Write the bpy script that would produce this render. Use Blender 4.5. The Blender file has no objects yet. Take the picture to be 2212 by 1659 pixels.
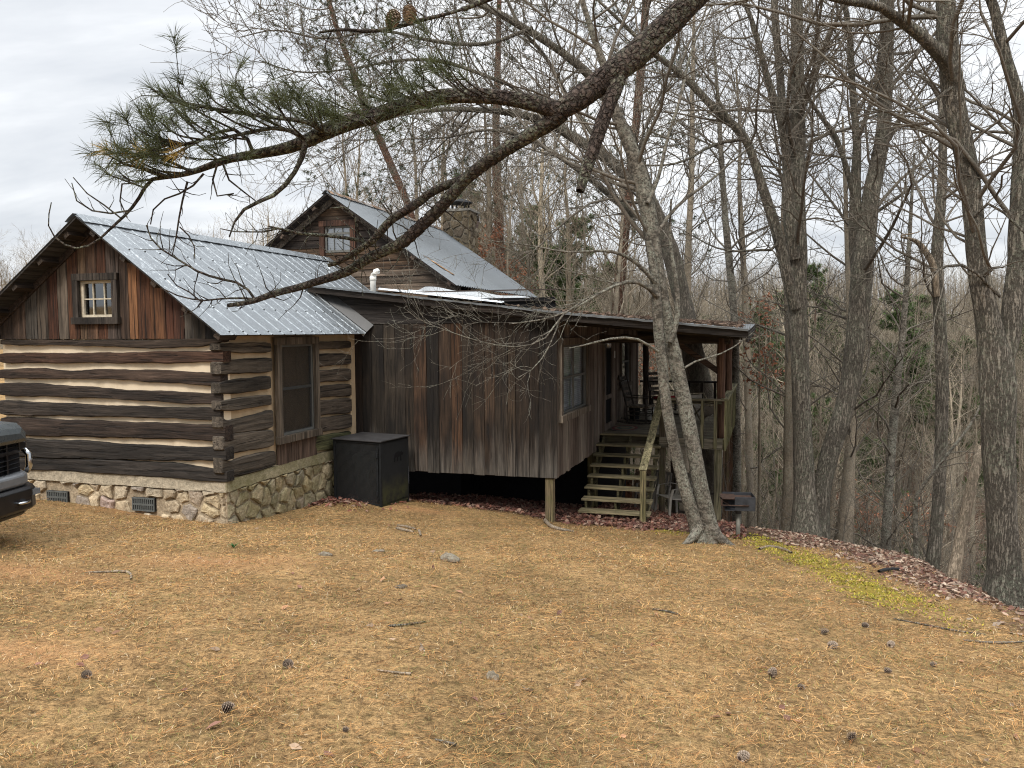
import bpy, math, random
import numpy as np
from math import sin, cos, pi, radians, sqrt, atan2
from mathutils import Vector, Matrix
random.seed(7); rng = np.random.default_rng(7)
SC = bpy.context.scene; COL = SC.collection
# ---------------------------------------------------------------- camera model
F, CX, CY = 1661., 1106., 829.5
PIT, ROL, TH = radians(3.91), radians(.27), radians(17.)
ZC = 1.6
cf = np.array([0, cos(PIT), -sin(PIT)]); cu0 = np.array([0, sin(PIT), cos(PIT)]); cr0 = np.array([1., 0, 0])
cr = cr0*cos(ROL)-cu0*sin(ROL); cup = cu0*cos(ROL)+cr0*sin(ROL)
CAM = np.array([0, 0, ZC])
RR = np.array([cos(TH), -sin(TH), 0]); VV = np.array([sin(TH), cos(TH), 0])
def ray(x, y): return cf+cr*(x-CX)/F-cup*(y-CY)/F
def at(x, y, Y):
    d = ray(x, y); return CAM+d*Y/d[1]
CO = at(487, 1041, 11.); CO[2] = 0
def W(u, v, z): p = CO+RR*u+VV*v; return np.array([p[0], p[1], z])
def uvz(p): q = np.asarray(p)-CO; return np.array([q@RR, q@VV, p[2]])
def on_v(x, y, v):
    d = ray(x, y); return uvz(CAM+d*((v-(CAM-CO)@VV)/(d@VV)))
def on_u(x, y, u):
    d = ray(x, y); return uvz(CAM+d*((u-(CAM-CO)@RR)/(d@RR)))
SU, SV, SK = 3.96, 3.87, .025            # shed side wall: u = SU + SK (v - SV)
def su(v): return SU+SK*(v-SV)
def on_w(x, y, off=0.):
    d = ray(x, y); o = CAM-CO
    t = (SU+off-o@RR+SK*(o@VV-SV))/(d@RR-SK*(d@VV)); return uvz(CAM+d*t)
def on_z(x, y, z):
    d = ray(x, y); return CAM+d*(z-ZC)/d[2]
# ---------------------------------------------------------------- terrain
GA, GB = .1308, .0706
def xedge(y): return 5.75-np.clip(y-14.3, 0, 9.5)*.9
def H(x, y):
    x = np.asarray(x, float); y = np.asarray(y, float)
    yy = np.where(y < 18, y, 18+(np.minimum(y, 60)-18)*.12)
    yy = np.where(y < -4, -4+(y+4)*.3, yy)
    xx = np.where(x < -9, -9+(x+9)*.2, np.minimum(x, 9))
    z = -GA*yy-GB*xx
    d = x-xedge(y)+.35*np.sin(y*.9)+.2*np.sin(y*2.3+1)
    dd = np.where(d > 0, np.sqrt(d*d+.36)-.6, 0)
    z = z-10.5*np.sin(pi/2*np.clip(dd/19, 0, 1))
    rise = np.clip(dd-25, 0, 130)*.135
    r2 = np.clip(y-50, 0, 150)*.118*np.clip((x+6)/12, 0, 1)
    z = z+np.maximum(rise, r2)
    z = z+np.clip(y-45, 0, 150)*.07*np.clip((2-x)/20, 0, 1)
    p0, p1 = W(.7, 3.3, 0), W(1.6, 3.6, 0)
    z = z+.2*np.exp(-((x-p0[0])**2+(y-p0[1])**2)/1.6)+.06*np.exp(-((x-p1[0]-1.2)**2+(y-p1[1])**2)/1.2)
    z = z+.018*np.sin(x*1.7+y*.6)+.015*np.sin(y*2.1-x*.9+2)+.006*np.sin(x*6+1)*np.sin(y*5)
    far = np.clip((np.hypot(x, y)-25)/40, 0, 1)
    z = z+far*(1.2*np.sin(x*.07+1)*np.cos(y*.06)+.5*np.sin(x*.19+y*.13))
    return z
def Hf(x, y): return float(H(x, y))
def gnd(x, y):
    d = ray(x, y); n = np.array([GB, GA, 1.]); t = -(CAM@n)/(d@n)
    p = CAM+d*t
    for _ in range(12):
        p = CAM+d*(t := t+(Hf(p[0], p[1])-p[2])/d[2]*.7)
    return p
# ---------------------------------------------------------------- mesh helpers
def tagp(o, label=None, cat=None, group=None, kind=None):
    for k, v in (('label', label), ('category', cat), ('group', group), ('kind', kind)):
        if v: o[k] = v
    return o
def thing(name, label, cat, loc=(0, 0, 0), rz=0, group=None):
    o = bpy.data.objects.new(name, None); COL.objects.link(o); o.empty_display_size = .2
    o.location = loc; o.rotation_euler = (0, 0, rz)
    return tagp(o, label, cat, group)
def np_obj(name, V, Fs, mat, parent=None, col=None, smooth=False):
    """V (n,3); Fs list of (m,k) int arrays"""
    me = bpy.data.meshes.new(name); V = np.ascontiguousarray(V, dtype=np.float32)
    Fs = [np.ascontiguousarray(f, dtype=np.int32) for f in Fs if len(f)]
    me.vertices.add(len(V)); me.vertices.foreach_set('co', V.ravel())
    li = np.concatenate([f.ravel() for f in Fs]); tot = np.concatenate([np.full(len(f), f.shape[1], np.int32) for f in Fs])
    st = np.concatenate([[0], np.cumsum(tot)[:-1]]).astype(np.int32)
    me.loops.add(len(li)); me.loops.foreach_set('vertex_index', li)
    me.polygons.add(len(tot)); me.polygons.foreach_set('loop_start', st); me.polygons.foreach_set('loop_total', tot)
    me.polygons.foreach_set('use_smooth', np.full(len(tot), bool(smooth)))
    if col is not None:
        a = me.color_attributes.new('col', 'FLOAT_COLOR', 'POINT'); a.data.foreach_set('color', np.ascontiguousarray(col, dtype=np.float32).ravel())
    me.update(); me.validate()
    if mat: me.materials.append(mat)
    o = bpy.data.objects.new(name, me); COL.objects.link(o)
    if parent: o.parent = parent
    return o
def rc(c, j=.12, s=None):
    k = 1+random.uniform(-j, j); return (c[0]*k, c[1]*k, c[2]*k, random.random() if s is None else s)
class MB:
    def __init__(s): s.v = []; s.f = []; s.c = []
    def add(s, vs, fs, col=(.5, .5, .5, 0)):
        n = len(s.v); s.v += [tuple(map(float, p)) for p in vs]; s.f += [tuple(i+n for i in f) for f in fs]
        if len(col) == 3: col = (*col, random.random())
        s.c += [tuple(col)]*len(vs)
    def box(s, a, b, col=(.5, .5, .5, 0)):
        x0, y0, z0 = a; x1, y1, z1 = b
        s.add([(x0, y0, z0), (x1, y0, z0), (x1, y1, z0), (x0, y1, z0), (x0, y0, z1), (x1, y0, z1), (x1, y1, z1), (x0, y1, z1)],
              [(0, 3, 2, 1), (4, 5, 6, 7), (0, 1, 5, 4), (1, 2, 6, 5), (2, 3, 7, 6), (3, 0, 4, 7)], col)
    def loft(s, secs, col=(.5, .5, .5, 0), caps=True):
        k = len(secs[0]); vs = [p for q in secs for p in q]; fs = []
        for i in range(len(secs)-1):
            for j in range(k):
                a, b = i*k+j, i*k+(j+1) % k
                fs.append((a, b, b+k, a+k))
        if caps: fs += [tuple(range(k-1, -1, -1)), tuple(range((len(secs)-1)*k, len(secs)*k))]
        s.add(vs, fs, col)
    def beam(s, p, q, w, h, col=(.5, .5, .5, 0), up=(0, 0, 1), n=1):
        p = np.array(p, float); q = np.array(q, float); t = q-p; t /= np.linalg.norm(t)
        a = np.cross(t, up)
        if np.linalg.norm(a) < 1e-4: a = np.cross(t, (0, 1, 0))
        a /= np.linalg.norm(a); b = np.cross(a, t)
        s.loft([[p+(q-p)*i/n+a*sx*w/2+b*sy*h/2 for sx, sy in ((-1, -1), (1, -1), (1, 1), (-1, 1))] for i in range(n+1)], col)
    def tube(s, pts, rad, k=8, col=(.5, .5, .5, 0), caps=True):
        pts = [np.array(p, float) for p in pts]; n = len(pts)
        if not hasattr(rad, '__len__'): rad = [rad]*n
        secs = []
        for i in range(n):
            t = pts[min(i+1, n-1)]-pts[max(i-1, 0)]; t /= (np.linalg.norm(t)+1e-9)
            r = np.array((.31, .2, .93)) if abs(t[2]) < .8 else np.array((.9, .3, .1))
            a = np.cross(t, r); a /= np.linalg.norm(a); b = np.cross(t, a)
            secs.append([pts[i]+rad[i]*(a*cos(2*pi*j/k)+b*sin(2*pi*j/k)) for j in range(k)])
        s.loft(secs, col, caps)
    def lathe(s, prof, c, axis=2, k=24, col=(.5, .5, .5, 0)):
        secs = []
        for r, h in prof:
            q = []
            for j in range(k):
                a = 2*pi*j/k; x, y = r*cos(a), r*sin(a)
                q.append({2: (c[0]+x, c[1]+y, c[2]+h), 1: (c[0]+x, c[1]+h, c[2]-y), 0: (c[0]+h, c[1]+x, c[2]+y)}[axis])
            secs.append(q)
        s.loft(secs, col)
    def build(s, name, mat, parent=None, bevel=0, smooth=False, seg=1):
        me = bpy.data.meshes.new(name); me.from_pydata(s.v, [], s.f); me.validate()
        a = me.color_attributes.new('col', 'FLOAT_COLOR', 'POINT')
        a.data.foreach_set('color', np.array(s.c, dtype=np.float32).ravel())
        me.materials.append(mat)
        if smooth: me.polygons.foreach_set('use_smooth', np.ones(len(me.polygons), bool))
        o = bpy.data.objects.new(name, me); COL.objects.link(o)
        if parent: o.parent = parent
        if bevel:
            m = o.modifiers.new('bevel', 'BEVEL'); m.width = bevel; m.segments = seg; m.limit_method = 'ANGLE'
        return o
def tubes(P, R, S):
    """batch of n polylines (n,K,3) with radii (n,K) -> V, quads"""
    n, K, _ = P.shape
    T = np.empty_like(P); T[:, 1:-1] = P[:, 2:]-P[:, :-2]; T[:, 0] = P[:, 1]-P[:, 0]; T[:, -1] = P[:, -1]-P[:, -2]
    T /= np.linalg.norm(T, axis=2, keepdims=True)+1e-9
    m = P[:, -1]-P[:, 0]
    ref = np.where((np.abs(m[:, 2]) > .7*np.linalg.norm(m, axis=1))[:, None], np.array([[.95, .28, .05]]), np.array([[.12, .2, .97]]))[:, None, :]
    A = np.cross(T, ref); A /= np.linalg.norm(A, axis=2, keepdims=True)+1e-9
    B = np.cross(T, A)
    th = np.arange(S)*2*pi/S
    V = P[:, :, None, :]+R[:, :, None, None]*(A[:, :, None, :]*np.cos(th)[None, None, :, None]+B[:, :, None, :]*np.sin(th)[None, None, :, None])
    base = (np.arange(n)*K*S)[:, None, None]+(np.arange(K-1)*S)[None, :, None]
    j = np.arange(S)[None, None, :]; j2 = (j+1) % S
    Q = np.stack([base+j, base+j2, base+j2+S, base+j+S], -1).reshape(-1, 4)
    return V.reshape(-1, 3), Q
class NB:
    """numpy geometry batch"""
    def __init__(s): s.V = []; s.F = {}; s.C = []; s.n = 0
    def add(s, V, Q, col=None):
        s.V.append(V); s.F.setdefault(Q.shape[1], []).append(Q+s.n); s.n += len(V)
        if col is None: col = np.zeros((len(V), 4), np.float32)
        s.C.append(np.broadcast_to(np.asarray(col, np.float32), (len(V), 4)))
    def build(s, name, mat, parent=None, smooth=True):
        return np_obj(name, np.concatenate(s.V), [np.concatenate(f) for f in s.F.values()], mat, parent, np.concatenate(s.C), smooth)
# ---------------------------------------------------------------- shader helpers
class SH:
    def __init__(s, name):
        s.m = bpy.data.materials.new(name); s.m.use_nodes = True; s.nt = s.m.node_tree; s.nt.nodes.clear()
        s.out = s.nt.nodes.new('ShaderNodeOutputMaterial')
    def N(s, t, ins={}, **pr):
        n = s.nt.nodes.new('ShaderNode'+t)
        for k, v in pr.items(): setattr(n, k, v)
        for k, v in ins.items(): s.set(n.inputs[k], v)
        return n
    def set(s, sock, v):
        if isinstance(v, bpy.types.NodeSocket): s.nt.links.new(v, sock)
        else: sock.default_value = v
    def obj(s): return s.N('TexCoord').outputs['Object']
    def pos(s): return s.N('NewGeometry').outputs['Position']
    def attr(s, n='col'): a = s.N('Attribute', attribute_name=n); return a.outputs['Color'], a.outputs['Alpha']
    def map(s, v, sc, loc=(0, 0, 0)): return s.N('Mapping', {'Vector': v, 'Scale': sc, 'Location': loc}).outputs[0]
    def add(s, a, b): return s.N('VectorMath', {0: a, 1: b}, operation='ADD').outputs[0]
    def scl(s, a, k): return s.N('VectorMath', {0: a, 'Scale': k}, operation='SCALE').outputs[0]
    def comb(s, x, y, z): return s.N('CombineXYZ', {0: x, 1: y, 2: z}).outputs[0]
    def math(s, op, a, b=0., clamp=False): return s.N('Math', {0: a, 1: b}, operation=op, use_clamp=clamp).outputs[0]
    def noise(s, v, sc=5., det=5., ro=.55, dist=0., col=False):
        n = s.N('TexNoise', {'Vector': v, 'Scale': sc, 'Detail': det, 'Roughness': ro, 'Distortion': dist}); return n.outputs['Color' if col else 'Fac']
    def voro(s, v, sc=5., feat='F1', out='Distance', rnd=1.):
        return s.N('TexVoronoi', {'Vector': v, 'Scale': sc, 'Randomness': rnd}, feature=feat).outputs[out]
    def ramp(s, f, st, interp='LINEAR'):
        n = s.N('ValToRGB', {0: f}); e = n.color_ramp; e.interpolation = interp
        while len(e.elements) < len(st): e.elements.new(.5)
        for el, (p, c) in zip(e.elements, st):
            el.position = p; el.color = (c, c, c, 1) if not hasattr(c, '__len__') else (*c[:3], 1)
        return n.outputs[0]
    def mix(s, f, a, b, mode='MIX'):
        n = s.N('Mix', data_type='RGBA', blend_type=mode, clamp_factor=True)
        def col(v): return v if isinstance(v, bpy.types.NodeSocket) else ((v, v, v, 1) if not hasattr(v, '__len__') else (*v[:3], 1))
        s.set(n.inputs[0], f); s.set(n.inputs[6], col(a)); s.set(n.inputs[7], col(b)); return n.outputs[2]
    def bump(s, h, st=.5, d=.01, nrm=None):
        i = {'Height': h, 'Strength': st, 'Distance': d}
        if nrm is not None: i['Normal'] = nrm
        return s.N('Bump', i).outputs[0]
    def done(s, col, rough=.85, spec=.2, metal=0., nrm=None, **kw):
        b = s.N('BsdfPrincipled'); s.set(b.inputs['Base Color'], col if isinstance(col, bpy.types.NodeSocket) else (*col[:3], 1))
        s.set(b.inputs['Roughness'], rough); s.set(b.inputs['Specular IOR Level'], spec); s.set(b.inputs['Metallic'], metal)
        if nrm is not None: s.set(b.inputs['Normal'], nrm)
        for k, v in kw.items(): s.set(b.inputs[k.replace('_', ' ')], v)
        s.nt.links.new(b.outputs[0], s.out.inputs[0]); return s.m
def M_wood(name, axis=2, stain=.0, rough=.85, moss=0., contrast=1., g=1., bleach=False):
    s = SH(name); c, al = s.attr(); o = s.obj()
    off = s.comb(s.math('MULTIPLY', al, 37.), s.math('MULTIPLY', al, 91.), s.math('MULTIPLY', al, 53.))
    def sc(a, b): return tuple(b if i == axis else a for i in range(3))
    v = s.add(o, off)
    n1 = s.noise(s.map(v, sc(20*g, 1.0*g)), 1., 7, .68, .5)
    n2 = s.noise(s.map(v, sc(70*g, 2.2*g)), 1., 4, .6, .6)
    n3 = s.noise(s.map(v, sc(2.2, .9)), 1., 4, .6)
    k = s.ramp(n1, [(.30, .22), (.48, .9), (.60, 1.35), (.74, 2.3)])
    col = s.mix(1., c, k, 'MULTIPLY'); col.node.clamp_result = False
    col = s.mix(1., col, s.ramp(s.noise(s.map(v, sc(4*g, .5*g)), 1., 4, .6), [(.3, .6), (.7, 1.35)]), 'MULTIPLY')
    k2 = s.ramp(n2, [(.3, .45), (.55, 1.05), (.8, 1.35)])
    col = s.mix(.8, col, k2, 'MULTIPLY')
    if stain:
        st = s.ramp(n3, [(.42, 0.), (.62, 1.)])
        col = s.mix(s.math('MULTIPLY', st, stain), col, s.mix(.5, (.014, .012, .011), s.mix(1., col, .3, 'MULTIPLY')))
    if bleach:
        zz = s.N('SeparateXYZ', {0: o}).outputs[2]; wv = s.noise(s.map(v, (5., 5., .5)), 1., 5, .65)
        bm = s.ramp(s.math('ADD', s.math('MULTIPLY', zz, -.45), s.math('MULTIPLY', wv, 1.1)), [(.70, 0.), (1.25, .42)])
        col = s.mix(bm, col, s.mix(1., (.14, .126, .108), k, 'MULTIPLY'))
    if moss:
        mz = s.noise(s.map(v, (6, 6, 3)), 1., 5, .65)
        col = s.mix(s.math('MULTIPLY', s.ramp(mz, [(.45, 0.), (.7, 1.)]), moss), col, (.075, .085, .022))
    crack = s.ramp(s.noise(s.map(v, sc(26*g, .7*g)), 1., 3, .5, .8), [(.33, 0.), (.39, 1.)])
    col = s.mix(s.math('MULTIPLY', s.math('SUBTRACT', 1., crack), .85), col, (.012, .01, .009))
    h = s.math('ADD', s.math('MULTIPLY', n2, .5), s.math('ADD', n1, s.math('MULTIPLY', crack, .8)))
    return s.done(col, rough, .25, nrm=s.bump(h, .9, .018))
def M_plain(name, col, rough=.6, spec=.4, metal=0., nz=.25, sc=8., bump=.0, bsc=30.):
    s = SH(name); o = s.obj(); n = s.noise(o, sc, 6, .6)
    c = s.mix(1., col, s.ramp(n, [(.25, 1-nz), (.75, 1+nz)]), 'MULTIPLY')
    nr = s.bump(s.noise(o, bsc, 4, .6), bump, .01) if bump else None
    return s.done(c, s.math('ADD', s.math('MULTIPLY', n, .2), rough-.1), spec, metal, nr)
def M_attr(name, rough=.8, spec=.25, nz=.3, sc=20., bump=.3, trans=0.):
    s = SH(name); c, al = s.attr(); o = s.pos(); n = s.noise(o, sc, 5, .6)
    cc = s.mix(1., c, s.ramp(n, [(.25, 1-nz), (.75, 1+nz)]), 'MULTIPLY')
    return s.done(cc, rough, spec, nrm=s.bump(n, bump, .01) if bump else None)
def M_bark(name, c0, c1, lich, furrow=1., lam=.5, sc=1., bstr=1., plates=False, mott=0., vary=False):
    s = SH(name); o = s.pos()
    w = s.noise(o, 5*sc, 4, .6, col=True)
    ow = s.add(o, s.scl(w, (.16 if plates else .05)/sc))
    f1 = s.noise(o, 24*sc, 6, .65)
    if plates:
        a = s.voro(s.map(ow, (19*sc, 19*sc, 19*sc)), 1., 'DISTANCE_TO_EDGE'); b = s.noise(ow, 26*sc, 5, .7)
        fur = s.ramp(s.math('ADD', a, s.math('MULTIPLY', b, .55)), [(.26, 0.), (.46, 1.)])
    else:
        a = s.noise(s.map(ow, (27*sc, 27*sc, 3.6*sc)), 1., 5, .6, .25); b = s.noise(s.map(ow, (60*sc, 60*sc, 14*sc)), 1., 3, .6)
        ar = s.math('ABSOLUTE', s.math('SUBTRACT', s.math('ADD', a, s.math('MULTIPLY', b, .22)), .61)); fur = s.ramp(ar, [(.0, 0.), (.085, 1.)])
    base = s.mix(s.ramp(f1, [(.3, 0.), (.7, 1.)]), c0, c1)
    base = s.mix(1., base, s.ramp(s.noise(o, 1.1, 4, .6), [(.3, .75), (.7, 1.25)]), 'MULTIPLY')
    base = s.mix(s.math('MULTIPLY', s.math('SUBTRACT', 1., fur), .75*furrow), base, tuple(x*.28 for x in c0))
    if mott:
        m1 = s.noise(s.map(ow, (9*sc, 9*sc, 15*sc)), 1., 5, .68, .5)
        base = s.mix(s.math('MULTIPLY', s.ramp(m1, [(.46, 0.), (.54, 1.)]), mott), base, tuple(x*.42 for x in c0))
    if vary:
        rn = s.N('ObjectInfo').outputs['Random']; base = s.mix(1., base, s.ramp(rn, [(0., (.62, .60, .58)), (.5, (1., .98, .95)), (1., (1.5, 1.48, 1.42))]), 'MULTIPLY'); base.node.clamp_result = False
        base = s.mix(1., base, s.ramp(s.noise(s.map(o, (.45, .45, .03)), 1., 3, .6), [(.35, (.6, .58, .55)), (.55, (1., 1., 1.)), (.68, (1.5, 1.5, 1.46))]), 'MULTIPLY')
    l1 = s.noise(o, 1.6*sc, 5, .7); l2 = s.noise(o, 26*sc, 5, .75)
    lm = s.math('MULTIPLY', s.ramp(l1, [(.42, 0.), (.60, 1.)]), s.ramp(l2, [(.47, 0.), (.55, 1.)]))
    base = s.mix(s.math('MULTIPLY', lm, lam), base, s.mix(s.noise(o, 40., 3), lich, tuple(x*.55 for x in lich)))
    h = s.math('ADD', s.math('MULTIPLY', fur, .9*furrow), f1)
    return s.done(base, .92, .15, nrm=s.bump(h, bstr, .03/sc))
# ---------------------------------------------------------------- materials
WV = M_wood('weathered_boards_vertical', 2, stain=.8)
WVS = M_wood('shed_boards', 2, stain=.85, bleach=True)
WVG = M_wood('gable_boards', 2, stain=.45)
WV2 = M_wood('grey_boards_vertical', 2, stain=.15, moss=.0)
WH = M_wood('weathered_boards_horizontal', 0, stain=.35)
WY = M_wood('weathered_boards_lengthwise', 1, stain=.3)
LOGU = M_wood('hewn_log_across', 0, stain=.3, g=1.1)
LOGV = M_wood('hewn_log_along', 1, stain=.15, g=.8, moss=.0)
TRW = M_wood('treated_lumber', 0, stain=.12, moss=.3)
TRY = M_wood('treated_lumber_lengthwise', 1, stain=.1, moss=.35)
TRZ = M_wood('treated_lumber_upright', 2, stain=.1, moss=.45)
TIM = M_wood('rough_timber_upright', 2, stain=.3)
def mk_chink():
    s = SH('lime_chinking'); o = s.obj(); n = s.noise(o, 6, 6, .6); n2 = s.noise(o, 60, 4, .6)
    c = s.mix(n, (.62, .50, .345), (.72, .60, .44)); c = s.mix(s.ramp(s.noise(o, 2.5, 5, .7), [(.52, 0.), (.75, .6)]), c, (.42, .31, .2))
    return s.done(c, .95, .1, nrm=s.bump(s.math('ADD', n, s.math('MULTIPLY', n2, .4)), .5, .01))
CHINK = mk_chink()
CHINK2 = M_plain('ochre_chinking', (.47, .355, .225), .95, .1, nz=.15, sc=5, bump=.5, bsc=25)  # darker, more ochre chinking used on the side log wall
def mk_stone():
    s = SH('field_stone'); c, al = s.attr(); o = s.obj()
    off = s.scl(s.comb(al, al, al), 40.); v = s.add(o, off)
    n = s.noise(v, 9, 8, .68); n2 = s.noise(v, 38, 6, .65)
    k = s.ramp(n, [(.25, .5), (.5, 1.), (.78, 1.5)])
    col = s.mix(1., c, k, 'MULTIPLY'); col = s.mix(.7, col, s.ramp(n2, [(.3, .5), (.6, 1.15), (.8, 1.3)]), 'MULTIPLY')
    x = s.N('SeparateXYZ', {0: o}); mm = s.noise(o, 3.5, 5, .65)
    side = s.math('MULTIPLY', s.ramp(x.outputs[0], [(.0, 0.), (.012, 1.)]), s.ramp(mm, [(.3, .25), (.62, .95)]))
    low = s.math('MULTIPLY', s.ramp(s.math('ADD', s.math('MULTIPLY', x.outputs[2], -1.), s.math('MULTIPLY', mm, .8)), [(.0, 0.), (1., 1.)]), .25)
    grn = s.mix(s.noise(o, 12, 4), (.085, .085, .03), (.15, .135, .05))
    col = s.mix(s.math('MULTIPLY', side, .72), col, grn)
    return s.done(col, .92, .15, nrm=s.bump(s.math('ADD', n, s.math('MULTIPLY', n2, .5)), .9, .025))
STONE = mk_stone()
def mk_galv(name, base, spang=1., rough=.42):
    s = SH(name); o = s.obj()
    v1 = s.noise(s.map(o, (1.2, 3., 1.2)), 1., 4, .6)
    bl = s.ramp(s.noise(s.map(o, (13, 24, 13)), 1., 3, .55, 1.2), [(.57, 0.), (.61, 1.)])
    de = s.ramp(s.noise(o, .9, 4, .6), [(.35, .25), (.62, 1.)])
    c = s.mix(v1, tuple(x*.85 for x in base), tuple(x*1.12 for x in base))
    c = s.mix(s.math('MULTIPLY', s.math('MULTIPLY', bl, de), .75*spang), c, (.52, .56, .58))
    c = s.mix(s.math('MULTIPLY', s.ramp(s.noise(s.map(o, (.7, 9., .7)), 1., 5, .65), [(.55, 0.), (.8, 1.)]), .35), c, (.16, .16, .155))
    return s.done(c, s.math('ADD', rough, s.math('MULTIPLY', v1, .15)), .5, .55, nrm=s.bump(s.noise(o, 4., 3), .12, .02))
GALV = mk_galv('galvanised_roofing', (.215, .235, .25))
GALV2 = mk_galv('old_corrugated_iron', (.17, .185, .195), .15, .5)
SHINY = mk_galv('new_flashing', (.62, .65, .67), .0, .2)
DKMET = M_plain('dark_flashing', (.055, .055, .055), .5, .5, .4)
GUTM = M_plain('dark_underside', (.045, .038, .032), .9, .1)
def mk_glass():
    s = SH('window_glass'); lw = s.N('LayerWeight', {'Blend': .45}).outputs['Fresnel']
    tr = s.N('BsdfTransparent', {'Color': (.82, .84, .85, 1)}).outputs[0]
    gl = s.N('BsdfGlossy', {'Color': (.8, .85, .9, 1), 'Roughness': .03}).outputs[0]
    mx = s.N('MixShader', {0: s.math('ADD', s.math('MULTIPLY', lw, .8), .10), 1: tr, 2: gl})
    s.nt.links.new(mx.outputs[0], s.out.inputs[0]); return s.m
GLASS = mk_glass()
def mk_screen():
    s = SH('insect_screen'); c = s.N('BsdfPrincipled', {'Base Color': (.02, .021, .023, 1), 'Roughness': .6})
    tr = s.N('BsdfTransparent', {'Color': (.8, .8, .8, 1)})
    mx = s.N('MixShader', {0: .32, 1: tr.outputs[0], 2: c.outputs[0]}); s.nt.links.new(mx.outputs[0], s.out.inputs[0]); return s.m
SCREEN = mk_screen()
def mk_blind():
    s = SH('venetian_blind'); o = s.obj(); z = s.N('SeparateXYZ', {0: o}).outputs[2]
    w = s.math('FRACT', s.math('MULTIPLY', z, 26.)); k = s.ramp(w, [(0., .35), (.25, 1.), (1., .8)])
    return s.done(s.mix(1., (.74, .76, .79), k, 'MULTIPLY'), .7, .2)
BLIND = mk_blind()
VOID = M_plain('dark_interior', (.012, .012, .013), .9, .05)
GREYP = M_plain('grey_sash_paint', (.115, .115, .105), .7, .3, nz=.2, bump=.15)
PALEW = M_wood('pale_window_bar', 2, stain=.0)
PVC = M_plain('pvc_plastic', (.72, .71, .66), .45, .4, nz=.08)
BLACKM = M_plain('black_painted_steel', (.011, .012, .013), .65, .2, nz=.5, sc=5.)
def mk_binpanel():
    s = SH('black_box_panel'); o = s.obj(); x = s.N('SeparateXYZ', {0: o}); n = s.noise(o, 5, 6, .65)
    g = s.math('MULTIPLY', s.ramp(x.outputs[2], [(.0, 1.), (.55, 0.)]), s.ramp(n, [(.35, .1), (.6, 1.)]))
    c = s.mix(n, (.010, .011, .012), (.022, .023, .024)); c = s.mix(s.math('MULTIPLY', g, .75), c, (.075, .075, .025))
    return s.done(c, .7, .15, nrm=s.bump(n, .1, .01))
BINP = mk_binpanel()
def mk_mesh():
    s = SH('expanded_metal_mesh'); o = s.obj(); x = s.N('SeparateXYZ', {0: o})
    v = s.comb(s.math('MULTIPLY', s.math('ADD', x.outputs[0], x.outputs[1]), 52.), 0., s.math('MULTIPLY', x.outputs[2], 52.))
    d = s.voro(v, 1., 'DISTANCE_TO_EDGE', rnd=.15); k = s.ramp(d, [(.2, 1.), (.26, 0.)])
    c = s.N('BsdfPrincipled', {'Base Color': (.014, .015, .016, 1), 'Roughness': .5})
    tr = s.N('BsdfTransparent'); mx = s.N('MixShader', {0: k, 1: tr.outputs[0], 2: c.outputs[0]})
    s.nt.links.new(mx.outputs[0], s.out.inputs[0]); return s.m
MESHM = mk_mesh()
PLASG = M_plain('dark_green_plastic', (.010, .022, .019), .5, .4)
RUST = M_plain('rusty_steel', (.05, .03, .022), .8, .2, nz=.6, sc=14)
GRILLM = M_plain('grill_steel', (.035, .037, .042), .55, .4, .3, nz=.5, sc=12, bump=.2)
GALVP = M_plain('galvanised_post', (.17, .165, .14), .6, .4, .3, nz=.3)
BARK_OAK = M_bark('oak_bark', (.125, .108, .086), (.24, .21, .17), (.30, .32, .235), .85, .5, 1., 1.)
BARK_BEE = M_bark('lichen_bark', (.135, .117, .093), (.27, .24, .197), (.40, .41, .33), .4, .75, 1.3, .9, mott=.85)
BARK_PIN = M_bark('pine_bark', (.042, .031, .026), (.105, .079, .065), (.33, .36, .25), .85, .6, 1.7, 1.2, plates=True)
BARK_RED = M_bark('red_pine_bark', (.10, .054, .038), (.20, .115, .08), (.2, .17, .13), .8, .3, .7, 1., plates=True)
BARK_TWG = M_bark('twig_bark', (.075, .062, .049), (.165, .142, .115), (.33, .33, .27), .2, .4, 2., .3)
BARK_FAR = M_bark('grey_wood_bark', (.155, .13, .099), (.315, .268, .207), (.36, .36, .29), .4, .5, 1., .5, vary=True)
BARK_DEAD = M_bark('bare_dead_wood', (.22, .175, .125), (.40, .32, .235), (.3, .28, .2), .9, .2, 1., .6)
def mk_leafy(name, rough=.65, tr=.35):
    s = SH(name); c, al = s.attr(); d = s.N('BsdfPrincipled', {'Base Color': c, 'Roughness': rough, 'Specular IOR Level': .3})
    t = s.N('BsdfTranslucent', {'Color': c}); mx = s.N('MixShader', {0: tr, 1: d.outputs[0], 2: t.outputs[0]})
    s.nt.links.new(mx.outputs[0], s.out.inputs[0]); return s.m
NEEDLE = mk_leafy('pine_needles', .5, .25); STRAW = mk_leafy('dry_straw', .75, .2); LEAFM = mk_leafy('dry_leaf', .7, .15)
PAINT = M_plain('grey_vehicle_paint', (.07, .08, .083), .28, .5, .35, nz=.04)
TRIM = M_plain('black_vehicle_trim', (.008, .008, .009), .3, .5, nz=.3)
CHROME = M_plain('vehicle_chrome', (.5, .52, .54), .15, .5, 1., nz=.05)
RUBBER = M_plain('tyre_rubber', (.018, .017, .016), .85, .2, nz=.3)
AMBER = M_plain('amber_lens', (.5, .12, .05), .2, .5)
CLEARL = M_plain('headlight_lens', (.3, .32, .34), .1, .6, .6)
REDC = M_plain('red_cushion', (.28, .02, .025), .85, .2)
CHAIRW = M_wood('chair_wood', 2, stain=.3)
ATTR = M_attr('coloured_surface')
PLASW = M_plain('grey_plastic', (.19, .175, .15), .5, .4, nz=.1)
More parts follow.
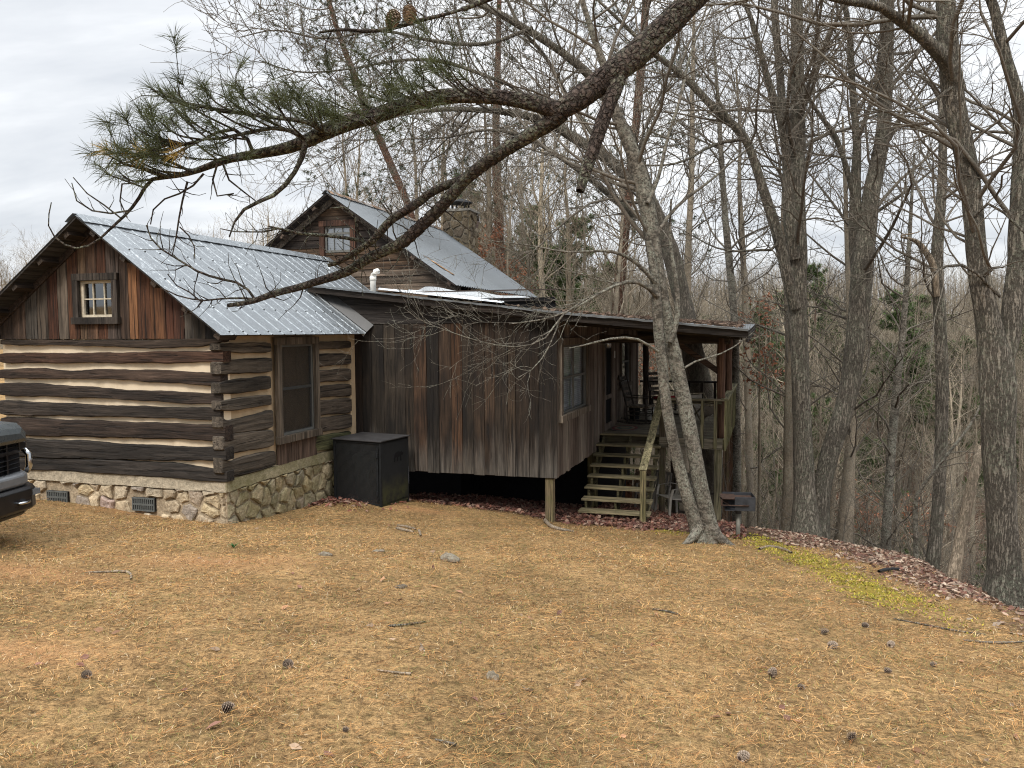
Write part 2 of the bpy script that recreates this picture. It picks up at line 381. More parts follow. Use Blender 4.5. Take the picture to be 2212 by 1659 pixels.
CONE = M_attr('cone_scales', .85, .15, .4, 60., .4)
def mk_ground():
    s = SH('lawn_soil'); p = s.pos(); a = s.N('Attribute', attribute_name='col'); sp = s.N('SeparateColor', {0: a.outputs['Color']})
    n = s.noise(p, 55, 6, .65); n1 = s.noise(p, 9, 6, .6); n2 = s.noise(p, 1.4, 5, .6); n3 = s.noise(p, 160, 3, .6)
    c = s.mix(s.ramp(n, [(.3, 0.), (.68, 1.)]), (.085, .05, .024), (.42, .262, .115))
    c = s.mix(s.math('MULTIPLY', s.ramp(n3, [(.5, 0.), (.7, 1.)]), .55), c, (.52, .365, .19))
    c = s.mix(1., c, s.ramp(n2, [(.3, .62), (.7, 1.25)]), 'MULTIPLY'); n4 = s.noise(p, 3.6, 5, .65); c = s.mix(s.math('MULTIPLY', s.ramp(n4, [(.5, 0.), (.72, 1.)]), .55), c, (.15, .115, .05))
    c = s.mix(s.math('MULTIPLY', s.ramp(n1, [(.55, 0.), (.75, 1.)]), .3), c, (.15, .14, .05))
    n5 = s.noise(p, 17, 4, .7); c = s.mix(1., c, s.ramp(n5, [(.36, .5), (.5, 1.), (.64, 1.35)]), 'MULTIPLY'); c.node.clamp_result = False
    k = s.math('ADD', s.math('MULTIPLY', n1, .9), s.math('MULTIPLY', n, .55))
    cl = s.math('MULTIPLY', sp.outputs[2], s.ramp(k, [(.45, .1), (.8, 1.)])); c = s.mix(s.math('MULTIPLY', cl, s.ramp(n, [(.35, .2), (.6, .9)])), c, (.45, .235, .11))
    ms = s.ramp(s.math('ADD', s.math('SUBTRACT', sp.outputs[0], 1.19), s.math('MULTIPLY', s.math('ADD', k, s.noise(p, 3.4, 6, .7)), .80)), [(.56, 0.), (.72, 1.)])
    ms = s.math('MULTIPLY', ms, .85)
    mc = s.mix(n, (.10, .078, .018), (.40, .32, .04)); c = s.mix(ms, c, mc)
    lf = s.voro(p, 9., 'F1', 'Color'); lfv = s.N('SeparateColor', {0: lf}).outputs[0]
    lc = s.mix(lfv, (.075, .045, .03), (.26, .165, .115)); lc = s.mix(s.ramp(n, [(.35, 0.), (.6, 1.)]), (.04, .028, .02), lc)
    c = s.mix(sp.outputs[1], c, lc)
    h = s.math('ADD', n, s.math('ADD', s.math('MULTIPLY', n3, .4), n1))
    return s.done(c, .95, .08, nrm=s.bump(h, .8, .03))
GROUND = mk_ground()
# ---------------------------------------------------------------- ground
def grow_axis(a, b, st, far, k=1.13):
    c = list(np.arange(a, b+1e-6, st)); s = st; x = b
    while x < far[1]: s *= k; x += s; c.append(x)
    s = st; x = a
    while x > far[0]: s *= k; x -= s; c.insert(0, x)
    return np.array(c)
gx = grow_axis(-9.5, 9.5, .14, (-320, 330)); gy = grow_axis(-2, 20, .14, (-60, 340))
GX, GY = np.meshgrid(gx, gy); GZ = H(GX, GY)
def sn(x, y, s=1., o=0.):
    return (np.sin(x*1.3*s+o)+np.sin(y*1.7*s+o*2+1)+np.sin((x+y)*2.3*s+o)+np.sin((x-1.3*y)*3.1*s+1.7*o)+.7*np.sin(x*5.3*s+y*3.9*s)+.6*np.sin(y*7.1*s-x*4.7*s+o))/5.3
def zones(x, y):
    d = x-xedge(y); u = (x-CO[0])*RR[0]+(y-CO[1])*RR[1]; v = (x-CO[0])*VV[0]+(y-CO[1])*VV[1]
    leaf = np.clip((d+.35+.5*np.clip(13.5-y, 0, 2)/2+.5*sn(x, y, 1.2))/.5, 0, 1)
    lf2 = np.clip((v-3.95+.3*sn(x, y, 1.1, 2))/.5, 0, 1)*np.clip((u-.1)/.2, 0, 1)
    st = np.clip(1.3-np.hypot((u-5.6)/1.3, (v-5.9)/1.3), 0, 1)*1.2
    bn = np.clip(1.2-np.hypot((u+.0)/.9, (v-3.0)/.55), 0, 1)
    leaf = np.clip(np.maximum.reduce([leaf, lf2, st, bn*.6]), 0, 1)
    moss = np.exp(-((d+1.5)/.75)**2)*np.clip((y-5.5)/3, 0, 1)*.92
    moss = np.maximum(moss, .85*np.exp(-(np.hypot(u-6.0, v-4.3)/.8)**2))
    moss = np.maximum(moss, .6*np.exp(-((u-.35)/.3)**2)*np.clip((v+.3)/.4, 0, 1)*np.clip(3.6-v, 0, 1))
    moss = np.maximum(moss, .5*np.exp(-((v-2.9)/.4)**2)*np.clip((u+.2)/.4, 0, 1)*np.clip((4.6-u), 0, 1))
    moss = moss+.12*sn(x, y, .8, 4)
    clay = 0*x
    for px, py, rx, ry in ((20, 1232, .9, .35), (470, 1212, .9, .5), (320, 1110, .9, .25), (1000, 1085, .8, .25), (60, 1410, .5, .3), (900, 1100, .6, .2)):
        q = gnd(px, py); clay = np.maximum(clay, np.exp(-((x-q[0])/rx)**2-((y-q[1])/ry)**2))
    return np.stack([np.clip(moss, 0, 1), leaf, np.clip(clay, 0, 1), np.ones_like(x)], -1)
ny, nx = GX.shape
ii = (np.arange(ny-1)[:, None]*nx+np.arange(nx-1)[None, :]).ravel()
ground = np_obj('ground', np.stack([GX, GY, GZ], -1).reshape(-1, 3), [np.stack([ii, ii+1, ii+nx+1, ii+nx], -1)], GROUND, col=zones(GX, GY).reshape(-1, 4), smooth=True)
tagp(ground, 'straw coloured lawn falling away into a leaf covered wooded valley', None, None, 'structure')
# ---------------------------------------------------------------- cabin
cabin = thing('cabin', 'rustic log and board cabin with metal roofs, stone foundation and a raised porch', 'cabin', CO, -TH)
DK, DR, RU, BR, GR, BK, GB2 = (.035, .024, .018), (.075, .03, .017), (.085, .037, .019), (.165, .078, .036), (.075, .064, .052), (.014, .012, .011), (.16, .125, .09)
def wav(n, amp): return [random.uniform(-amp, amp) for _ in range(n)]
def plank_u(mb, u0, u1, z0, z1a, z1b, v, th, col, n=7, wob=.006):
    """vertical board on a wall facing -v"""
    la, lb = wav(n+1, wob), wav(n+1, wob); secs = []
    dv = random.uniform(-.006, .006)
    for i in range(n+1):
        t = i/n; za = z0+(z1a-z0)*t; zb = z0+(z1b-z0)*t
        secs.append([(u0+la[i], v+dv, za), (u1+lb[i], v+dv, zb), (u1+lb[i], v+dv+th, zb), (u0+la[i], v+dv+th, za)])
    mb.loft(secs, col)
# --- log wing: foundation
def clip_poly(poly, m, n):
    out = []
    for i in range(len(poly)):
        a, b = poly[i], poly[(i+1) % len(poly)]
        da, db = np.dot(a-m, n), np.dot(b-m, n)
        if da <= 0: out.append(a)
        if da*db < 0: out.append(a+(b-a)*da/(da-db))
    return out
def stones(mb, Wd, z0, z1, to3, holes=(), cs=.30, ch=.215, dk=1.):
    seeds = []
    ny_ = max(1, round((z1-z0)/ch)); nx_ = round(Wd/cs)
    for j in range(-1, ny_+1):
        for i in range(-1, nx_+1):
            seeds.append(np.array([(i+.5+random.uniform(-.38, .38)+(.5 if j % 2 else 0))*Wd/nx_, z0+(j+.5+random.uniform(-.36, .36))*(z1-z0)/ny_]))
    pal = [(.40, .32, .22), (.36, .30, .215), (.46, .37, .25), (.33, .25, .21), (.34, .275, .205), (.45, .36, .225), (.42, .33, .21), (.29, .245, .2), (.48, .40, .29)]
    for s in seeds:
        poly = [np.array(q, float) for q in ((0.01, z0), (Wd-.01, z0), (Wd-.01, z1), (0.01, z1))]
        for t in seeds:
            if t is s or np.linalg.norm(t-s) > 1.2: continue
            poly = clip_poly(poly, (s+t)/2, t-s)
            if len(poly) < 3: break
        if len(poly) < 3: continue
        c = sum(poly)/len(poly)
        if any(h[0]-.05 < c[0] < h[1]+.05 and h[2]-.06 < c[1] < h[3]+.06 for h in holes): continue
        for h in holes:   # keep the mouth of each vent clear
            m = np.array([(h[0]+h[1])/2, (h[2]+h[3])/2]); hw, hh = (h[1]-h[0])/2+.01, (h[3]-h[2])/2+.01
            dx, dz = c-m
            if abs(dx)/hw > abs(dz)/hh: nn = np.array([-np.sign(dx), 0.]); mm = m+np.array([np.sign(dx)*hw, 0])
            else: nn = np.array([0., -np.sign(dz)]); mm = m+np.array([0, np.sign(dz)*hh])
            poly = clip_poly(poly, mm, nn)
            if len(poly) < 3: break
        if len(poly) < 3: continue
        c = sum(poly)/len(poly)
        ring = []
        for i in range(len(poly)):
            a, b = poly[i], poly[(i+1) % len(poly)]; L = np.linalg.norm(b-a)
            if L < .025: continue
            m = max(1, int(L/.07))
            for q in range(m):
                p = a+(b-a)*q/m; dirc = c-p; dl = np.linalg.norm(dirc)
                ring.append(p+dirc/dl*min(.02+random.uniform(-.007, .013), dl*.6))
        if len(ring) < 4: continue
        tx, tz = random.uniform(-.12, .12), random.uniform(-.12, .12); d0 = random.uniform(.028, .06); n = len(ring); vs = []; fs = []
        for sc, dp in ((1., -.02), (1., d0*.55), (.86, d0), (.5, d0*1.12)):
            for p in ring:
                q = c+(p-c)*sc*(1 if sc == 1 else random.uniform(.93, 1.05)); e = dp+(tx*(q-c)[0]+tz*(q-c)[1])*(dp > 0)+(random.uniform(-.007, .007) if sc < 1 else 0)
                vs.append(to3(q[0], q[1], e))
        for r in range(3):
            for i in range(n):
                a, b = r*n+i, r*n+(i+1) % n; fs.append((a, b, b+n, a+n))
        vs.append(to3(c[0], c[1], d0*1.15)); k = len(vs)-1
        for i in range(n): fs.append((3*n+i, 3*n+(i+1) % n, k))
        mb.add(vs, fs, rc(tuple(q*dk for q in random.choice(pal)), .15))
LW = 4.15
def q2(x, y): return (x/1.952/1.82278, (1300+y/1.952)/1.82278)          # crop -> D pixels
def q4(x, y): return ((800+x/1.952)/1.82278, (1300+y/1.952)/1.82278)
fz1 = -.60
vents = []
for a, b in (((357, 1232), (518, 1337)), ((1013, 1283), (1187, 1398))):
    p, q = on_v(*q2(*a), -.03), on_v(*q2(*b), -.03); vents.append((p[0]+LW, q[0]+LW, q[2], p[2]))
mb = MB()
mb.box((-LW, .02, -2.1), (-.0, .3, fz1+.05), (.34, .27, .185, .3))
mb.box((-.3, .3, -2.4), (-.0, 3.86, fz1+.05), (.30, .25, .165, .3))
stones(mb, LW, -1.32, fz1-.10, lambda a, z, e: (-LW+a, .02-e, z), vents)
stones(mb, 3.85, -1.85, fz1-.09, lambda a, z, e: (e, .0+a, z))
mb.loft([[(u, .02-.05, fz1-.10+random.uniform(-.012, .012)), (u, .02-.015, fz1+.06), (u, .1, fz1+.06), (u, .1, fz1-.1)] for u in np.linspace(-LW, .03, 24)], (.32, .27, .195, .7))
mb.loft([[(.045, v, fz1-.09+random.uniform(-.012, .012)), (.02, v, fz1+.07), (-.1, v, fz1+.07), (-.1, v, fz1-.1)] for v in np.linspace(.0, 3.86, 24)], (.33, .28, .19, .7))
fnd = mb.build('foundation', STONE, cabin)
for h in vents:
    m = MB(); u0, u1, z0, z1 = h[0]-LW, h[1]-LW, h[2], h[3]; c = (.085, .09, .085, .5)
    m.box((u0, -.035, z0), (u1, -.012, z0+.02), c); m.box((u0, -.035, z1-.02), (u1, -.012, z1), c)
    zm = (z0+z1)/2; m.box((u0+.012, -.034, zm-.014), (u1-.012, -.014, zm+.014), c)
    nb = 11
    for i in range(nb+1):
        x = u0+(u1-u0-.018)*i/nb; m.box((x, -.033, z0+.02), (x+.018, -.013, z1-.02), c)
    v_ = m.build('vent', ATTR, fnd); m2 = MB(); m2.box((u0, -.012, z0), (u1, .015, z1), (.004, .004, .004, 0)); m2.build('vent_opening', VOID, fnd)
# --- log walls
def log_u(mb, tr, col, u_end, v0=-.035):
    tr = sorted(tr); us = [t[0] for t in tr]; zt = [t[1] for t in tr]; zb = [t[2] for t in tr]
    n = max(8, int((us[-1]-us[0])/.09)); secs = []; p1, p2 = random.uniform(0, 9), random.uniform(0, 9)
    for i in range(n+1):
        u = us[0]+(us[-1]-us[0])*i/n
        a = np.interp(u, us, zt)+.005*sin(u*5+p1)+.003*sin(u*13+p2)+random.uniform(-.003, .003)
        b = np.interp(u, us, zb)+.005*sin(u*6+p2)+.003*sin(u*15+p1)+random.uniform(-.003, .003)
        k = .9 if i in (0, n) else 1.; m, h = (a+b)/2, (a-b)/2*k; bl = v0+.012*sin(u*4+p2)+random.uniform(-.004, .004)
        secs.append([(u, bl+.035, m-h), (u, bl+.004, m-h*.86), (u, bl, m-h*.3), (u, bl+.001, m+h*.4), (u, bl+.005, m+h*.88), (u, bl+.03, m+h), (u, .14, m+h), (u, .14, m-h)])
    mb.loft(secs, col)
glogs = [[(0, 70, 115), (620, 75, 120), (1230, 68, 142), (1560, 62, 122), (1700, 58, 90)],
 [(0, 175, 255), (700, 175, 252), (1200, 165, 255), (1500, 160, 250), (1735, 158, 248)],
 [(18, 302, 375), (300, 292, 372), (520, 312, 378), (800, 300, 375), (1160, 305, 402), (1400, 318, 415), (1690, 330, 432)],
 [(18, 402, 505), (300, 412, 512), (700, 440, 522), (1000, 462, 540), (1350, 475, 562), (1690, 490, 572)],
 [(22, 540, 655), (400, 560, 662), (900, 582, 668), (1300, 592, 682), (1690, 602, 694)],
 [(25, 668, 815), (500, 690, 820), (1000, 708, 832), (1400, 722, 845), (1735, 732, 858)],
 [(60, 838, 980), (600, 850, 992), (1000, 880, 1000), (1400, 897, 1008), (1740, 905, 1005)],
 [(60, 988, 1068), (500, 990, 1085), (900, 1002, 1112), (1300, 1022, 1140), (1740, 1085, 1175)]]
def on_uf(x, y): return on_u(*q4(x, y), .035)
mb = MB(); lc = [(.04, .028, .02), (.058, .031, .02), (.048, .031, .022), (.042, .03, .023), (.036, .028, .022), (.04, .027, .02), (.03, .025, .021), (.03, .025, .021)]
for i, L in enumerate(glogs):
    tr = []
    for x, a, b in L:
        p, q = on_v(*q2(x, a), -.035), on_v(*q2(x, b), -.035); tr.append((min(p[0], .055), p[2], q[2]))
    if i >= 2: tr[0] = (-LW-.05, tr[0][1], tr[0][2])
    log_u(mb, tr, (*lc[i], random.random()), .05)
lw1 = mb.build('log_wall', LOGU, cabin, smooth=False); tagp(lw1, 'gable end log wall of dark hewn logs')
mb = MB(); mb.loft([[(u, .045+random.uniform(-.006, .006), fz1+.03), (u, .045+random.uniform(-.006, .006), 1.52), (u, .2, 1.52), (u, .2, fz1+.03)] for u in np.linspace(-LW, -.02, 40)], (.6, .5, .36, 0))
mb.build('chinking', CHINK, lw1)
slogsL = [[(8, 107, 155), (150, 103, 165), (300, 100, 178), (520, 100, 168)], [(35, 252, 345), (165, 235, 342), (350, 225, 328), (525, 212, 320)], [(48, 418, 500), (190, 392, 490), (525, 350, 452)],
 [(65, 555, 625), (190, 540, 622), (530, 492, 575)], [(65, 672, 760), (190, 700, 800), (400, 660, 775), (535, 612, 748)], [(80, 830, 935), (210, 800, 955), (540, 765, 890)], [(80, 1000, 1125), (215, 1012, 1132), (420, 955, 1085), (562, 925, 1040)]]
slogsR = [[(868, 95, 150), (1135, 83, 135)], [(868, 180, 280), (1135, 185, 260)], [(868, 312, 402), (1135, 298, 385)], [(872, 438, 518), (1138, 412, 505)], [(874, 548, 658), (1138, 525, 632)], [(874, 690, 792), (1140, 645, 745)], [(868, 825, 935), (1145, 775, 885)]]
mb = MB()
def log_v(mb, L, col, start=None):
    tr = []
    for x, a, b in L:
        p, q = on_uf(x, a), on_uf(x, b); e_ = .035*(p[2]-q[2]); tr.append((p[1], p[2]+e_, q[2]-e_))
    if start is not None: tr[0] = (start, tr[0][1], tr[0][2])
    m2 = MB(); log_u(m2, tr, col, 0)
    mb.add([(-y, x, z) for x, y, z in m2.v], m2.f, col)
for i, L in enumerate(slogsL): log_v(mb, L, (*rc((.082, .067, .051), .25)[:3], random.random()), start=-.075)
lw2 = mb.build('log_wall', LOGV, cabin); tagp(lw2, 'side log wall left of its window'); mb = MB()
for i, L in enumerate(slogsR): log_v(mb, L, (*rc((.08, .062, .046) if i < 6 else (.085, .085, .04), .2)[:3], random.random()))
lw3 = mb.build('log_wall', LOGV, cabin); tagp(lw3, 'short side log wall between the window and the boards')
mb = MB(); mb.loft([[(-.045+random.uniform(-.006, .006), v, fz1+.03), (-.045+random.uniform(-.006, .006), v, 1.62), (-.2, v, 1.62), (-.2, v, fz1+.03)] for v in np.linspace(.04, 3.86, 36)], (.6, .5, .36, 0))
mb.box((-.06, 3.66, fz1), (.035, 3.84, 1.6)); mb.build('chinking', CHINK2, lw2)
# --- gable boards
RZ = 3.28; RU0 = -2.1; SL = .715
def roofz(u): return RZ-SL*abs(u-RU0)
bx = [-120, 0, 105, 228, 330, 425, 515, 605, 700, 770, 860, 940, 1055, 1130, 1205, 1315, 1385, 1450, 1515, 1610, 1690, 1790, 1900, 1990]
bc = [BK, DK, (.05, .032, .022), GR, (.085, .065, .048), DR, (.10, .078, .058), RU, (.10, .062, .036), (.09, .05, .03), (.10, .042, .022), (.055, .04, .032), (.055, .035, .024), BR, RU, (.125, .056, .026), (.11, .05, .024), DR, (.06, .026, .016), GR, (.035, .028, .02), BK, DK]
def hole_plank(mb, u0, u1, z0, zt, v, th, col, hole, n=7, wob=.006):
    ha, hb, hc, hd = hole
    if u1 <= ha or u0 >= hb: plank_u(mb, u0, u1, z0, zt(u0), zt(u1), v, th, col, n, wob); return
    if u0 < ha: plank_u(mb, u0, ha, z0, zt(u0), zt(ha), v, th, col, n, wob)
    if u1 > hb: plank_u(mb, hb, u1, z0, zt(hb), zt(u1), v, th, col, n, wob)
    a, b = max(u0, ha), min(u1, hb)
    plank_u(mb, a, b, z0, hc, hc, v, th, col, 3, wob)
    if zt(a) > hd and zt(b) > hd: plank_u(mb, a, b, hd, zt(a), zt(b), v, th, rc(col[:3], .15), 3, wob)
_tl, _br = on_v(157, 592, -.05), on_v(258, 700, -.05); GWIN = (_tl[0]+.06, _br[0]-.06, _br[2]+.06, _tl[2]-.06)
mb = MB()
for a, b, c in zip(bx[:-1], bx[1:], bc):
    u0, u1 = on_v(a/4.032, 730, -.03)[0], on_v(b/4.032, 730, -.03)[0]
    u0 = max(u0, -4.2); u1 = min(u1, .06)
    if u1 <= u0: continue
    hole_plank(mb, u0+.003, u1-.003, 1.515, lambda u: max(1.53, roofz(u)-.06), -.03, .03, rc(c, .1), GWIN)
gb = mb.build('gable_boards', WVG, cabin, bevel=.003)
mb = MB(); mb.add([(-4.2, .16, 1.5), (.02, .16, 1.5), (RU0, .16, RZ-.1)], [(0, 1, 2)]); mb.build('gable_backing', VOID, cabin)
# --- windows
def sashwin(name, to, w, h, fr, rows, cols, fcol, fmat, bars, barw=.018, blind=None, dep=.07, sill=True, rail=None, frame_d=.05, smat=None, screen=False):
    """to(a, z, e): a across, z up, e outwards; opening w x h from (0,0); fr = casing width"""
    def bx_(m, a0, a1, z0, z1, e0, e1, c): 
        P = [to(a, z, e) for e in (e0, e1) for a, z in ((a0, z0), (a1, z0), (a1, z1), (a0, z1))]
        m.add(P, [(0, 3, 2, 1), (4, 5, 6, 7), (0, 1, 5, 4), (1, 2, 6, 5), (2, 3, 7, 6), (3, 0, 4, 7)], c)
    m = MB()
    bx_(m, -fr, 0, -fr, h, -.02, frame_d, rc(fcol)); bx_(m, w, w+fr, -fr, h, -.02, frame_d, rc(fcol)); bx_(m, -fr-.003, w+fr+.003, h, h+fr, -.02, frame_d+.003, rc(fcol))
    f = m.build('window', fmat, cabin, bevel=.004)
    if sill:
        m = MB(); bx_(m, -fr-.02, w+fr+.02, -fr, 0, -.02, frame_d+.025, rc(fcol)); m.build('sill', fmat, f, bevel=.004)
    bm_ = smat or GREYP; m = MB(); s = .04
    for a0, a1, z0, z1 in ((0, s, 0, h), (w-s, w, 0, h), (s, w-s, 0, s), (s, w-s, h-s, h)): bx_(m, a0, a1, z0, z1, -dep, -dep+.03, bars)
    if rail:
        for a0, a1, z in rail: bx_(m, a0, a1, z-.022, z+.022, -dep-.002, -dep+.028, bars)
    for i in range(1, cols): bx_(m, w*i/cols-barw/2, w*i/cols+barw/2, s, h-s, -dep+.004, -dep+.022, bars)
    for i in range(1, rows): bx_(m, s, w-s, h*i/rows-barw/2, h*i/rows+barw/2, -dep+.002, -dep+.024, bars)
    # reveals
    bx_(m, -.01, 0, 0, h, -dep-.05, .0, bars); bx_(m, w, w+.01, 0, h, -dep-.05, .0, bars); bx_(m, 0, w, h, h+.01, -dep-.05, 0, bars); bx_(m, 0, w, -.01, 0, -dep-.05, 0, bars)
    m.build('sash', bm_, f)
    m = MB(); m.add([to(a, z, -dep) for a, z in ((s, s), (w-s, s), (w-s, h-s), (s, h-s))], [(0, 1, 2, 3)]); m.build('pane', GLASS, f)
    if screen:
        m = MB(); m.add([to(a, z, -dep+.034) for a, z in ((s, s), (w-s, s), (w-s, h-s), (s, h-s))], [(0, 1, 2, 3)]); m.build('insect_screen', SCREEN, f)
    m = MB(); e = -dep-.05
    m.add([to(a, z, e) for a, z in ((-.02, -.02), (w+.02, -.02), (w+.02, h+.02), (-.02, h+.02))], [(0, 1, 2, 3)]); m.build('blind' if blind else 'dark_room', BLIND if blind else VOID, f)
    return f
tl, br = on_v(157, 592, -.05), on_v(258, 700, -.05)
u0, u1, z0, z1 = tl[0], br[0], br[2], tl[2]; fr = .105
w1 = sashwin('window', lambda a, z, e: (u0+fr+a, -.033-e, z0+fr+z), u1-u0-2*fr, z1-z0-2*fr, fr, 2, 3, (.05, .04, .032), WV, (.46, .40, .30, .2), blind=None, dep=.06, smat=ATTR)
tagp(w1, 'small six pane window in the board gable')
a0, a1, zb, zt = 1.25, 2.49, -.185, 1.527; fr2 = .12
w2 = sashwin('window', lambda a, z, e: (.035+e, a0+fr2+a, zb+fr2+z), a1-a0-2*fr2, zt-zb-2*fr2, fr2, 1, 1, (.12, .095, .07), WV2, (.06, .065, .06, .2), blind=True, dep=.05, rail=[(0, a1-a0-2*fr2, .75)], screen=True)
tagp(w2, 'tall double hung window with a screen in the log wall')
mb = MB()
for i in range(4):
    v0_ = a0+.06+i*(a1-a0-.1)/4; m2 = MB(); plank_u(m2, v0_, v0_+(a1-a0-.1)/4-.005, fz1+.07, zb-.0, zb-.0, -.02, .05, rc((.10, .068, .05)), 3)
    mb.add([(-y, x, z) for x, y, z in m2.v], m2.f, m2.c[0])
mb.build('board_infill', WV2, cabin)
# --- log wing roof
def ribbed(vs0, vs1, pitch, h):
    out = []; v = vs0
    while v < vs1:
        for a, b in ((0, 0), (pitch-.045, 0), (pitch-.032, h), (pitch-.013, h)):
            if v+a <= vs1: out.append((v+a, b))
        v += pitch
    out.append((vs1, 0)); return out
def roof_sheet(prof, s0, s1, fn, ns=6, th=.004):
    """fn(s, v, h) -> point"""
    V = [fn(s0+(s1-s0)*i/ns, v, h) for i in range(ns+1) for v, h in prof]; k = len(prof)
    Fq = [(i*k+j, i*k+j+1, (i+1)*k+j+1, (i+1)*k+j) for i in range(ns) for j in range(k-1)]
    return V, Fq
cs, sn_ = 1/sqrt(1+SL*SL), SL/sqrt(1+SL*SL)
def rf(side): return lambda s, v, h: (RU0+side*(s*cs+h*sn_), v, RZ-s*sn_+h*cs+.02)
SCUT = 1.25/cs; SEND = 2.42/cs
mb = MB()
V, Fq = roof_sheet(ribbed(-.42, 6.62, .305, .0105), 0, SCUT, rf(1)); mb.add(V, Fq, (.4, .45, .5, 0))
V, Fq = roof_sheet(ribbed(-.42, 3.72, .305, .0105), SCUT-.001, SEND, rf(1)); mb.add(V, Fq, (.4, .45, .5, 0))
V, Fq = roof_sheet(ribbed(-.42, 6.62, .305, .0105), 0, SEND, rf(-1), 2); mb.add(V, Fq, (.4, .45, .5, 0))
rw = mb.build('roof', GALV, cabin); tagp(rw, 'ribbed metal roof of the log wing')
sm = MB()
for s_ in (.85, 1.6, 2.3, 2.9):
    for v in np.arange(-.42+.305-.0225, 3.6 if s_ > SCUT else 6.5, .305):
        f0 = rf(1); p = f0(s_, v-.02, .006); sm.box((p[0]-0.009, p[1]-0.009, p[2]-.006), (p[0]+0.009, p[1]+0.009, p[2]+0.009), (.1, .1, .1, 0))
so_ = sm.build('roof_screws', DKMET, rw); so_['kind'] = 'stuff'
mb = MB()
for sd in (-1, 1):
    f_ = rf(sd)
    for a, b, v1 in ((0, SEND-.02, 3.69), ) if sd > 0 else ((0, SEND-.02, 6.6),):
        mb.add([f_(s, v, h) for h in (-.006, -.03) for s, v in ((a, -.40), (b, -.40), (b, v1), (a, v1))], [(0, 1, 2, 3), (7, 6, 5, 4), (0, 4, 5, 1), (1, 5, 6, 2), (2, 6, 7, 3), (3, 7, 4, 0)], (.06, .055, .05, .4))
    for s in np.linspace(.35, SEND-.08, 5):
        mb.add([f_(s+ds, v, h) for v in (-.36, .0) for ds, h in ((-.05, -.032), (.05, -.032), (.05, -.11), (-.05, -.11))], [(0, 3, 2, 1), (4, 5, 6, 7), (0, 1, 5, 4), (1, 2, 6, 5), (2, 3, 7, 6), (3, 0, 4, 7)], rc((.05, .036, .026)))
    mb.add([f_(s, v, h) for v in (-.06, -.035) for s, h in ((.05, -.032), (SEND-.05, -.032), (SEND-.05, -.13), (.05, -.13))], [(0, 3, 2, 1), (4, 5, 6, 7), (0, 1, 5, 4), (1, 2, 6, 5), (2, 3, 7, 6), (3, 0, 4, 7)], rc((.05, .034, .025)))
mb.build('eave_timber', WY, rw)
mb = MB()
for sd in (-1, 1):
    f_ = rf(sd); P = []
    for v in np.arange(-.44, 6.62, .1175):
        P.append([f_(0, v, .034), f_(.1, v, .032+.004*sin(v*40)), f_(.2+random.uniform(-.006, .006), v, .026+random.uniform(-.004, .006))])
    for i in range(len(P)-1): mb.add(P[i]+P[i+1], [(0, 1, 4, 3), (1, 2, 5, 4)], (.45, .5, .54, .3))
mb.build('ridge_cap', GALV, rw)
mb = MB(); f_ = rf(1)          # rake flashing where the wing meets the shed wall
mb.add([f_(s, v, h) for s, v, h in ((SCUT-.1, 3.70, .03), (SEND, 3.70, .03), (SEND, 3.73, .03), (SCUT-.1, 3.73, .03))], [(0, 1, 2, 3)], (.5, .5, .5, 0))
mb.add([f_(s, v, h) for s, v, h in ((SCUT-.1, 3.735, -.06), (SEND, 3.735, -.06), (SEND, 3.735, .03), (SCUT-.1, 3.735, .03))], [(0, 1, 2, 3)], (.5, .5, .5, 0))
mb.build('rake_trim', SHINY, rw)
mb = MB()
mb.add([f_(s, v, h) for s, v, h in ((SCUT-.05, 3.745, .04), (SEND-.0, 3.745, .04), (SEND-.0, 3.85, .20), (SCUT-.05, 3.85, .20))], [(0, 1, 2, 3)], (.5, .5, .5, 0)); mb.build('wall_flashing', DKMET, rw)
# --- shed addition
def shroof(u, v): return 2.42-.118*(u+.2)-(.0 if u < 4 else -.018*(u-4))+(max(0, u-4)/3.2)*.17*max(0, (v-3.6))/9.5
sb = [0.02, .17, .36, .62, .86, 1.06, 1.235, 1.50, 1.74, 1.99, 2.20, 2.42, 2.63, 2.83, 3.07, 3.22, 3.48, 3.66, 3.99]
scs = [DK, (.036, .031, .027), (.032, .029, .026), (.048, .043, .038), (.052, .046, .041), (.036, .03, .025), (.068, .044, .031), (.02, .018, .017), (.05, .036, .028), (.082, .05, .033), (.038, .032, .027), (.044, .033, .026), (.048, .035, .027), (.046, .038, .032), (.056, .043, .033), (.036, .028, .023), (.032, .025, .02), (.024, .021, .019)]
mb = MB()
for a, b, c in zip(sb[:-1], sb[1:], scs):
    plank_u(mb, a+.003, b-.003, -1.02+random.uniform(-.012, .012), 1.75, 1.75, SV, .03, rc((c[0]*.80, c[1]*.69, c[2]*.56), .08), 9, .005)
shw = mb.build('board_wall', WVS, cabin, bevel=.003); tagp(shw, 'dark upright board wall of the shed addition facing the lawn')
mb = MB(); u_l = -1.0
for k in range(4):
    za, zb_ = 1.755+k*.19, 1.755+k*.19+.185; n = 6
    ul = max(-.92, RU0+(RZ-zb_)/SL-.1)
    secs = []
    for u in np.linspace(ul, 3.99, 9):
        tp = min(zb_, shroof(u, 3.6)-.06)
        if tp-za < .02: tp = za+.02
        secs.append([(u, SV-.012-.004*k, za+random.uniform(-.004, .004)), (u, SV-.006-.004*k, tp), (u, SV+.03, tp), (u, SV+.03, za)])
    mb.loft(secs, rc((.032, .027, .024) if k < 3 else (.05, .035, .028), .2))
mb.build('upper_siding', WH, cabin)
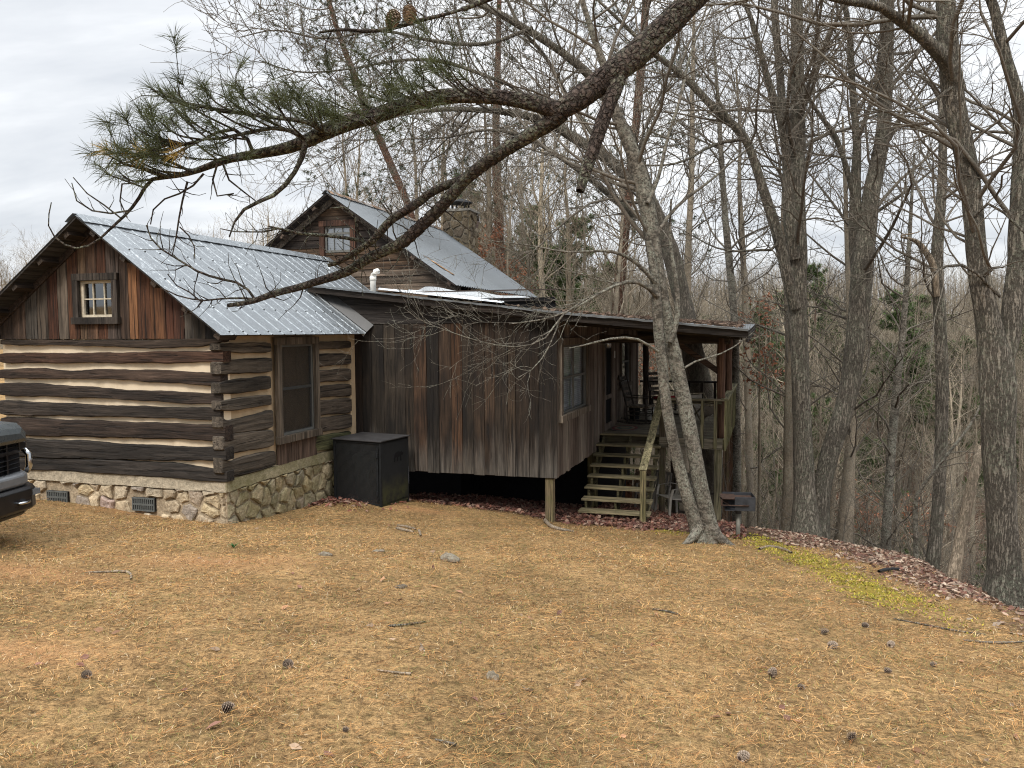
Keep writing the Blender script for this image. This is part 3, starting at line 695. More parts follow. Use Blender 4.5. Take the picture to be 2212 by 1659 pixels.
mb = MB(); mb.box((-.1, SV+.035, -1.03), (3.95, SV+.06, 2.2)); mb.box((.05, SV+.06, -1.03), (3.93, 6.6, -.99)); mb.box((.3, 7.62, -4.5), (3.98, 7.68, -1.0)); mb.box((3.94, 7.7, -5.), (3.99, 12.8, -.9)); mb.build('dark_backing', VOID, cabin)  # boxes below floor level: added near-black skirts standing in for crawlspace shade
# side wall of narrow boards
_A, _B = on_w(1207, 728), on_w(1268, 889); SWIN = (_A[1]+.08, _B[1]-.08, .02, _A[2]-.1)
_C = on_w(1340, 738)[1]; SWIN2 = (_C-.04, _C+1.34, .21, 1.44)
mb = MB(); v = SV+.03; VEND = 13.0; i = 0
while v < VEND:
    b = random.uniform(.16, .30); zb_ = -1.03+random.uniform(-.015, .01) if v < 7.6 else -.72
    m2 = MB(); tone = random.choice([(.21, .17, .135), (.18, .145, .115), (.14, .105, .082), (.24, .20, .16), (.12, .086, .066)])
    (lambda H_: hole_plank(m2, v+.003, min(v+b, VEND)-.003, zb_, lambda u: 1.78, 0, .03, rc(tone, .1), H_, 7, .004))(SWIN if v < 7.2 else SWIN2)
    
    kc = 0
    mb.add([(su(x)-y, x, z) for x, y, z in m2.v], m2.f, m2.c[0]); v += b
shs = mb.build('board_wall', WV2, cabin, bevel=.003); tagp(shs, 'greyer board wall on the porch side of the shed addition')
mb = MB(); mb.add([(su(v)-.16, v, z) for v, z in ((SV+.1, -1.0), (VEND, -1.0), (VEND, 2.0), (SV+.1, 2.0))], [(0, 1, 2, 3)]); mb.box((1.0, VEND-.03, -1.0), (su(VEND)-.04, VEND, 2.0)); mb.build('dark_backing', VOID, cabin)
mb = MB()
for k in range(2):
    mb.loft([[(su(v)+.004+.003*k, v, 1.785+k*.1), (su(v)+.004, v, 1.88+k*.1), (su(v)-.04, v, 1.88+k*.1), (su(v)-.04, v, 1.785+k*.1)] for v in (SV, 7, 10, VEND)], rc((.03, .024, .02)))
mb.build('fascia', WY, cabin)
# windows, door and lamp on the porch side
def sidew(pxa, pxb): return on_w(*pxa), on_w(*pxb)
def wside(off): return lambda a, z, e: (su(off[0]+a)+.008+e, off[0]+a, off[1]+z)
A, B = on_w(1207, 728), on_w(1268, 889); v0, v1, z0, z1 = A[1], B[1], -.05, A[2]-.02; fr = .13
ww, wh = v1-v0-2*fr, z1-z0-2*fr
w3 = sashwin('window', wside((v0+fr, z0+fr)), ww, wh, fr, 1, 2, (.16, .13, .10), WV2, (.05, .05, .047, .2), barw=.10, blind=True, dep=.04, rail=[(0, ww, wh*.52)], screen=False)
tagp(w3, 'pair of grey double hung windows beside the steps')
A, B = on_w(1340, 738), on_w(1352, 826); v0, v1 = A[1], B[1]
w5 = sashwin('window', wside((v0, .25)), 1.3, 1.15, .1, 1, 1, (.10, .08, .06), WV2, (.25, .23, .2, .2), dep=.04, rail=[(0, 1.3, .55)])
tagp(w5, 'narrow porch window beyond the door')
dv0, dv1 = on_w(1304, 800)[1], on_w(1320, 800)[1]
m = MB(); zt = 1.36
def sbox(m, va, vb, za, zb, e0, e1, c): m.add([(su(v)+e, v, z) for e in (e0, e1) for v, z in ((va, za), (vb, za), (vb, zb), (va, zb))], [(0, 3, 2, 1), (4, 5, 6, 7), (0, 1, 5, 4), (1, 2, 6, 5), (2, 3, 7, 6), (3, 0, 4, 7)], c)
DZ = -.70
sbox(m, dv0-.12, dv0, DZ, zt, -.01, .05, rc((.14, .11, .085))); sbox(m, dv1, dv1+.12, DZ, zt, -.01, .05, rc((.14, .11, .085))); sbox(m, dv0-.13, dv1+.13, zt, zt+.12, -.01, .053, rc((.12, .09, .07)))
for a, b, c, d in ((dv0, dv0+.1, DZ, zt), (dv1-.1, dv1, DZ, zt), (dv0+.1, dv1-.1, zt-.1, zt), (dv0+.1, dv1-.1, .02, .12), (dv0+.1, dv1-.1, DZ, DZ+.16)):
    sbox(m, a, b, c, d, .012, .04, rc((.13, .10, .08)))
dr = m.build('door', WV2, cabin, bevel=.003); tagp(dr, 'screen door with a weathered wood frame')
m = MB(); sbox(m, dv0+.1, dv1-.1, DZ+.1, zt-.05, .0, .01, (0, 0, 0, 0)); m.build('door_screen', VOID, dr)
m = MB(); m.tube([(su(dv0+.06)+.04, dv0+.06, .18), (su(dv0+.06)+.08, dv0+.06, .18), (su(dv0+.06)+.08, dv0+.06, .32), (su(dv0+.06)+.04, dv0+.06, .32)], .008, 6); m.build('handle', BLACKM, dr)
L = on_w(1304, 742); lv, lz = L[1]-.28, L[2]
m = MB(); m.box((su(lv)+.008, lv-.07, lz+.02), (su(lv)+.05, lv+.07, lz+.17)); m.tube([(su(lv)+.03, lv, lz+.13), (su(lv)+.13, lv, lz+.15), (su(lv)+.15, lv, lz+.1)], .02, 8); m.lathe([(.085, .0), (.085, .03), (.05, .045)], (su(lv)+.15, lv, lz+.07))
lamp = m.build('wall_lamp', BLACKM, cabin)
m = MB(); m.lathe([(.05, -.17), (.075, -.15), (.078, -.02), (.06, .0)], (su(lv)+.15, lv, lz+.07)); m.build('glass_jar', CLEARL, lamp, smooth=True)
m = MB(); sbox(m, dv1+.22, dv1+.36, .95, 1.12, .01, .03, (.5, .5, .47, .2)); m.build('notice_card', ATTR, cabin)
# --- shed and porch roof
mb = MB(); us = np.arange(-.92, 7.22, .038); vs = [3.55, 4.5, 6., 8., 10., 12., 13.9]
k = len(us); V = []
for v in vs:
    for i, u in enumerate(us):
        V.append((u if u < 7.1 else u+.02*(v-3.6), v, shroof(u, v)+.011*sin(i*pi/2*1.0)))
mb.add(V, [(a*k+i, a*k+i+1, (a+1)*k+i+1, (a+1)*k+i) for a in range(len(vs)-1) for i in range(k-1) if not (us[i] < 1.0 and vs[a] > 6.5)], (.4, .45, .5, 0))
sr = mb.build('roof', GALV2, cabin); tagp(sr, 'low sloping roof over the shed addition and porch')
mb = MB(); us2 = np.linspace(-.8, 7.2, 30)
mb.loft([[(u, 3.60, shroof(u, 3.6)-.13), (u, 3.58, shroof(u, 3.6)-.018), (u, 3.63, shroof(u, 3.6)-.018), (u, 3.63, shroof(u, 3.6)-.13)] for u in us2], (.03, .024, .02, .3))
for v in np.arange(4.6, 13.8, 1.2):
    mb.loft([[(u, v, shroof(u, v)-.20), (u, v, shroof(u, v)-.03), (u, v+.05, shroof(u, v)-.03), (u, v+.05, shroof(u, v)-.20)] for u in np.linspace(3.9, 7.1, 6)], rc((.035, .027, .02)))
    mb.loft([[(u, v, shroof(u, v)-.03), (u, v, shroof(u, v)-.012), (u, v+1.2, shroof(u, v+1.2)-.012), (u, v+1.2, shroof(u, v+1.2)-.03)] for u in np.linspace(3.9, 7.15, 6)], rc((.05, .038, .028)))
mb.loft([[(7.16+.02*(v-3.6), v, shroof(7.16, v)-.20), (7.16+.02*(v-3.6), v, shroof(7.16, v)-.02), (7.2+.02*(v-3.6), v, shroof(7.16, v)-.02), (7.2+.02*(v-3.6), v, shroof(7.16, v)-.20)] for v in (3.6, 7, 10, 13.85)], (.03, .024, .02, .3))
mb.build('rafter', WH, sr)
mb = MB()
for seg in (([(1.15+.0, 3.50), (7.2, 3.50)], .05), ):
    U = np.linspace(-.9, 7.2, 60)
    mb.loft([[(u, 3.535+random.uniform(-.004, .004), shroof(u, 3.6)-.012+random.uniform(-.012, .006)), (u, 3.53, shroof(u, 3.6)+.018), (u, 3.6, shroof(u, 3.6)+.022), (u, 3.6, shroof(u, 3.6)+.012)] for u in U], (.5, .5, .5, .2))
mb.build('drip_edge', GALV2, sr)
mb = MB()     # bright new flashing sheet lying on the roof below the tall gable
fp0, fp1 = on_v(815, 618, 3.6)[0], on_v(1086, 650, 3.6)[0]
for i, u in enumerate(np.linspace(fp0, fp1, 24)):
    pass
U = np.linspace(fp0, fp1, 24); prof = [(3.50, .03), (3.62, .035), (3.68, .065), (3.74, .035), (4.2, .04), (4.28, .075), (4.36, .045), (4.9, .06), (4.98, .10), (5.06, .07), (5.5, .12), (5.8, .20)]
V = [(u, v, shroof(u, v)+h+.035+.03*sin(i*.7)*max(0, (v-5.2))) for i, u in enumerate(U) for v, h in prof]; kk = len(prof)
mb.add(V, [(i*kk+j, i*kk+j+1, (i+1)*kk+j+1, (i+1)*kk+j) for i in range(len(U)-1) for j in range(kk-1)], (.7, .7, .7, 0)); mb.build('flashing', SHINY, sr)
p0 = on_v(806, 618, 3.95); pz = shroof(p0[0], 3.95)
m = MB(); hh = on_v(801, 588, 3.95)[2]-pz
m.tube([(p0[0], 3.95, pz-.05), (p0[0], 3.95, pz+hh*.7), (p0[0]+.02, 3.94, pz+hh*.88), (p0[0]+.07, 3.92, pz+hh), (p0[0]+.13, 3.9, pz+hh*1.03)], .055, 14)
m.lathe([(.062, -.02), (.062, .06)], (p0[0], 3.95, pz+hh*.62), k=14); m.build('vent_pipe', PVC, cabin, smooth=True)
# leaf litter on the porch roof
# --- tall main cabin
MV, MR, MZ, MS = 6.65, -1.93, 4.74, .69
def mz(u): return MZ-MS*abs(u-MR)
_t, _b = on_v(690, 478, MV-.05), on_v(769, 548, MV-.05); MWIN = (_t[0]+.06, _b[0]-.06, _b[2]+.04, _t[2]-.04)
mb = MB(); z = 1.7; cols = [(.055, .04, .03), (.085, .06, .043), (.12, .075, .045), (.07, .05, .038), (.045, .034, .028), (.16, .10, .06)]
while z < 4.6:
    h = random.uniform(.15, .19); a = MR-(MZ-.08-z)/MS; b = MR+(MZ-.08-z)/MS; a2 = MR-(MZ-.08-z-h)/MS; b2 = MR+(MZ-.08-z-h)/MS
    a, b, a2, b2 = max(a, -4.9), min(b, 1.05), max(a2, -4.9), min(b2, 1.05)
    if b2-a2 < .1: b2 = a2+.1
    n = 8; ya = wav(n+1, .004); secs = []
    def seg(qa, qb, a=a, b=b, a2=a2, b2=b2, z=z, h=h, ya=ya):
        out = []
        for i in range(n+1):
            t = qa+(qb-qa)*i/n; ul = a+(b-a)*t; uu = a2+(b2-a2)*t
            out.append([(ul, MV-.035, z+ya[i]), (uu, MV-.012, z+h+.01), (uu, MV+.02, z+h+.01), (ul, MV+.02, z)])
        return out
    c = random.choice(cols); c = tuple(x*.55 for x in c)
    if 2.45 < z < 3.0: c = random.choice([(.10, .066, .045), (.075, .05, .035), (.115, .085, .062)])
    cc = rc(c, .2)
    if z+h > MWIN[2] and z < MWIN[3]:
        mb.loft(seg(0, (MWIN[0]-a)/(b-a)), cc); mb.loft(seg((MWIN[1]-a)/(b-a), 1), cc)
        for za, zc in ((z, min(MWIN[2], z+h)), (max(z, MWIN[3]), z+h)):
            if zc-za > .012: mb.loft([[(u, MV-.034, za), (u, MV-.02, zc), (u, MV+.02, zc), (u, MV+.02, za)] for u in (MWIN[0], MWIN[1])], cc)
    else: mb.loft(seg(0, 1), cc)
    z += h
mw = mb.build('gable_siding', WH, cabin); tagp(mw, 'horizontal board gable of the tall rear section')
mb = MB(); mb.add([(-4.9, MV+.13, 1), (1.05, MV+.13, 1), (1.05, MV+.13, mz(1.05)-.05), (MR, MV+.13, MZ-.05), (-4.9, MV+.13, mz(-4.9)-.05)], [(0, 1, 2, 3, 4)])
mb.box((-4.9, MV+.14, -3.5), (1.05, 12.7, 2.5)); mb.build('main_walls', VOID, cabin)
mb = MB(); mb.box((1.03, MV-.05, 1.9), (1.12, MV+.06, mz(1.05)-.1), rc((.06, .045, .035))); mb.build('corner_board', WV, cabin)
def mf(sd): 
    c_, s_ = 1/sqrt(1+MS*MS), MS/sqrt(1+MS*MS)
    return lambda s, v, h: (MR+sd*(s*c_+h*s_), v, MZ-s*s_+h*c_+.02)
ML = 3.13*sqrt(1+MS*MS)
prof = [(v, .017*sin((v-6.3)*2*pi/.15)) for v in np.arange(6.28, 13.0, .025)]
mb = MB()
V, Fq = roof_sheet(prof, 0, ML, mf(1), 5); mb.add(V, Fq, (.4, .4, .4, 0))
V, Fq = roof_sheet(prof[::4], 0, ML, mf(-1), 1); mb.add(V, Fq, (.4, .4, .4, 0))
mr = mb.build('roof', GALV2, cabin); tagp(mr, 'corrugated metal roof of the tall rear section')
mb = MB()
for sd in (-1, 1):
    f_ = mf(sd)
    mb.add([f_(s, v, h) for h in (-.014, -.045) for s, v in ((0, 6.30), (ML-.05, 6.30), (ML-.05, 12.95), (0, 12.95))], [(0, 1, 2, 3), (7, 6, 5, 4), (0, 4, 5, 1), (1, 5, 6, 2), (2, 6, 7, 3), (3, 7, 4, 0)], (.05, .04, .035, .4))
    for s in np.linspace(.5, ML-.2, 4):
        mb.add([f_(s+ds, v, h) for v in (6.32, 6.66) for ds, h in ((-.05, -.046), (.05, -.046), (.05, -.12), (-.05, -.12))], [(0, 3, 2, 1), (4, 5, 6, 7), (0, 1, 5, 4), (1, 2, 6, 5), (2, 3, 7, 6), (3, 0, 4, 7)], rc((.09, .065, .05)))
    mb.add([f_(s, v, h) for v in (6.56, 6.60) for s, h in ((.05, -.046), (ML-.05, -.046), (ML-.05, -.17), (.05, -.17))], [(0, 3, 2, 1), (4, 5, 6, 7), (0, 1, 5, 4), (1, 2, 6, 5), (2, 3, 7, 6), (3, 0, 4, 7)], rc((.13, .11, .09)))
mb.build('eave_timber', WY, mr)
mb = MB()
for sd in (-1, 1):
    f_ = mf(sd); m_ = 40; P = [[f_(0, v, .05), f_(.13+random.uniform(-.02, .02), v, .035+random.uniform(-.006, .01))] for v in np.linspace(6.27, 13.0, m_)]
    for i in range(m_-1): mb.add(P[i]+P[i+1], [(0, 1, 3, 2)], rc(random.choice([(.22, .17, .13), (.26, .17, .11), (.30, .28, .26)])))
mb.build('ridge_cap', WY, mr)
f_ = mf(1); mb = MB()          # torn strip showing boards in the iron
sa = 2.55; mb.add([f_(s, v, .022) for s, v in ((sa, 6.75), (sa+.75, 6.95), (sa+.8, 7.12), (sa+.3, 6.98))], [(0, 1, 2, 3)], (.34, .20, .10, .3)); mb.build('torn_patch', WY, mr)
tl, br = on_v(690, 478, MV-.05), on_v(769, 548, MV-.05); u0, u1, z0, z1 = tl[0], br[0], br[2], tl[2]; fr = .13
w4 = sashwin('window', lambda a, z, e: (u0+fr+a, MV-.03-e, z0+.06+z), u1-u0-2*fr, z1-z0-.06-.13, fr, 1, 3, (.075, .038, .025), WV, (.16, .16, .155, .2), barw=.014, blind=True, dep=.03, frame_d=.06, sill=False, rail=[(0, u1-u0-2*fr, .42)])
tagp(w4, 'attic window with rust brown trim in the tall gable')
# chimney of field stone
cA, cB, cT = on_v(962, 480, 13.25), on_v(1019, 480, 13.25), on_v(990, 457, 13.25)
mb = MB(); ca, cb, czt = cA[0], cB[0], cT[2]; cd = .85
mb.box((ca+.02, 13.02, -2.5), (cb-.02, 13.02+cd-.04, czt-.02), (.28, .25, .2, .5))
stones(mb, cb-ca, czt-2.6, czt-.03, lambda a, z, e: (ca+a, 13.02-e, z), cs=.3, ch=.26, dk=.45)
stones(mb, cd, czt-2.6, czt-.03, lambda a, z, e: (cb-.02+e, 13.0+a, z), cs=.3, ch=.26, dk=.45)
ch = mb.build('chimney', STONE, cabin)
m = MB(); m.box((ca-.05, 12.97, czt-.02), (cb+.05, 13.05+cd, czt+.05), (.3, .29, .26, .3)); m.build('chimney_slab', STONE, ch)
cx, cy = (ca+cb)/2, 13.02+cd/2
m = MB()
for sx in (-1, 1):
    for sy in (-1, 1): m.box((cx+sx*.2-.02, cy+sy*.2-.02, czt+.05), (cx+sx*.2+.02, cy+sy*.2+.02, czt+.28))
m.lathe([(.42, .26), (.42, .29), (.06, .42)], (cx, cy, czt), k=4); m.build('chimney_cap', BLACKM, ch)
# --- porch deck
DU1 = 6.70; DVF, DVE = 7.45, 13.2; SVT = 7.85
GW = (.23, .19, .125)
mb = MB(); v = DVF+.02
while v < DVE:
    uL = su(v)+.03 if v > SVT else 5.42
    mb.loft([[(u, v, DZ-.035), (u, v+.132, DZ-.035), (u, v+.132, DZ+random.uniform(-.002, .002)), (u, v, DZ+random.uniform(-.002, .002))] for u in (uL, (uL+DU1)/2+.01*(v-DVF), DU1+.025*(v-DVF))], rc((.20, .17, .125), .18)); v += .138
dk = mb.build('porch_deck', TRW, cabin)
mb = MB()
mb.beam((5.40, DVF, DZ-.11), (DU1+.02, DVF, DZ-.11), .04, .22, rc((.20, .175, .13))); mb.beam((su(SVT), SVT+.02, DZ-.13), (5.40, SVT+.02, DZ-.13), .04, .18, rc((.10, .08, .05)))
mb.build('rim_joist', TRW, dk)
mb = MB(); mb.beam((DU1+.03, DVF-.02, DZ-.11), (DU1+.03+.025*5.7, DVE, DZ-.11), .04, .22, rc((.17, .15, .09)))
for u in (4.6, 5.2, 5.9, 6.4): mb.beam((u, SVT+.1, DZ-.12), (u, DVE, DZ-.12), .04, .17, rc((.08, .065, .045)))
mb.build('floor_joist', TRY, dk)
def gz(u, v): p = W(u, v, 0); return Hf(p[0], p[1])
def post(name, mat, u, v, z1, w=.14, col=GW, z0=None, par=cabin, round_=False, lab=None):
    m = MB(); z0 = gz(u, v)-.3 if z0 is None else z0
    if round_: m.tube([(u+random.uniform(-.012, .012), v, z0+(z1-z0)*t) for t in np.linspace(0, 1, 9)], [w/2*random.uniform(.92, 1.06) for _ in range(9)], 12, rc(col))
    else: m.loft([[(u+sx*w/2, v+sy*w/2, z) for sx, sy in ((-1, -1), (1, -1), (1, 1), (-1, 1))] for z in np.linspace(z0, z1, 6)], rc(col))
    o = m.build(name, mat, par, bevel=0 if round_ else .006, smooth=round_); tagp(o, lab); return o
post('foundation_post', TRZ, 3.83, 3.99, -1.0, .15, (.19, .145, .085)); post('foundation_post', TRZ, su(7.3)-.1, 7.4, -1.0, .2, (.15, .125, .06))
post('deck_post', TRZ, 6.63, 7.55, DZ-.2, .15, (.20, .175, .11)); post('deck_post', TRZ, 6.74, 9.9, DZ-.2, .15, (.16, .10, .065)); post('deck_post', TRZ, 6.82, 13.0, DZ-.2, .15, (.15, .085, .055))
post('deck_post', TRZ, 5.45, 7.60, DZ+.95, .13, (.16, .125, .085)); post('deck_post', TRZ, 5.55, 9.2, DZ-.2, .13, (.05, .035, .028)); post('deck_post', TRZ, 4.9, 12.9, DZ-.2, .15, (.06, .05, .04))
for i, (u, v) in enumerate(((6.66, 7.66), (6.76, 9.9), (6.82, 12.9))):
    post('porch_post', TIM, u, v, shroof(u, v)-.19, .19, (.135, .075, .048), DZ-.02, round_=True, lab='peeled log post holding up the porch roof')
post('porch_post', TIM, 4.4, 13.0, shroof(4.4, 13)-.19, .17, (.06, .045, .035), DZ, round_=True)
mb = MB(); c1 = (.05, .038, .028)
mb.beam((4.0, 7.66, 1.42), (6.85, 7.66, 1.40), .14, .17, rc(c1)); mb.beam((4.1, 12.9, 1.52), (6.9, 12.9, 1.50), .14, .15, rc(c1))
mb.build('beam', WH, cabin, bevel=.005)
mb = MB(); mb.beam((6.70, 7.5, shroof(6.7, 7.5)-.14), (6.86, 13.1, shroof(6.8, 13)-.14), .12, .16, rc(c1)); mb.build('beam', WY, cabin, bevel=.005)
mb = MB(); mb.beam((5.75, 7.66, 1.33), (6.62, 7.66, .72), .09, .12, rc((.10, .065, .045))); mb.build('brace', WH, cabin, bevel=.005)
# --- railings
RH = .84; rl = MB(); rl.beam((5.45, DVF+.02, DZ+RH), (DU1+.08, DVF+.02, DZ+RH-.01), .14, .04, rc((.20, .175, .12))); rl.beam((5.5, DVF+.02, DZ+RH-.06), (DU1, DVF+.02, DZ+RH-.06), .04, .08, rc((.16, .14, .09)))
fr_rail = rl.build('railing', TRW, cabin, bevel=.004); tagp(fr_rail, 'short front railing of the porch')
for u in (5.62, 6.02, 6.30, 6.57):
    m = MB(); m.box((u-.035, DVF-.06, DZ-.20), (u+.035, DVF-.022, DZ+RH-.02), rc((.19, .17, .10))); m.build('baluster', TRZ, fr_rail, bevel=.003)
rl = MB(); rl.beam((DU1+.05, DVF-.05, DZ+RH+.0), (DU1+.05+.025*5.7, DVE+.02, DZ+RH), .15, .04, rc((.21, .19, .11))); rr_ = rl.build('railing', TRY, cabin, bevel=.004); tagp(rr_, 'long mossy side railing of the porch')
for i, v in enumerate(np.linspace(DVF-.02, DVE-.15, 22)):
    u = DU1+.07+.025*(v-DVF); m = MB(); m.box((u-.02, v-.035, DZ-.24), (u+.02, v+.035, DZ+RH-.02), rc((.18, .165, .085))); m.build('baluster', TRZ, rr_, bevel=.003)
rl = MB(); rl.beam((su(DVE)+.02, DVE, DZ+RH), (DU1+.15, DVE, DZ+RH), .14, .05, rc((.035, .028, .022))); rb_ = rl.build('railing', WH, cabin); tagp(rb_, 'dark back railing of the porch')
for u in np.linspace(4.5, 6.7, 7):
    m = MB(); m.box((u-.035, DVE-.02, DZ-.1), (u+.035, DVE+.02, DZ+RH-.02), rc((.035, .028, .022))); m.build('baluster', WV, rb_)
# --- stairs
st = MB(); NT = 7; RI, RN = .178, .30; SLu, SRu = 4.06, 5.40
def spt(i): return SVT-RN*i, DZ-RI*i
for u in (SLu+.06, 4.72, SRu-.06):
    a, b = (SVT+.02, DZ-.16), (SVT-RN*7.5, DZ-RI*7.5-.16)
    st.add([(u+dx, v, z) for dx in (-.02, .02) for v, z in ((a[0], a[1]+.12), (a[0], a[1]-.12), (b[0]+.1, b[1]-.18), (b[0]-.15, b[1]-.18), (b[0]-.15, b[1]-.02))], [(0, 1, 2, 3, 4), (9, 8, 7, 6, 5)]+[(j, j+5, (j+1) % 5+5, (j+1) % 5) for j in range(5)], rc((.15, .13, .075)))
    for i in range(1, NT+1):
        v, z = spt(i); st.box((u-.022, v-.27, z-.2), (u+.022, v-.02, z-.04), rc((.09, .078, .04)))
stairs = st.build('stairs', TRY, cabin); tagp(stairs, 'wooden porch steps, green with algae')
for i in range(NT+1):
    v, z = spt(i); m = MB(); e = .02*i/7
    for a, b in ((-.30, -.16), (-.152, .0)) if i else ((-.12, .02),):
        m.loft([[(u, v+a, z-.04), (u, v+b, z-.04), (u, v+b, z), (u, v+a, z)] for u in (SLu-.03, 4.5, 4.9, SRu+.04)], rc((.21, .175, .105), .14))
    m.build('tread', TRW, stairs, bevel=.004)
nv, nz = spt(8.3); m = MB(); nz0 = gz(5.3, nv-.02)
m.loft([[(SRu-.08+sx*.055, nv+sy*.055, z) for sx, sy in ((-1, -1), (1, -1), (1, 1), (-1, 1))] for z in np.linspace(nz0-.2, -1.07, 5)], rc((.23, .19, .10))); m.build('newel_post', TRZ, stairs, bevel=.006)
m = MB(); m.beam((SRu-.08, nv-.06, -1.06), (5.45, 7.62, .30), .15, .04, rc((.33, .29, .17)), n=5); hr = m.build('handrail', TRY, stairs, bevel=.004); tagp(hr, 'sloping pale handrail board')
# ---------------------------------------------------------------- black animal-proof bin box
def rz_of(a, b): return atan2(b[1]-a[1], b[0]-a[0])
bf = on_z(824, 1100, -1.47); bl = on_z(722, 1086, -1.45); br_ = on_z(869, 1077, -1.47)
bw = float(np.hypot(*(bl-bf)[:2])); bd = min(float(np.hypot(*(br_-bf)[:2])), 1.15); bh = (1103-957)/F*bf[1]*1.0
ang = atan2((bf-bl)[1], (bf-bl)[0])     # along the front, towards its right corner
bx0 = bl+(bf-bl)*.0
binb = thing('bin_enclosure', 'black steel animal-proof bin box with a mesh front beside the stone foundation', 'bin enclosure', (bl[0], bl[1], -1.46), ang)
bw = min(bw, 1.15)
m = MB(); t = .04
for x in (0, bw-t):
    for y in (0, bd-t): m.box((x, y, -.05), (x+t, y+t, bh))
for z in (.03, bh-t):
    m.box((t, .002, z), (bw-t, t-.002, z+t-.004)); m.box((t, bd-t+.002, z), (bw-t, bd-.002, z+t-.004)); m.box((.002, t, z), (t-.002, bd-t, z+t-.004)); m.box((bw-t+.002, t, z), (bw-.002, bd-t, z+t-.004))
m.box((bw*.93-.02, -.01, .1), (bw*.93+.02, .0, bh-.1)); m.build('frame', BLACKM, binb, bevel=.003)
m = MB(); m.box((-.025, -.03, bh), (bw+.02, bd+.02, bh+.02)); m.build('lid', M_plain('box_lid', (.035, .033, .033), .7, .3, nz=.5, sc=7), binb, bevel=.004)
m = MB(); m.box((.01, .02, .02), (bw-.01, .024, bh-.01)); m.build('mesh_front', MESHM, binb)
m = MB(); m.box((bw-.018, .01, .0), (bw-.002, bd-.01, bh-.005)); m.box((.0, .01, .0), (.016, bd-.01, bh-.005)); m.box((.02, bd-.02, .0), (bw-.02, bd-.004, bh-.005)); m.box((.02, .03, .0), (bw-.02, bd-.03, .02)); m.build('side_panel', BINP, binb)
# bear-shaped plate on the right panel, near-black to paint the dark of a hole
bear = [(-.16, -.10), (-.13, -.10), (-.12, -.02), (-.06, -.01), (-.05, -.10), (-.015, -.10), (-.01, -.02), (.05, -.01), (.07, -.10), (.105, -.10), (.10, .0), (.15, .0), (.18, .02), (.17, .045), (.135, .06), (.125, .085), (.105, .07), (.07, .07), (.0, .085), (-.08, .08), (-.14, .06), (-.165, .01)]
m = MB(); y0 = bd*.62; n = len(bear)
P = [(bw+e, y0+a*.85, bh*.73+b*.95) for e in (.0, .004) for a, b in bear]
m.add(P, [tuple(range(n-1, -1, -1)), tuple(range(n, 2*n))]+[(j, (j+1) % n, (j+1) % n+n, j+n) for j in range(n)], (.001, .001, .001, 0)); em = m.build('bear_emblem', VOID, binb)
m = MB(); m.lathe([(.02, -.04), (.02, .04)], (bw*.93, -.02, bh*.8), k=8); m.build('hinge', BLACKM, binb); m = MB(); m.lathe([(.02, -.04), (.02, .04)], (bw*.93, -.02, bh*.22), k=8); m.build('hinge', BLACKM, binb)
m = MB()
for i in range(9): m.tube([(bw+.02, bd-.05+.004*(i % 2), bh*.52-i*.035), (bw+.026, bd-.045, bh*.52-i*.035-.03)], .008, 6)
m.build('chain', GRILLM, binb)
can = thing('trash_can', 'dark round trash can standing inside the black mesh box', 'trash can', binb.matrix_basis @ Vector((bw*.48, bd*.52, .03)))
m = MB(); m.lathe([(.26, 0), (.27, .03), (.32, .72), (.33, .74)], (0, 0, 0), k=28); m.build('body', PLASG, can, smooth=False)
m = MB(); m.lathe([(.345, .735), (.345, .79), (.30, .83), (.10, .86), (.0, .865)], (0, 0, 0), k=28); m.build('lid', PLASG, can)
# ---------------------------------------------------------------- park grill
gp = gnd(1594, 1160); gs = gp[1]/F
gr = thing('park_grill', 'black steel park grill on a galvanised post at the edge of the lawn', 'grill', (gp[0], gp[1], Hf(gp[0], gp[1])), radians(-8))
ph = (1160-1100)*gs
m = MB(); m.tube([(0, 0, -.25), (0, 0, ph)], .038, 14); m.build('post', GALVP, gr, smooth=True)
m = MB(); m.tube([(0, 0, ph-.06), (0, 0, ph+.03)], .052, 14); m.box((-.10, -.10, ph+.02), (.12, .1, ph+.03)); m.build('collar', GRILLM, gr)
bw_, bd_, bh_ = .50, .42, .24
m = MB(); z = ph+.03
m.box((-bw_/2, -bd_/2, z), (bw_/2, bd_/2, z+.008)); m.box((bw_/2-.006, -bd_/2, z+.008), (bw_/2, bd_/2, z+bh_)); m.box((-bw_/2+.006, bd_/2-.006, z+.008), (bw_/2-.007, bd_/2, z+bh_)); m.box((-bw_/2+.16, -bd_/2, z+.008), (bw_/2-.007, -bd_/2+.006, z+bh_)); m.box((-bw_/2, -bd_/2, z+.008), (-bw_/2+.005, bd_/2, z+.07))
m.build('firebox', GRILLM, gr, bevel=.002)
m = MB()
for i in range(14): m.tube([(-bw_/2-.02, -bd_/2+.03+i*.028, z+.185), (bw_/2-.02, -bd_/2+.03+i*.028, z+.185)], .006, 6)
m.tube([(-bw_/2-.02, -bd_/2+.02, z+.185), (-bw_/2-.02, bd_/2-.02, z+.185)], .009, 6)
gt = m.build('grate', RUST, gr)
m = MB(); m.tube([(-bw_/2-.06, -bd_/2-.03, z+.10), (.06, -bd_/2-.03, z+.10)], .010, 8)
for i in range(7): m.lathe([(.018, 0), (.018, .008)], (.03+i*.016, -bd_/2-.03, z+.10), axis=0, k=10)
m.box((-bw_/2-.07, -bd_/2-.04, z+.09), (-bw_/2-.05, -bd_/2+.05, z+.19)); m.build('handle', RUST, gt)
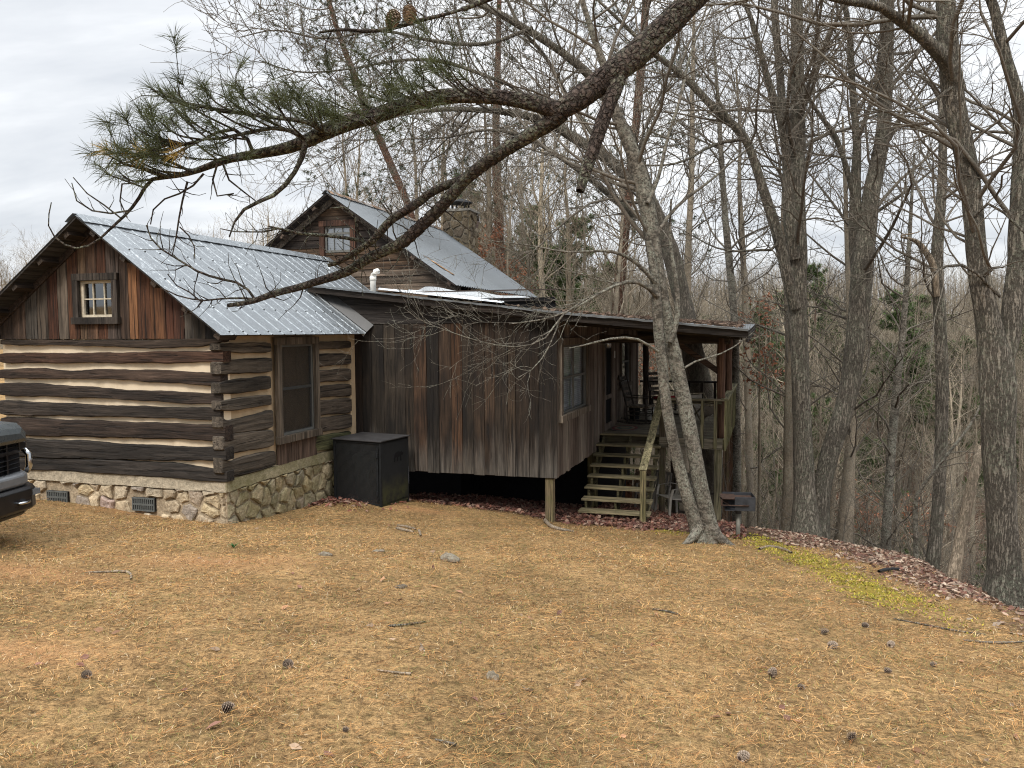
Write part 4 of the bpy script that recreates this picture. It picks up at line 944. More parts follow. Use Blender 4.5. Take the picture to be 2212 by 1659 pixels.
m = MB(); m.box((-bw_/2-.05, -bd_/2, z+.20), (-.05, bd_/2, z+.207)); m.add([(-bw_/2-.06, -bd_/2, z+.17), (-bw_/2+.1, -bd_/2, z+.075), (-bw_/2+.1, bd_/2, z+.075), (-bw_/2-.06, bd_/2, z+.17)], [(0, 1, 2, 3)]); m.build('ash_plate', RUST, gr)
# ---------------------------------------------------------------- pickup truck (nose just inside the frame)
tx, ty = -5.37, 7.62; tz = Hf(tx-1, ty)-.10
truck = thing('pickup_truck', 'grey pickup truck whose black grille and bumper poke in at the left', 'pickup truck', (tx, ty, tz), radians(-4))
gsl = -.0
def secx(x, hw, z0, z1, r=.06): return [(x, -hw, z0), (x, -hw, z1-r), (x, -hw+r, z1), (x, 0, z1+.03), (x, hw-r, z1), (x, hw, z1-r), (x, hw, z0)]
m = MB(); m.loft([secx(-.02, .74, 1.12, 1.18), secx(-.05, .80, 1.08, 1.235), secx(-.16, .87, 1.06, 1.28), secx(-.6, .94, 1.0, 1.31), secx(-1.55, .98, .95, 1.36)]); m.build('hood', PAINT, truck, bevel=.01, smooth=False, seg=2)
m = MB(); m.loft([[(x, -hw, z0), (x, -hw, z1), (x, hw, z1), (x, hw, z0)] for x, hw, z0, z1 in ((-.35, .98, .55, 1.06), (-1.0, 1.0, .55, 1.06), (-1.55, 1.0, .5, 1.08), (-1.6, 1.0, .45, 1.1), (-3.6, 1.0, .45, 1.12), (-5.6, 1.0, .5, 1.15))]); m.build('body', PAINT, truck, bevel=.03, seg=2)
m = MB(); m.loft([[(x, -hw, z0), (x, -hw*.86, z1), (x, hw*.86, z1), (x, hw, z0)] for x, hw, z0, z1 in ((-1.55, .96, 1.1, 1.12), (-2.1, .95, 1.1, 1.78), (-2.5, .95, 1.1, 1.86), (-3.3, .95, 1.1, 1.84), (-3.65, .96, 1.1, 1.15))]); m.build('cab', TRIM, truck, bevel=.03, seg=2)
m = MB(); m.box((-.30, -.78, .68), (-.12, .78, 1.17)); m.build('grille_recess', VOID, truck)
m = MB()
def bar(z, h, x=-.06, hw=.80): m.loft([[(x-.10-.06*(abs(y)/hw)**3, y, z-h/2), (x-.06*(abs(y)/hw)**3, y, z-h/2+.008), (x-.06*(abs(y)/hw)**3, y, z+h/2-.008), (x-.10-.06*(abs(y)/hw)**3, y, z+h/2)] for y in np.linspace(-hw, hw, 15)])
for z, h in ((1.10, .045), (1.035, .025), (.975, .055), (.90, .025), (.85, .022), (.80, .022), (.75, .022)): bar(z, h)
for y in (-.55, .0, .55): m.box((-.17, y-.012, .70), (-.08, y+.012, 1.12))
m.build('grille', TRIM, truck, bevel=.004)
for s in (-1, 1):
    m = MB(); m.loft([[(x, s*y0, z0), (x, s*y0, z1), (x, s*y1, z1-.02), (x, s*y1, z0+.02)] for x, y0, y1, z0, z1 in ((-.10, .76, .86, .98, 1.08), (-.16, .76, .955, .95, 1.12), (-.32, .80, .985, .94, 1.12))]); hl = m.build('headlight', TRIM, truck, bevel=.008, seg=2)
    m = MB(); m.box((-.15, s*.80-.04, .985), (-.102, s*.80+.06, 1.075)); m.build('lens', CLEARL, hl, bevel=.01)
    m = MB(); m.loft([[(-.30, s*.87-.03, 1.145), (-.30, s*.87+.05, 1.145), (-.30, s*.87+.04, 1.19), (-.30, s*.87-.03, 1.2)], [(-.16, s*.84-.03, 1.14), (-.16, s*.84+.05, 1.14), (-.16, s*.84+.03, 1.18), (-.16, s*.84-.03, 1.18)]]); m.build('marker_lamp', AMBER, truck)
    m = MB(); m.tube([(-.13, s*.86, .98), (-.10, s*.90, .92), (-.09, s*.89, .80), (-.12, s*.88, .72)], [.03, .035, .035, .03], 10); m.build('chrome_trim', CHROME, truck, smooth=True)
def bump_secs(z0, z1, x0, hw, rc_=.35):
    out = []
    for y in np.linspace(-hw, hw, 21):
        t = max(0, abs(y)-(hw-rc_))/rc_; x = x0-.38*t**2.6
        out.append([(x-.16, y, z0+.02), (x-.03, y, z0), (x, y, z0+.03), (x, y, z1-.03), (x-.03, y, z1), (x-.16, y, z1)])
    return out
m = MB(); m.loft(bump_secs(.60, .75, .0, .985)); m.build('bumper', CHROME if 0 else M_plain('grey_bumper', (.20, .21, .22), .35, .5, .5, nz=.1), truck, bevel=.01)
m = MB(); m.loft(bump_secs(.34, .60, .05, 1.03)); m.loft(bump_secs(.28, .36, -.02, .98)); lb = m.build('lower_bumper', TRIM, truck, bevel=.015, seg=2)
m = MB()
m = MB()
for s in (-1, 1): m = MB(); m.tube([(.0, s*.62, .44), (.09, s*.62, .45), (.10, s*.56, .45), (.09, s*.50, .45), (.0, s*.50, .44)], .018, 8); m.build('tow_hook', CHROME, lb, smooth=True)
m = MB()
for s in (-1, 1): m = MB(); m.box((-.05, s*.80-.06, .49), (.045, s*.80+.06, .55)); m.build('fog_lamp', CLEARL, lb)
for x in (-1.0, -4.6):
    for s in (-1, 1):
        zg = Hf(tx+x, ty+s*.8)-tz; r = .41
        m = MB(); m.lathe([(.24, -.14), (r*.93, -.14), (r, -.10), (r, .10), (r*.93, .14), (.24, .14)], (x, s*.86, zg+r), axis=1, k=36); wh_ = m.build('wheel', RUBBER, truck)
        m = MB(); m.lathe([(.24, -.10), (.22, -.05), (.10, -.07), (.10, .07), (.22, .05), (.24, .10)], (x, s*.86, zg+r), axis=1, k=20); m.build('rim', CHROME, wh_)
# ---------------------------------------------------------------- porch things
def WZ(u, v): return W(u, v, DZ)
def rocking_chair(label, u, v, rz):
    p = WZ(u, v); c = thing('rocking_chair', label, 'rocking chair', (p[0], p[1], DZ), rz, 'rocking chairs on the porch')
    w = .29; wc = (.06, .05, .042)      # +x is forward
    for s in (-1, 1):
        m = MB(); m.loft([[(x, s*w-.016, z), (x, s*w+.016, z), (x, s*w+.016, z+.04), (x, s*w-.016, z+.04)] for x, z in [(t, .003+.17*t*t) for t in np.linspace(-.58, .46, 11)]], rc(wc)); m.build('rocker', CHAIRW, c)
        m = MB(); m.tube([(.27, s*w, .04), (.27, s*w, .64)], [.019, .021], 8, rc(wc)); m.build('leg', CHAIRW, c, smooth=True)
        m = MB(); m.tube([(-.20, s*w, .04), (-.22, s*w, .42), (-.30, s*w, .75), (-.44, s*w*1.0, 1.20)], [.02, .022, .021, .015], 8, rc(wc)); m.build('back_post', CHAIRW, c, smooth=True)
        m = MB(); m.loft([[(x, s*w-.045, z), (x, s*w+.045, z), (x, s*w+.045, z+.022), (x, s*w-.045, z+.022)] for x, z in ((-.28, .66), (.0, .645), (.34, .65))], rc(wc)); m.build('arm', CHAIRW, c)
    m = MB()
    for z in (.2, .3): m.tube([(.27, -w, z), (.27, w, z)], .012, 7, rc(wc)); m.tube([(-.21, -w, z), (-.21, w, z)], .012, 7, rc(wc))
    for s in (-1, 1):
        for z in (.22, .32): m.tube([(-.21, s*w, z), (.27, s*w, z)], .012, 7, rc(wc))
    m.build('stretcher', CHAIRW, c)
    for k in range(5):
        z = .54+k*.135; x = -.255-(z-.5)*.26; m = MB()
        m.loft([[(x-.03*(1-(y/w)**2), y, z), (x-.03*(1-(y/w)**2)-.02, y, z+.075), (x-.03*(1-(y/w)**2)-.03, y, z+.075), (x-.03*(1-(y/w)**2)-.012, y, z)] for y in np.linspace(-w, w, 7)], rc((.075, .065, .055))); m.build('slat', CHAIRW, c)
    m = MB(); m.loft([[(x, -w-.01, .41), (x, w+.01, .41), (x, w, .445), (x, -w, .445)] for x in np.linspace(-.24, .30, 4)], rc((.15, .125, .09))); m.tube([(.30, -w-.02, .43), (.30, w+.02, .43)], .032, 8, rc((.15, .12, .085))); m.build('seat', CHAIRW, c)
    return c
rocking_chair('weathered rocking chair nearest the porch door, backed to the wall', 4.62, 9.9, radians(-26))
ch2 = rocking_chair('dark rocking chair with a red cushion behind the other one', 5.05, 11.9, radians(-62))
pc = ch2.matrix_basis @ Vector((.04, 0, .445))
m = MB(); m.loft([[(x, -.25, z0), (x, .25, z0), (x, .24, z1), (x, -.24, z1)] for x, z0, z1 in ((-.24, .01, .03), (-.18, .002, .08), (.18, .002, .085), (.25, .01, .04))]); cu = m.build('cushion', REDC, None, bevel=.02, seg=2); cu.location = pc; cu.rotation_euler = (0, 0, radians(-62)); tagp(cu, 'red seat cushion lying on the far rocking chair', 'cushion')
p = WZ(4.45, 8.75)
m = MB()
for i, (r0, r1, c) in enumerate(((0, .3, (.20, .17, .12)), (.3, .5, (.09, .12, .10)), (.5, .66, (.22, .18, .13)), (.66, .84, (.16, .05, .045)), (.84, 1., (.12, .11, .09)))):
    k = 40
    for j in range(k):
        a, b = 2*pi*j/k, 2*pi*(j+1)/k
        P = [(r*.36*cos(q), r*.58*sin(q), .018-.006*r) for r, q in ((r0, a), (r1, a), (r1, b), (r0, b))]
        m.add(P, [(0, 1, 2, 3)], (*c, .4))
k = 40; m.add([(.36*cos(2*pi*j/k), .58*sin(2*pi*j/k), z) for z in (.0, .0125) for j in range(k)], [(j, (j+1) % k, (j+1) % k+k, j+k) for j in range(k)], (.1, .09, .08, 0))
mt = m.build('doormat', ATTR, None); mt.location = (p[0], p[1], DZ+.003); mt.rotation_euler = (0, 0, -TH); tagp(mt, 'oval braided rug with coloured rings on the deck by the door', 'doormat')
p = WZ(4.4, 10.75); bk = thing('bucket', 'dark bucket standing behind the nearest rocking chair', 'bucket', (p[0], p[1], DZ)); m = MB(); m.lathe([(.12, .002), (.15, .32), (.155, .33), (.14, .33), (.11, .02)], (0, 0, 0), k=20); m.build('body', BLACKM, bk); m = MB(); m.tube([(.15*cos(a), .02, .32+.14*sin(a)) for a in np.linspace(0, pi, 9)], .005, 6); m.build('handle', GRILLM, bk)
p = WZ(4.85, 10.7); bk = thing('bucket', 'white plastic bucket under the rocking chairs', 'bucket', (p[0], p[1], DZ)); m = MB(); m.lathe([(.11, .002), (.14, .30), (.147, .31), (.13, .31), (.10, .02)], (0, 0, 0), k=20); m.build('body', PVC, bk); m = MB(); m.tube([(.14*cos(a), .02, .30+.05*sin(a)) for a in np.linspace(0, pi, 9)], .004, 6); m.build('handle', GRILLM, bk)
# pale sling chair
p = WZ(6.15, 10.4); sc_ = thing('sling_chair', 'folding wooden chair with a pale canvas sling at the far right of the deck', 'folding chair', (p[0], p[1], DZ), radians(-70)); sc_.scale = (.78, .78, .72)
for s in (-1, 1):
    m = MB(); m.beam((-.42, s*.30, .98), (.42, s*.30, .03), .03, .055, rc((.30, .25, .17))); m.beam((.46, s*.27, .66), (-.42, s*.27, .03), .03, .055, rc((.30, .25, .17))); m.build('side_frame', CHAIRW, sc_)
m = MB(); m.beam((-.42, -.30, .98), (-.42, .30, .98), .03, .04, rc((.3, .25, .17))); m.beam((.45, -.28, .65), (.45, .28, .65), .03, .04, rc((.3, .25, .17))); m.build('cross_bar', CHAIRW, sc_)
S = [(-.41, .97), (-.36, .72), (-.25, .45), (-.08, .28), (.12, .26), (.32, .42), (.44, .64)]
m = MB(); V = [(x, y, z+e-.04*cos(y*5)) for e in (0, -.006) for x, z in S for y in np.linspace(-.22, .22, 5)]; n = len(S)*5
m.add(V, [(i*5+j+o, i*5+j+1+o, (i+1)*5+j+1+o, (i+1)*5+j+o) for o in (0, n) for i in range(len(S)-1) for j in range(4)], (.55, .52, .46, .2)); m.build('sling', M_plain('pale_canvas', (.26, .235, .20), .9, .1, nz=.12, bump=.2, bsc=80), sc_, smooth=True)
# under the deck: plastic chairs, leaning boards, ladder
def plastic_chair(label, u, v, rz, flip):
    p = W(u, v, 0); z = Hf(p[0], p[1]); c = thing('plastic_chair', label, 'plastic chair', (p[0], p[1], z), rz, 'plastic chairs stored under the deck')
    pts = [(-.25, .28, .0), (-.22, .27, .42), (-.28, .27, .62), (-.1, .29, .66), (.2, .29, .64), (.25, .27, .44), (.28, .28, .0)]
    for s in (-1, 1):
        m = MB(); m.loft([[(x-.02, s*y-.015, zz), (x+.03, s*y-.015, zz), (x+.03, s*y+.02, zz), (x-.02, s*y+.02, zz)] for x, y, zz in pts]); m.build('leg', PLASW, c, bevel=.006)
    m = MB(); m.loft([[(x, -.26, zz), (x, .26, zz), (x, .26, zz+.02), (x, -.26, zz+.02)] for x, zz in ((-.22, .40), (.0, .39), (.26, .43))]); m.build('seat', PLASW, c, bevel=.006)
    m = MB()
    for y in np.linspace(-.22, .22, 6): m.loft([[(x, y-.03, zz), (x, y+.03, zz), (x-.015, y+.03, zz), (x-.015, y-.03, zz)] for x, zz in ((-.22, .42), (-.30, .65), (-.34, .85))])
    m.loft([[(-.35+.0*y, y, .84), (-.33, y, .84), (-.33, y, .91-.3*y*y), (-.35, y, .91-.3*y*y)] for y in np.linspace(-.26, .26, 9)]); m.build('backrest', PLASW, c)
    return c
plastic_chair('grey plastic chair under the deck, nearest the twin trunk', 5.75, 7.1, radians(200), 0); plastic_chair('grey plastic chair pushed in under the steps side of the deck', 5.2, 8.0, radians(215), 0)
for i, (u, v, w, h, le, c, lab) in enumerate(((4.75, 9.3, .55, 1.15, .5, (.33, .22, .14), 'broad pale plywood sheet leaning under the deck behind the steps'), (4.35, 9.9, .22, 1.3, .35, (.26, .12, .06), 'orange brown board leaning under the deck behind the plywood'), (5.05, 8.9, .3, .9, .5, (.26, .19, .14), 'short weathered board leaning under the deck beside the plywood'))):
    p = W(u, v, 0); z = Hf(p[0], p[1]); m = MB(); m.loft([[(-w/2, 0, 0), (w/2, 0, 0), (w/2, .02, 0), (-w/2, .02, 0)], [(-w/2+.1, le, h), (w/2+.02, le, h), (w/2+.02, le+.02, h), (-w/2+.1, le+.02, h)]], rc(c)); o = m.build('board', WV2, None); o.location = (p[0], p[1], z-.02); o.rotation_euler = (0, 0, -TH+radians(10*i)); tagp(o, lab, 'board')
p = W(6.15, 7.9, 0); zl = Hf(p[0], p[1]); ld = thing('wooden_rack', 'dark slatted wooden rack stored under the deck right of the plastic chairs', 'rack', (p[0], p[1], zl), -TH)
m = MB()
for x in (-.42, .42): m.beam((x, 0, 0), (x, .06, .95), .05, .05, (.05, .04, .034, .3))
m.build('upright', WV, ld); m = MB()
for z in (.25, .48, .71, .92): m.beam((-.42, .03, z), (.42, .03, z), .03, .05, rc((.075, .06, .05)))
m.build('rung', WH, ld)
# ---------------------------------------------------------------- trees
def smooth_path(p, it=2):
    p = np.array(p, float)
    for _ in range(it):
        q = np.empty((2*len(p), p.shape[1])); q[0] = p[0]; q[-1] = p[-1]
        q[1:-1:2] = p[:-1]*.75+p[1:]*.25; q[2:-1:2] = p[:-1]*.25+p[1:]*.75
        p = q
    return p
def resample(p, st):
    L = np.concatenate([[0], np.cumsum(np.linalg.norm(np.diff(p[:, :3], axis=0), axis=1))]); n = max(4, int(L[-1]/st)+1)
    s = np.linspace(0, L[-1], n); return np.stack([np.interp(s, L, p[:, i]) for i in range(p.shape[1])], 1)
def trace(pts, Y0, Y1=None, base=False, st=.22, flare=1.0):
    Y1 = Y0 if Y1 is None else Y1; n = len(pts); out = []
    for i, (x, y, w) in enumerate(pts):
        Y = Y0+(Y1-Y0)*i/max(1, n-1); p = at(x, y, Y); out.append((*p, w/2*Y/F))
    if base:
        x, y, z, r = out[0]; g = Hf(x, y)
        if z > g+.3:
            x2, y2 = x+(x-out[1][0])*.3, y; g = Hf(x2, y2); out.insert(0, (x2, y2, g+(z-g)*.1, r*1.15)); out.insert(0, (x2, y2, g-.3, r*1.4*flare))
        else:
            out.insert(0, (x, y, min(g, z)-.25, r*1.25*flare))
    return resample(smooth_path(out), st)
class Tree:
    def __init__(s, name, label, cat, bark, group=None, trunk_name='trunk'):
        s.root = thing(name, label, cat, group=group); s.bark = bark; s.nb = NB(); s.paths = []; s.tn = trunk_name; s.first = None
    def limb(s, path, sides=12, rough=.06, flutes=True):
        P, R = path[None, :, :3].copy(), path[None, :, 3].copy()
        if s.first is None: s.first = path[0, :3]
        V, Q = tubes(P, R, sides)
        K = len(path); Vr = V.reshape(K, sides, 3); c = path[:, None, :3]; j = np.arange(sides)[None, :]*2*pi/sides; L = np.cumsum(np.r_[0, np.linalg.norm(np.diff(path[:, :3], axis=0), axis=1)])[:, None]
        ph = rng.uniform(0, 6, 4)
        k = 1+rough*(np.sin(2*j+L*1.6+ph[0])+.7*np.sin(3*j-L*2.7+ph[1])+.5*np.sin(5*j+L*6+ph[2]))+rng.normal(0, rough*.35, (K, sides))
        V = (c+(Vr-c)*k[:, :, None]).reshape(-1, 3)
        s.nb.add(V, Q); s.paths.append(path); return path
    def finish(s):
        o = s.nb.build(s.tn, s.bark, s.root, smooth=True)
        b = s.first; s.root.location = (b[0], b[1], b[2]+.25)
        for c in s.root.children: c.location = -Vector((b[0], b[1], b[2]+.25))
        return s
def grow(par, prad, n, L, ang=(35, 70), up=.25, K=5, wig=.16, tmin=.2, rs=.55, rmin=.003, tip=.25, bias=None):
    """par (m,K,3), prad (m,K) -> children paths"""
    m, k0, _ = par.shape
    ln = np.linalg.norm(par[:, 1:]-par[:, :-1], axis=2).sum(1); pr = ln/ln.sum(); idx = rng.choice(m, n, p=pr)
    t = rng.uniform(tmin, .98, n)*(k0-1); i0 = np.minimum(t.astype(int), k0-2); f = t-i0
    a, b = par[idx, i0], par[idx, i0+1]; p0 = a+(b-a)*f[:, None]; tg = b-a; tg /= np.linalg.norm(tg, axis=1, keepdims=True)+1e-9
    r0 = prad[idx, i0]*(1-f)+prad[idx, i0+1]*f
    q = rng.normal(size=(n, 3))
    if bias is not None: q += np.asarray(bias)
    q -= tg*(q*tg).sum(1, keepdims=True); q /= np.linalg.norm(q, axis=1, keepdims=True)+1e-9
    an = np.radians(rng.uniform(ang[0], ang[1], n))[:, None]; d = tg*np.cos(an)+q*np.sin(an)
    Ls = rng.uniform(L[0], L[1], n)*np.clip((ln[idx]/np.median(ln))**.5, .4, 1.5)
    P = np.empty((n, K, 3)); P[:, 0] = p0
    for i in range(1, K):
        d = d+rng.normal(0, wig, (n, 3))+np.array([0, 0, up/K*2]); d /= np.linalg.norm(d, axis=1, keepdims=True)
        P[:, i] = P[:, i-1]+d*(Ls/(K-1))[:, None]
    rr = np.clip(np.minimum(r0*rs, Ls*.0095+.002), rmin, None)
    R = rr[:, None]*np.linspace(1, tip, K)[None, :]; R = np.maximum(R, rmin*.6)
    return P, R
def stack_paths(paths, K=12):
    P = np.stack([np.stack([np.interp(np.linspace(0, 1, K), np.linspace(0, 1, len(p)), p[:, i]) for i in range(4)], 1) for p in paths]); return P[:, :, :3], P[:, :, 3]
def crown(t, n1, n2, n3, L1=(1.2, 3.2), L2=(.5, 1.4), L3=(.2, .6), tmin=.3, up=.25, rmin=.0062, name='crown', ang=(35, 75), bark=None, zmin=None, paths=None, bias=None):
    par, pr = stack_paths(paths or t.paths)
    nb = NB(); P1, R1 = grow(par, pr, n1, L1, ang, up, 8, .17, tmin, .45, rmin*1.6, bias=bias)
    if zmin is not None:
        k = P1[:, 0, 2] > zmin; P1, R1 = P1[k], R1[k]
    V, Q = tubes(P1, R1, 5); nb.add(V, Q)
    P2, R2 = grow(P1, R1, n2, L2, (30, 65), up*.8, 6, .2, .15, .6, rmin*1.15); V, Q = tubes(P2, R2, 4); nb.add(V, Q)
    P3, R3 = grow(P2, R2, n3, L3, (25, 60), up*.6, 4, .2, .15, .7, rmin*.85); V, Q = tubes(P3, R3, 3); nb.add(V, Q)
    o = nb.build(name, bark or BARK_TWG, t.root, smooth=True); t.tw = (P2, R2, P3, R3); return o
def needle_tufts(centers, dirs, n, L, wd, colf, spread=(12, 75)):
    m = len(centers); C = np.repeat(centers, n, 0); D = np.repeat(dirs/np.linalg.norm(dirs, axis=1, keepdims=True), n, 0); N = m*n
    q = rng.normal(size=(N, 3)); q -= D*(q*D).sum(1, keepdims=True); q /= np.linalg.norm(q, axis=1, keepdims=True)
    an = np.radians(rng.uniform(spread[0], spread[1], N))[:, None]; d = D*np.cos(an)+q*np.sin(an)
    C = C-D*(rng.uniform(0, .9, N)*L*.8)[:, None]
    l = rng.uniform(.7, 1.1, N)*L; sd = np.cross(d, rng.normal(size=(N, 3))); sd /= np.linalg.norm(sd, axis=1, keepdims=True)
    mid = C+d*(l*.55)[:, None]; tip = C+d*l[:, None]+np.array([0, 0, -1])*(l*.10)[:, None]
    V = np.stack([C-sd*wd/2, C+sd*wd/2, mid+sd*wd/2, mid-sd*wd/2, tip], 1).reshape(-1, 3); b = (np.arange(N)*5)[:, None]
    return V, b+np.array([[0, 1, 2, 3]]), b+np.array([[3, 2, 4]]), np.repeat(colf(m).repeat(n, 0), 5, 0)
def leaf_quads(P, size, cols, flat=0.):
    """curled oak-like leaves: 6-vertex folded shapes"""
    n = len(P); d = rng.normal(size=(n, 3)); d[:, 2] *= (1-flat); d /= np.linalg.norm(d, axis=1, keepdims=True)
    up = np.array([0, 0, 1.])+rng.normal(size=(n, 3))*(1-flat*.72); s = np.cross(d, up); s /= np.linalg.norm(s, axis=1, keepdims=True); nn = np.cross(s, d)
    L = (rng.uniform(.6, 1.2, n)*size)[:, None]; w = L*rng.uniform(.22, .34, (n, 1)); cu = L*rng.uniform(-.12, .28, (n, 1)); fo = L*rng.uniform(.02, .2, (n, 1))
    V = np.stack([P-d*L*.5, P-s*w*.75+nn*fo-d*L*.12, P-s*w+nn*fo+d*L*.22, P+d*L*.55+nn*cu, P+s*w+nn*fo+d*L*.2, P+s*w*.7+nn*fo-d*L*.15, P+d*L*.05], 1).reshape(-1, 3)
    b = (np.arange(n)*7)[:, None]
    F_ = np.concatenate([b+np.array([[0, 1, 6, 5]]), b+np.array([[1, 2, 3, 6]]), b+np.array([[6, 3, 4, 5]])])
    return V, F_, np.repeat(cols, 7, 0)
# --- foreground pine: trunk beyond the right of the frame, one big limb across the picture
YL = 4.3
def D1(x, y): return x/2.88, y/2.88
pine = Tree('pine_tree', 'pine whose scaly brown limb with needle tufts sweeps across the top of the view', 'pine tree', BARK_PIN, trunk_name='limb')
ml = [(1208, 238, 40), (1234, 226, 44), (1277, 194, 48), (1333, 151, 52), (1392, 103, 55), (1444, 52, 52), (1492, 0, 52)]
p_main = trace(ml, YL, YL, st=.05); ext = np.array([(*at(1600, -110, 4.3), .075), (*at(1900, -420, 4.2), .09), (3.55, 3.7, 5.6, .11), (4.15, 3.4, 6.0, .14), (4.6, 3.2, 6.1, .15)])
p_main = np.concatenate([p_main, resample(smooth_path(np.concatenate([p_main[-1:], ext])), .15)[1:]]); pine.limb(p_main, 14, .05)
tb = Hf(4.75, 3.2); pine_tr = resample(smooth_path([(4.75, 3.2, tb-.3, .30), (4.75, 3.2, tb+1, .24), (4.72, 3.22, 3.5, .21), (4.65, 3.2, 6.2, .18), (4.7, 3.1, 9., .13), (4.7, 3.1, 11, .05)]), .25)
ub = [(1208, 238, 36), (1154, 222, 32), (1095, 210, 30), (1015, 206, 30), (944, 210, 30), (877, 226, 30), (817, 250, 30), (746, 266, 32), (698, 286, 30), (660, 306, 26), (608, 323, 22), (549, 333, 19), (486, 344, 16), (417, 373, 12), (365, 382, 10), (323, 385, 8), (302, 427, 7), (278, 458, 6.3), (243, 490, 5.6), (208, 524, 5), (174, 538, 4.5), (149, 535, 4.2), (118, 514, 3.5), (101, 486, 2.8), (111, 437, 2)]
lbr = [(1214, 243, 36), (1186, 266, 34), (1142, 294, 30), (1095, 321, 28), (1047, 353, 28), (1007, 385, 26), (984, 412, 26), (935, 466, 26), (898, 498, 27), (866, 528, 27), (826, 543, 23), (786, 563, 21), (761, 582, 20), (724, 597, 18), (687, 607, 16), (650, 620, 15), (613, 629, 14), (578, 639, 13), (543, 653, 11), (492, 660, 8)]
lims = [(ub, YL, 4.0), (lbr, YL, 4.9),
 ([(1007, 383, 18), (987, 392, 17), (935, 411, 17), (910, 434, 18), (880, 453, 17), (841, 476, 17), (821, 503, 17), (801, 523, 15), (781, 535, 14), (751, 555, 12), (724, 570, 11), (709, 573, 8)], 4.5, 4.6),
 ([(1337, 150, 34), (1332, 185, 32), (1317, 222, 28), (1293, 286, 28), (1277, 337, 26), (1258, 389, 24), (1252, 413, 17)], 4.3, 4.15),
 ([(660, 310, 14), (656, 333, 11), (642, 365, 10), (621, 392, 10), (604, 417, 10), (555, 437, 8), (521, 455, 7), (507, 476, 5), (495, 512, 3)], 4.1, 4.0),
 ([(800, 524, 9), (786, 522, 8), (756, 515, 8), (719, 510, 8), (682, 508, 7), (650, 505, 6), (622, 499, 5.5), (598, 492, 5), (580, 489, 4)], 4.6, 4.6),
 ([(600, 494, 4), (578, 501, 3.5), (550, 501, 3), (500, 501, 2.6), (476, 494, 2)], 4.6, 4.6),
 ([(553, 650, 6), (543, 632, 5.5), (521, 612, 5.5), (496, 607, 5.5), (464, 600, 5.5), (438, 591, 5), (427, 587, 4.6), (397, 568, 4.2), (367, 550, 4), (340, 533, 3.6), (325, 515, 3.4), (316, 486, 2.6)], 4.9, 4.9),
 ([(560, 648, 6), (538, 644, 5), (484, 644, 4), (434, 651, 3.6), (397, 642, 3.2), (367, 634, 3), (355, 625, 2.4)], 4.9, 4.8),
 ([(434, 651, 3), (410, 630, 3), (385, 620, 2.6), (370, 607, 2.4), (362, 592, 2)], 4.85, 4.85),
 ([(790, 525, 5), (770, 503, 5), (772, 480, 5), (762, 455, 4.4), (740, 445, 3.8), (712, 450, 3)], 4.6, 4.55),
 ([(549, 335, 8), (520, 300, 8), (430, 260, 8), (380, 240, 7), (400, 244, 6), (330, 205, 4)][:1]+[(545, 322, 8), (530, 290, 9), (500, 275, 8), (455, 290, 6), (420, 315, 5), (370, 310, 4), (330, 325, 3)], 4.05, 3.9),
 ([(660, 300, 10), (610, 272, 9), (540, 285, 8), (480, 300, 7), (440, 300, 5), (400, 310, 4)], 4.1, 3.9),
 ([(700, 285, 10), (670, 262, 9), (600, 255, 9), (520, 245, 8), (430, 230, 7), (390, 220, 6), (350, 200, 4), (325, 192, 3)], 4.15, 3.95),
 ([(395, 222, 5), (398, 250, 4.5), (420, 280, 4), (450, 300, 4)], 3.95, 3.95),
 ([(365, 382, 7), (320, 365, 6), (275, 358, 5), (240, 345, 4), (225, 330, 3)], 4.0, 3.9),
 ([(417, 373, 7), (370, 350, 6), (330, 335, 5), (300, 322, 4), (270, 320, 3)], 4.0, 4.05),
 ([(278, 455, 4), (255, 462, 4), (220, 460, 4), (185, 452, 3.4), (160, 430, 3), (155, 395, 2)], 4.0, 4.0), ([(262, 472, 3.5), (235, 450, 3.5), (200, 425, 3), (175, 410, 2.6), (158, 383, 2)], 4.0, 3.95),
 ([(405, 392, 5), (395, 430, 4.5), (388, 455, 4), (385, 490, 3.6), (375, 540, 3), (372, 552, 2)], 3.95, 3.95), ([(388, 490, 3), (408, 508, 3), (420, 525, 2.6), (421, 560, 2)], 3.95, 3.95),
 ([(440, 375, 5), (415, 405, 4), (385, 420, 4), (345, 432, 3.4), (320, 470, 3), (325, 485, 2.4)], 3.95, 3.95), ([(300, 395, 4), (262, 390, 4), (255, 430, 3), (275, 470, 2.4)], 3.95, 3.95),
 ([(480, 350, 5), (490, 385, 4), (510, 405, 3.6), (545, 425, 3), (560, 440, 2)], 4., 4.), ([(470, 352, 5), (455, 400, 4), (470, 430, 3.4), (505, 418, 3)], 4., 4.),
 ([(1000, 20, 6), (960, 32, 7), (900, 45, 9), (860, 58, 9), (800, 70, 8), (740, 62, 6), (690, 70, 5)], 4.4, 4.4), ([(1100, -20, 14), (1050, 0, 12), (1000, 20, 10)], 4.4, 4.4)]
for pts, a, b in lims: pine.limb(trace(pts, a, b, st=.06 if pts[0][2] > 15 else .08), 14 if pts[0][2] > 15 else 7, .075 if pts[0][2] > 15 else .03)
pine.paths.append(pine_tr); V, Q = tubes(pine_tr[None, :, :3], pine_tr[None, :, 3], 14); nbt = NB(); nbt.add(V, Q); nbt.build('trunk', BARK_PIN, pine.root)
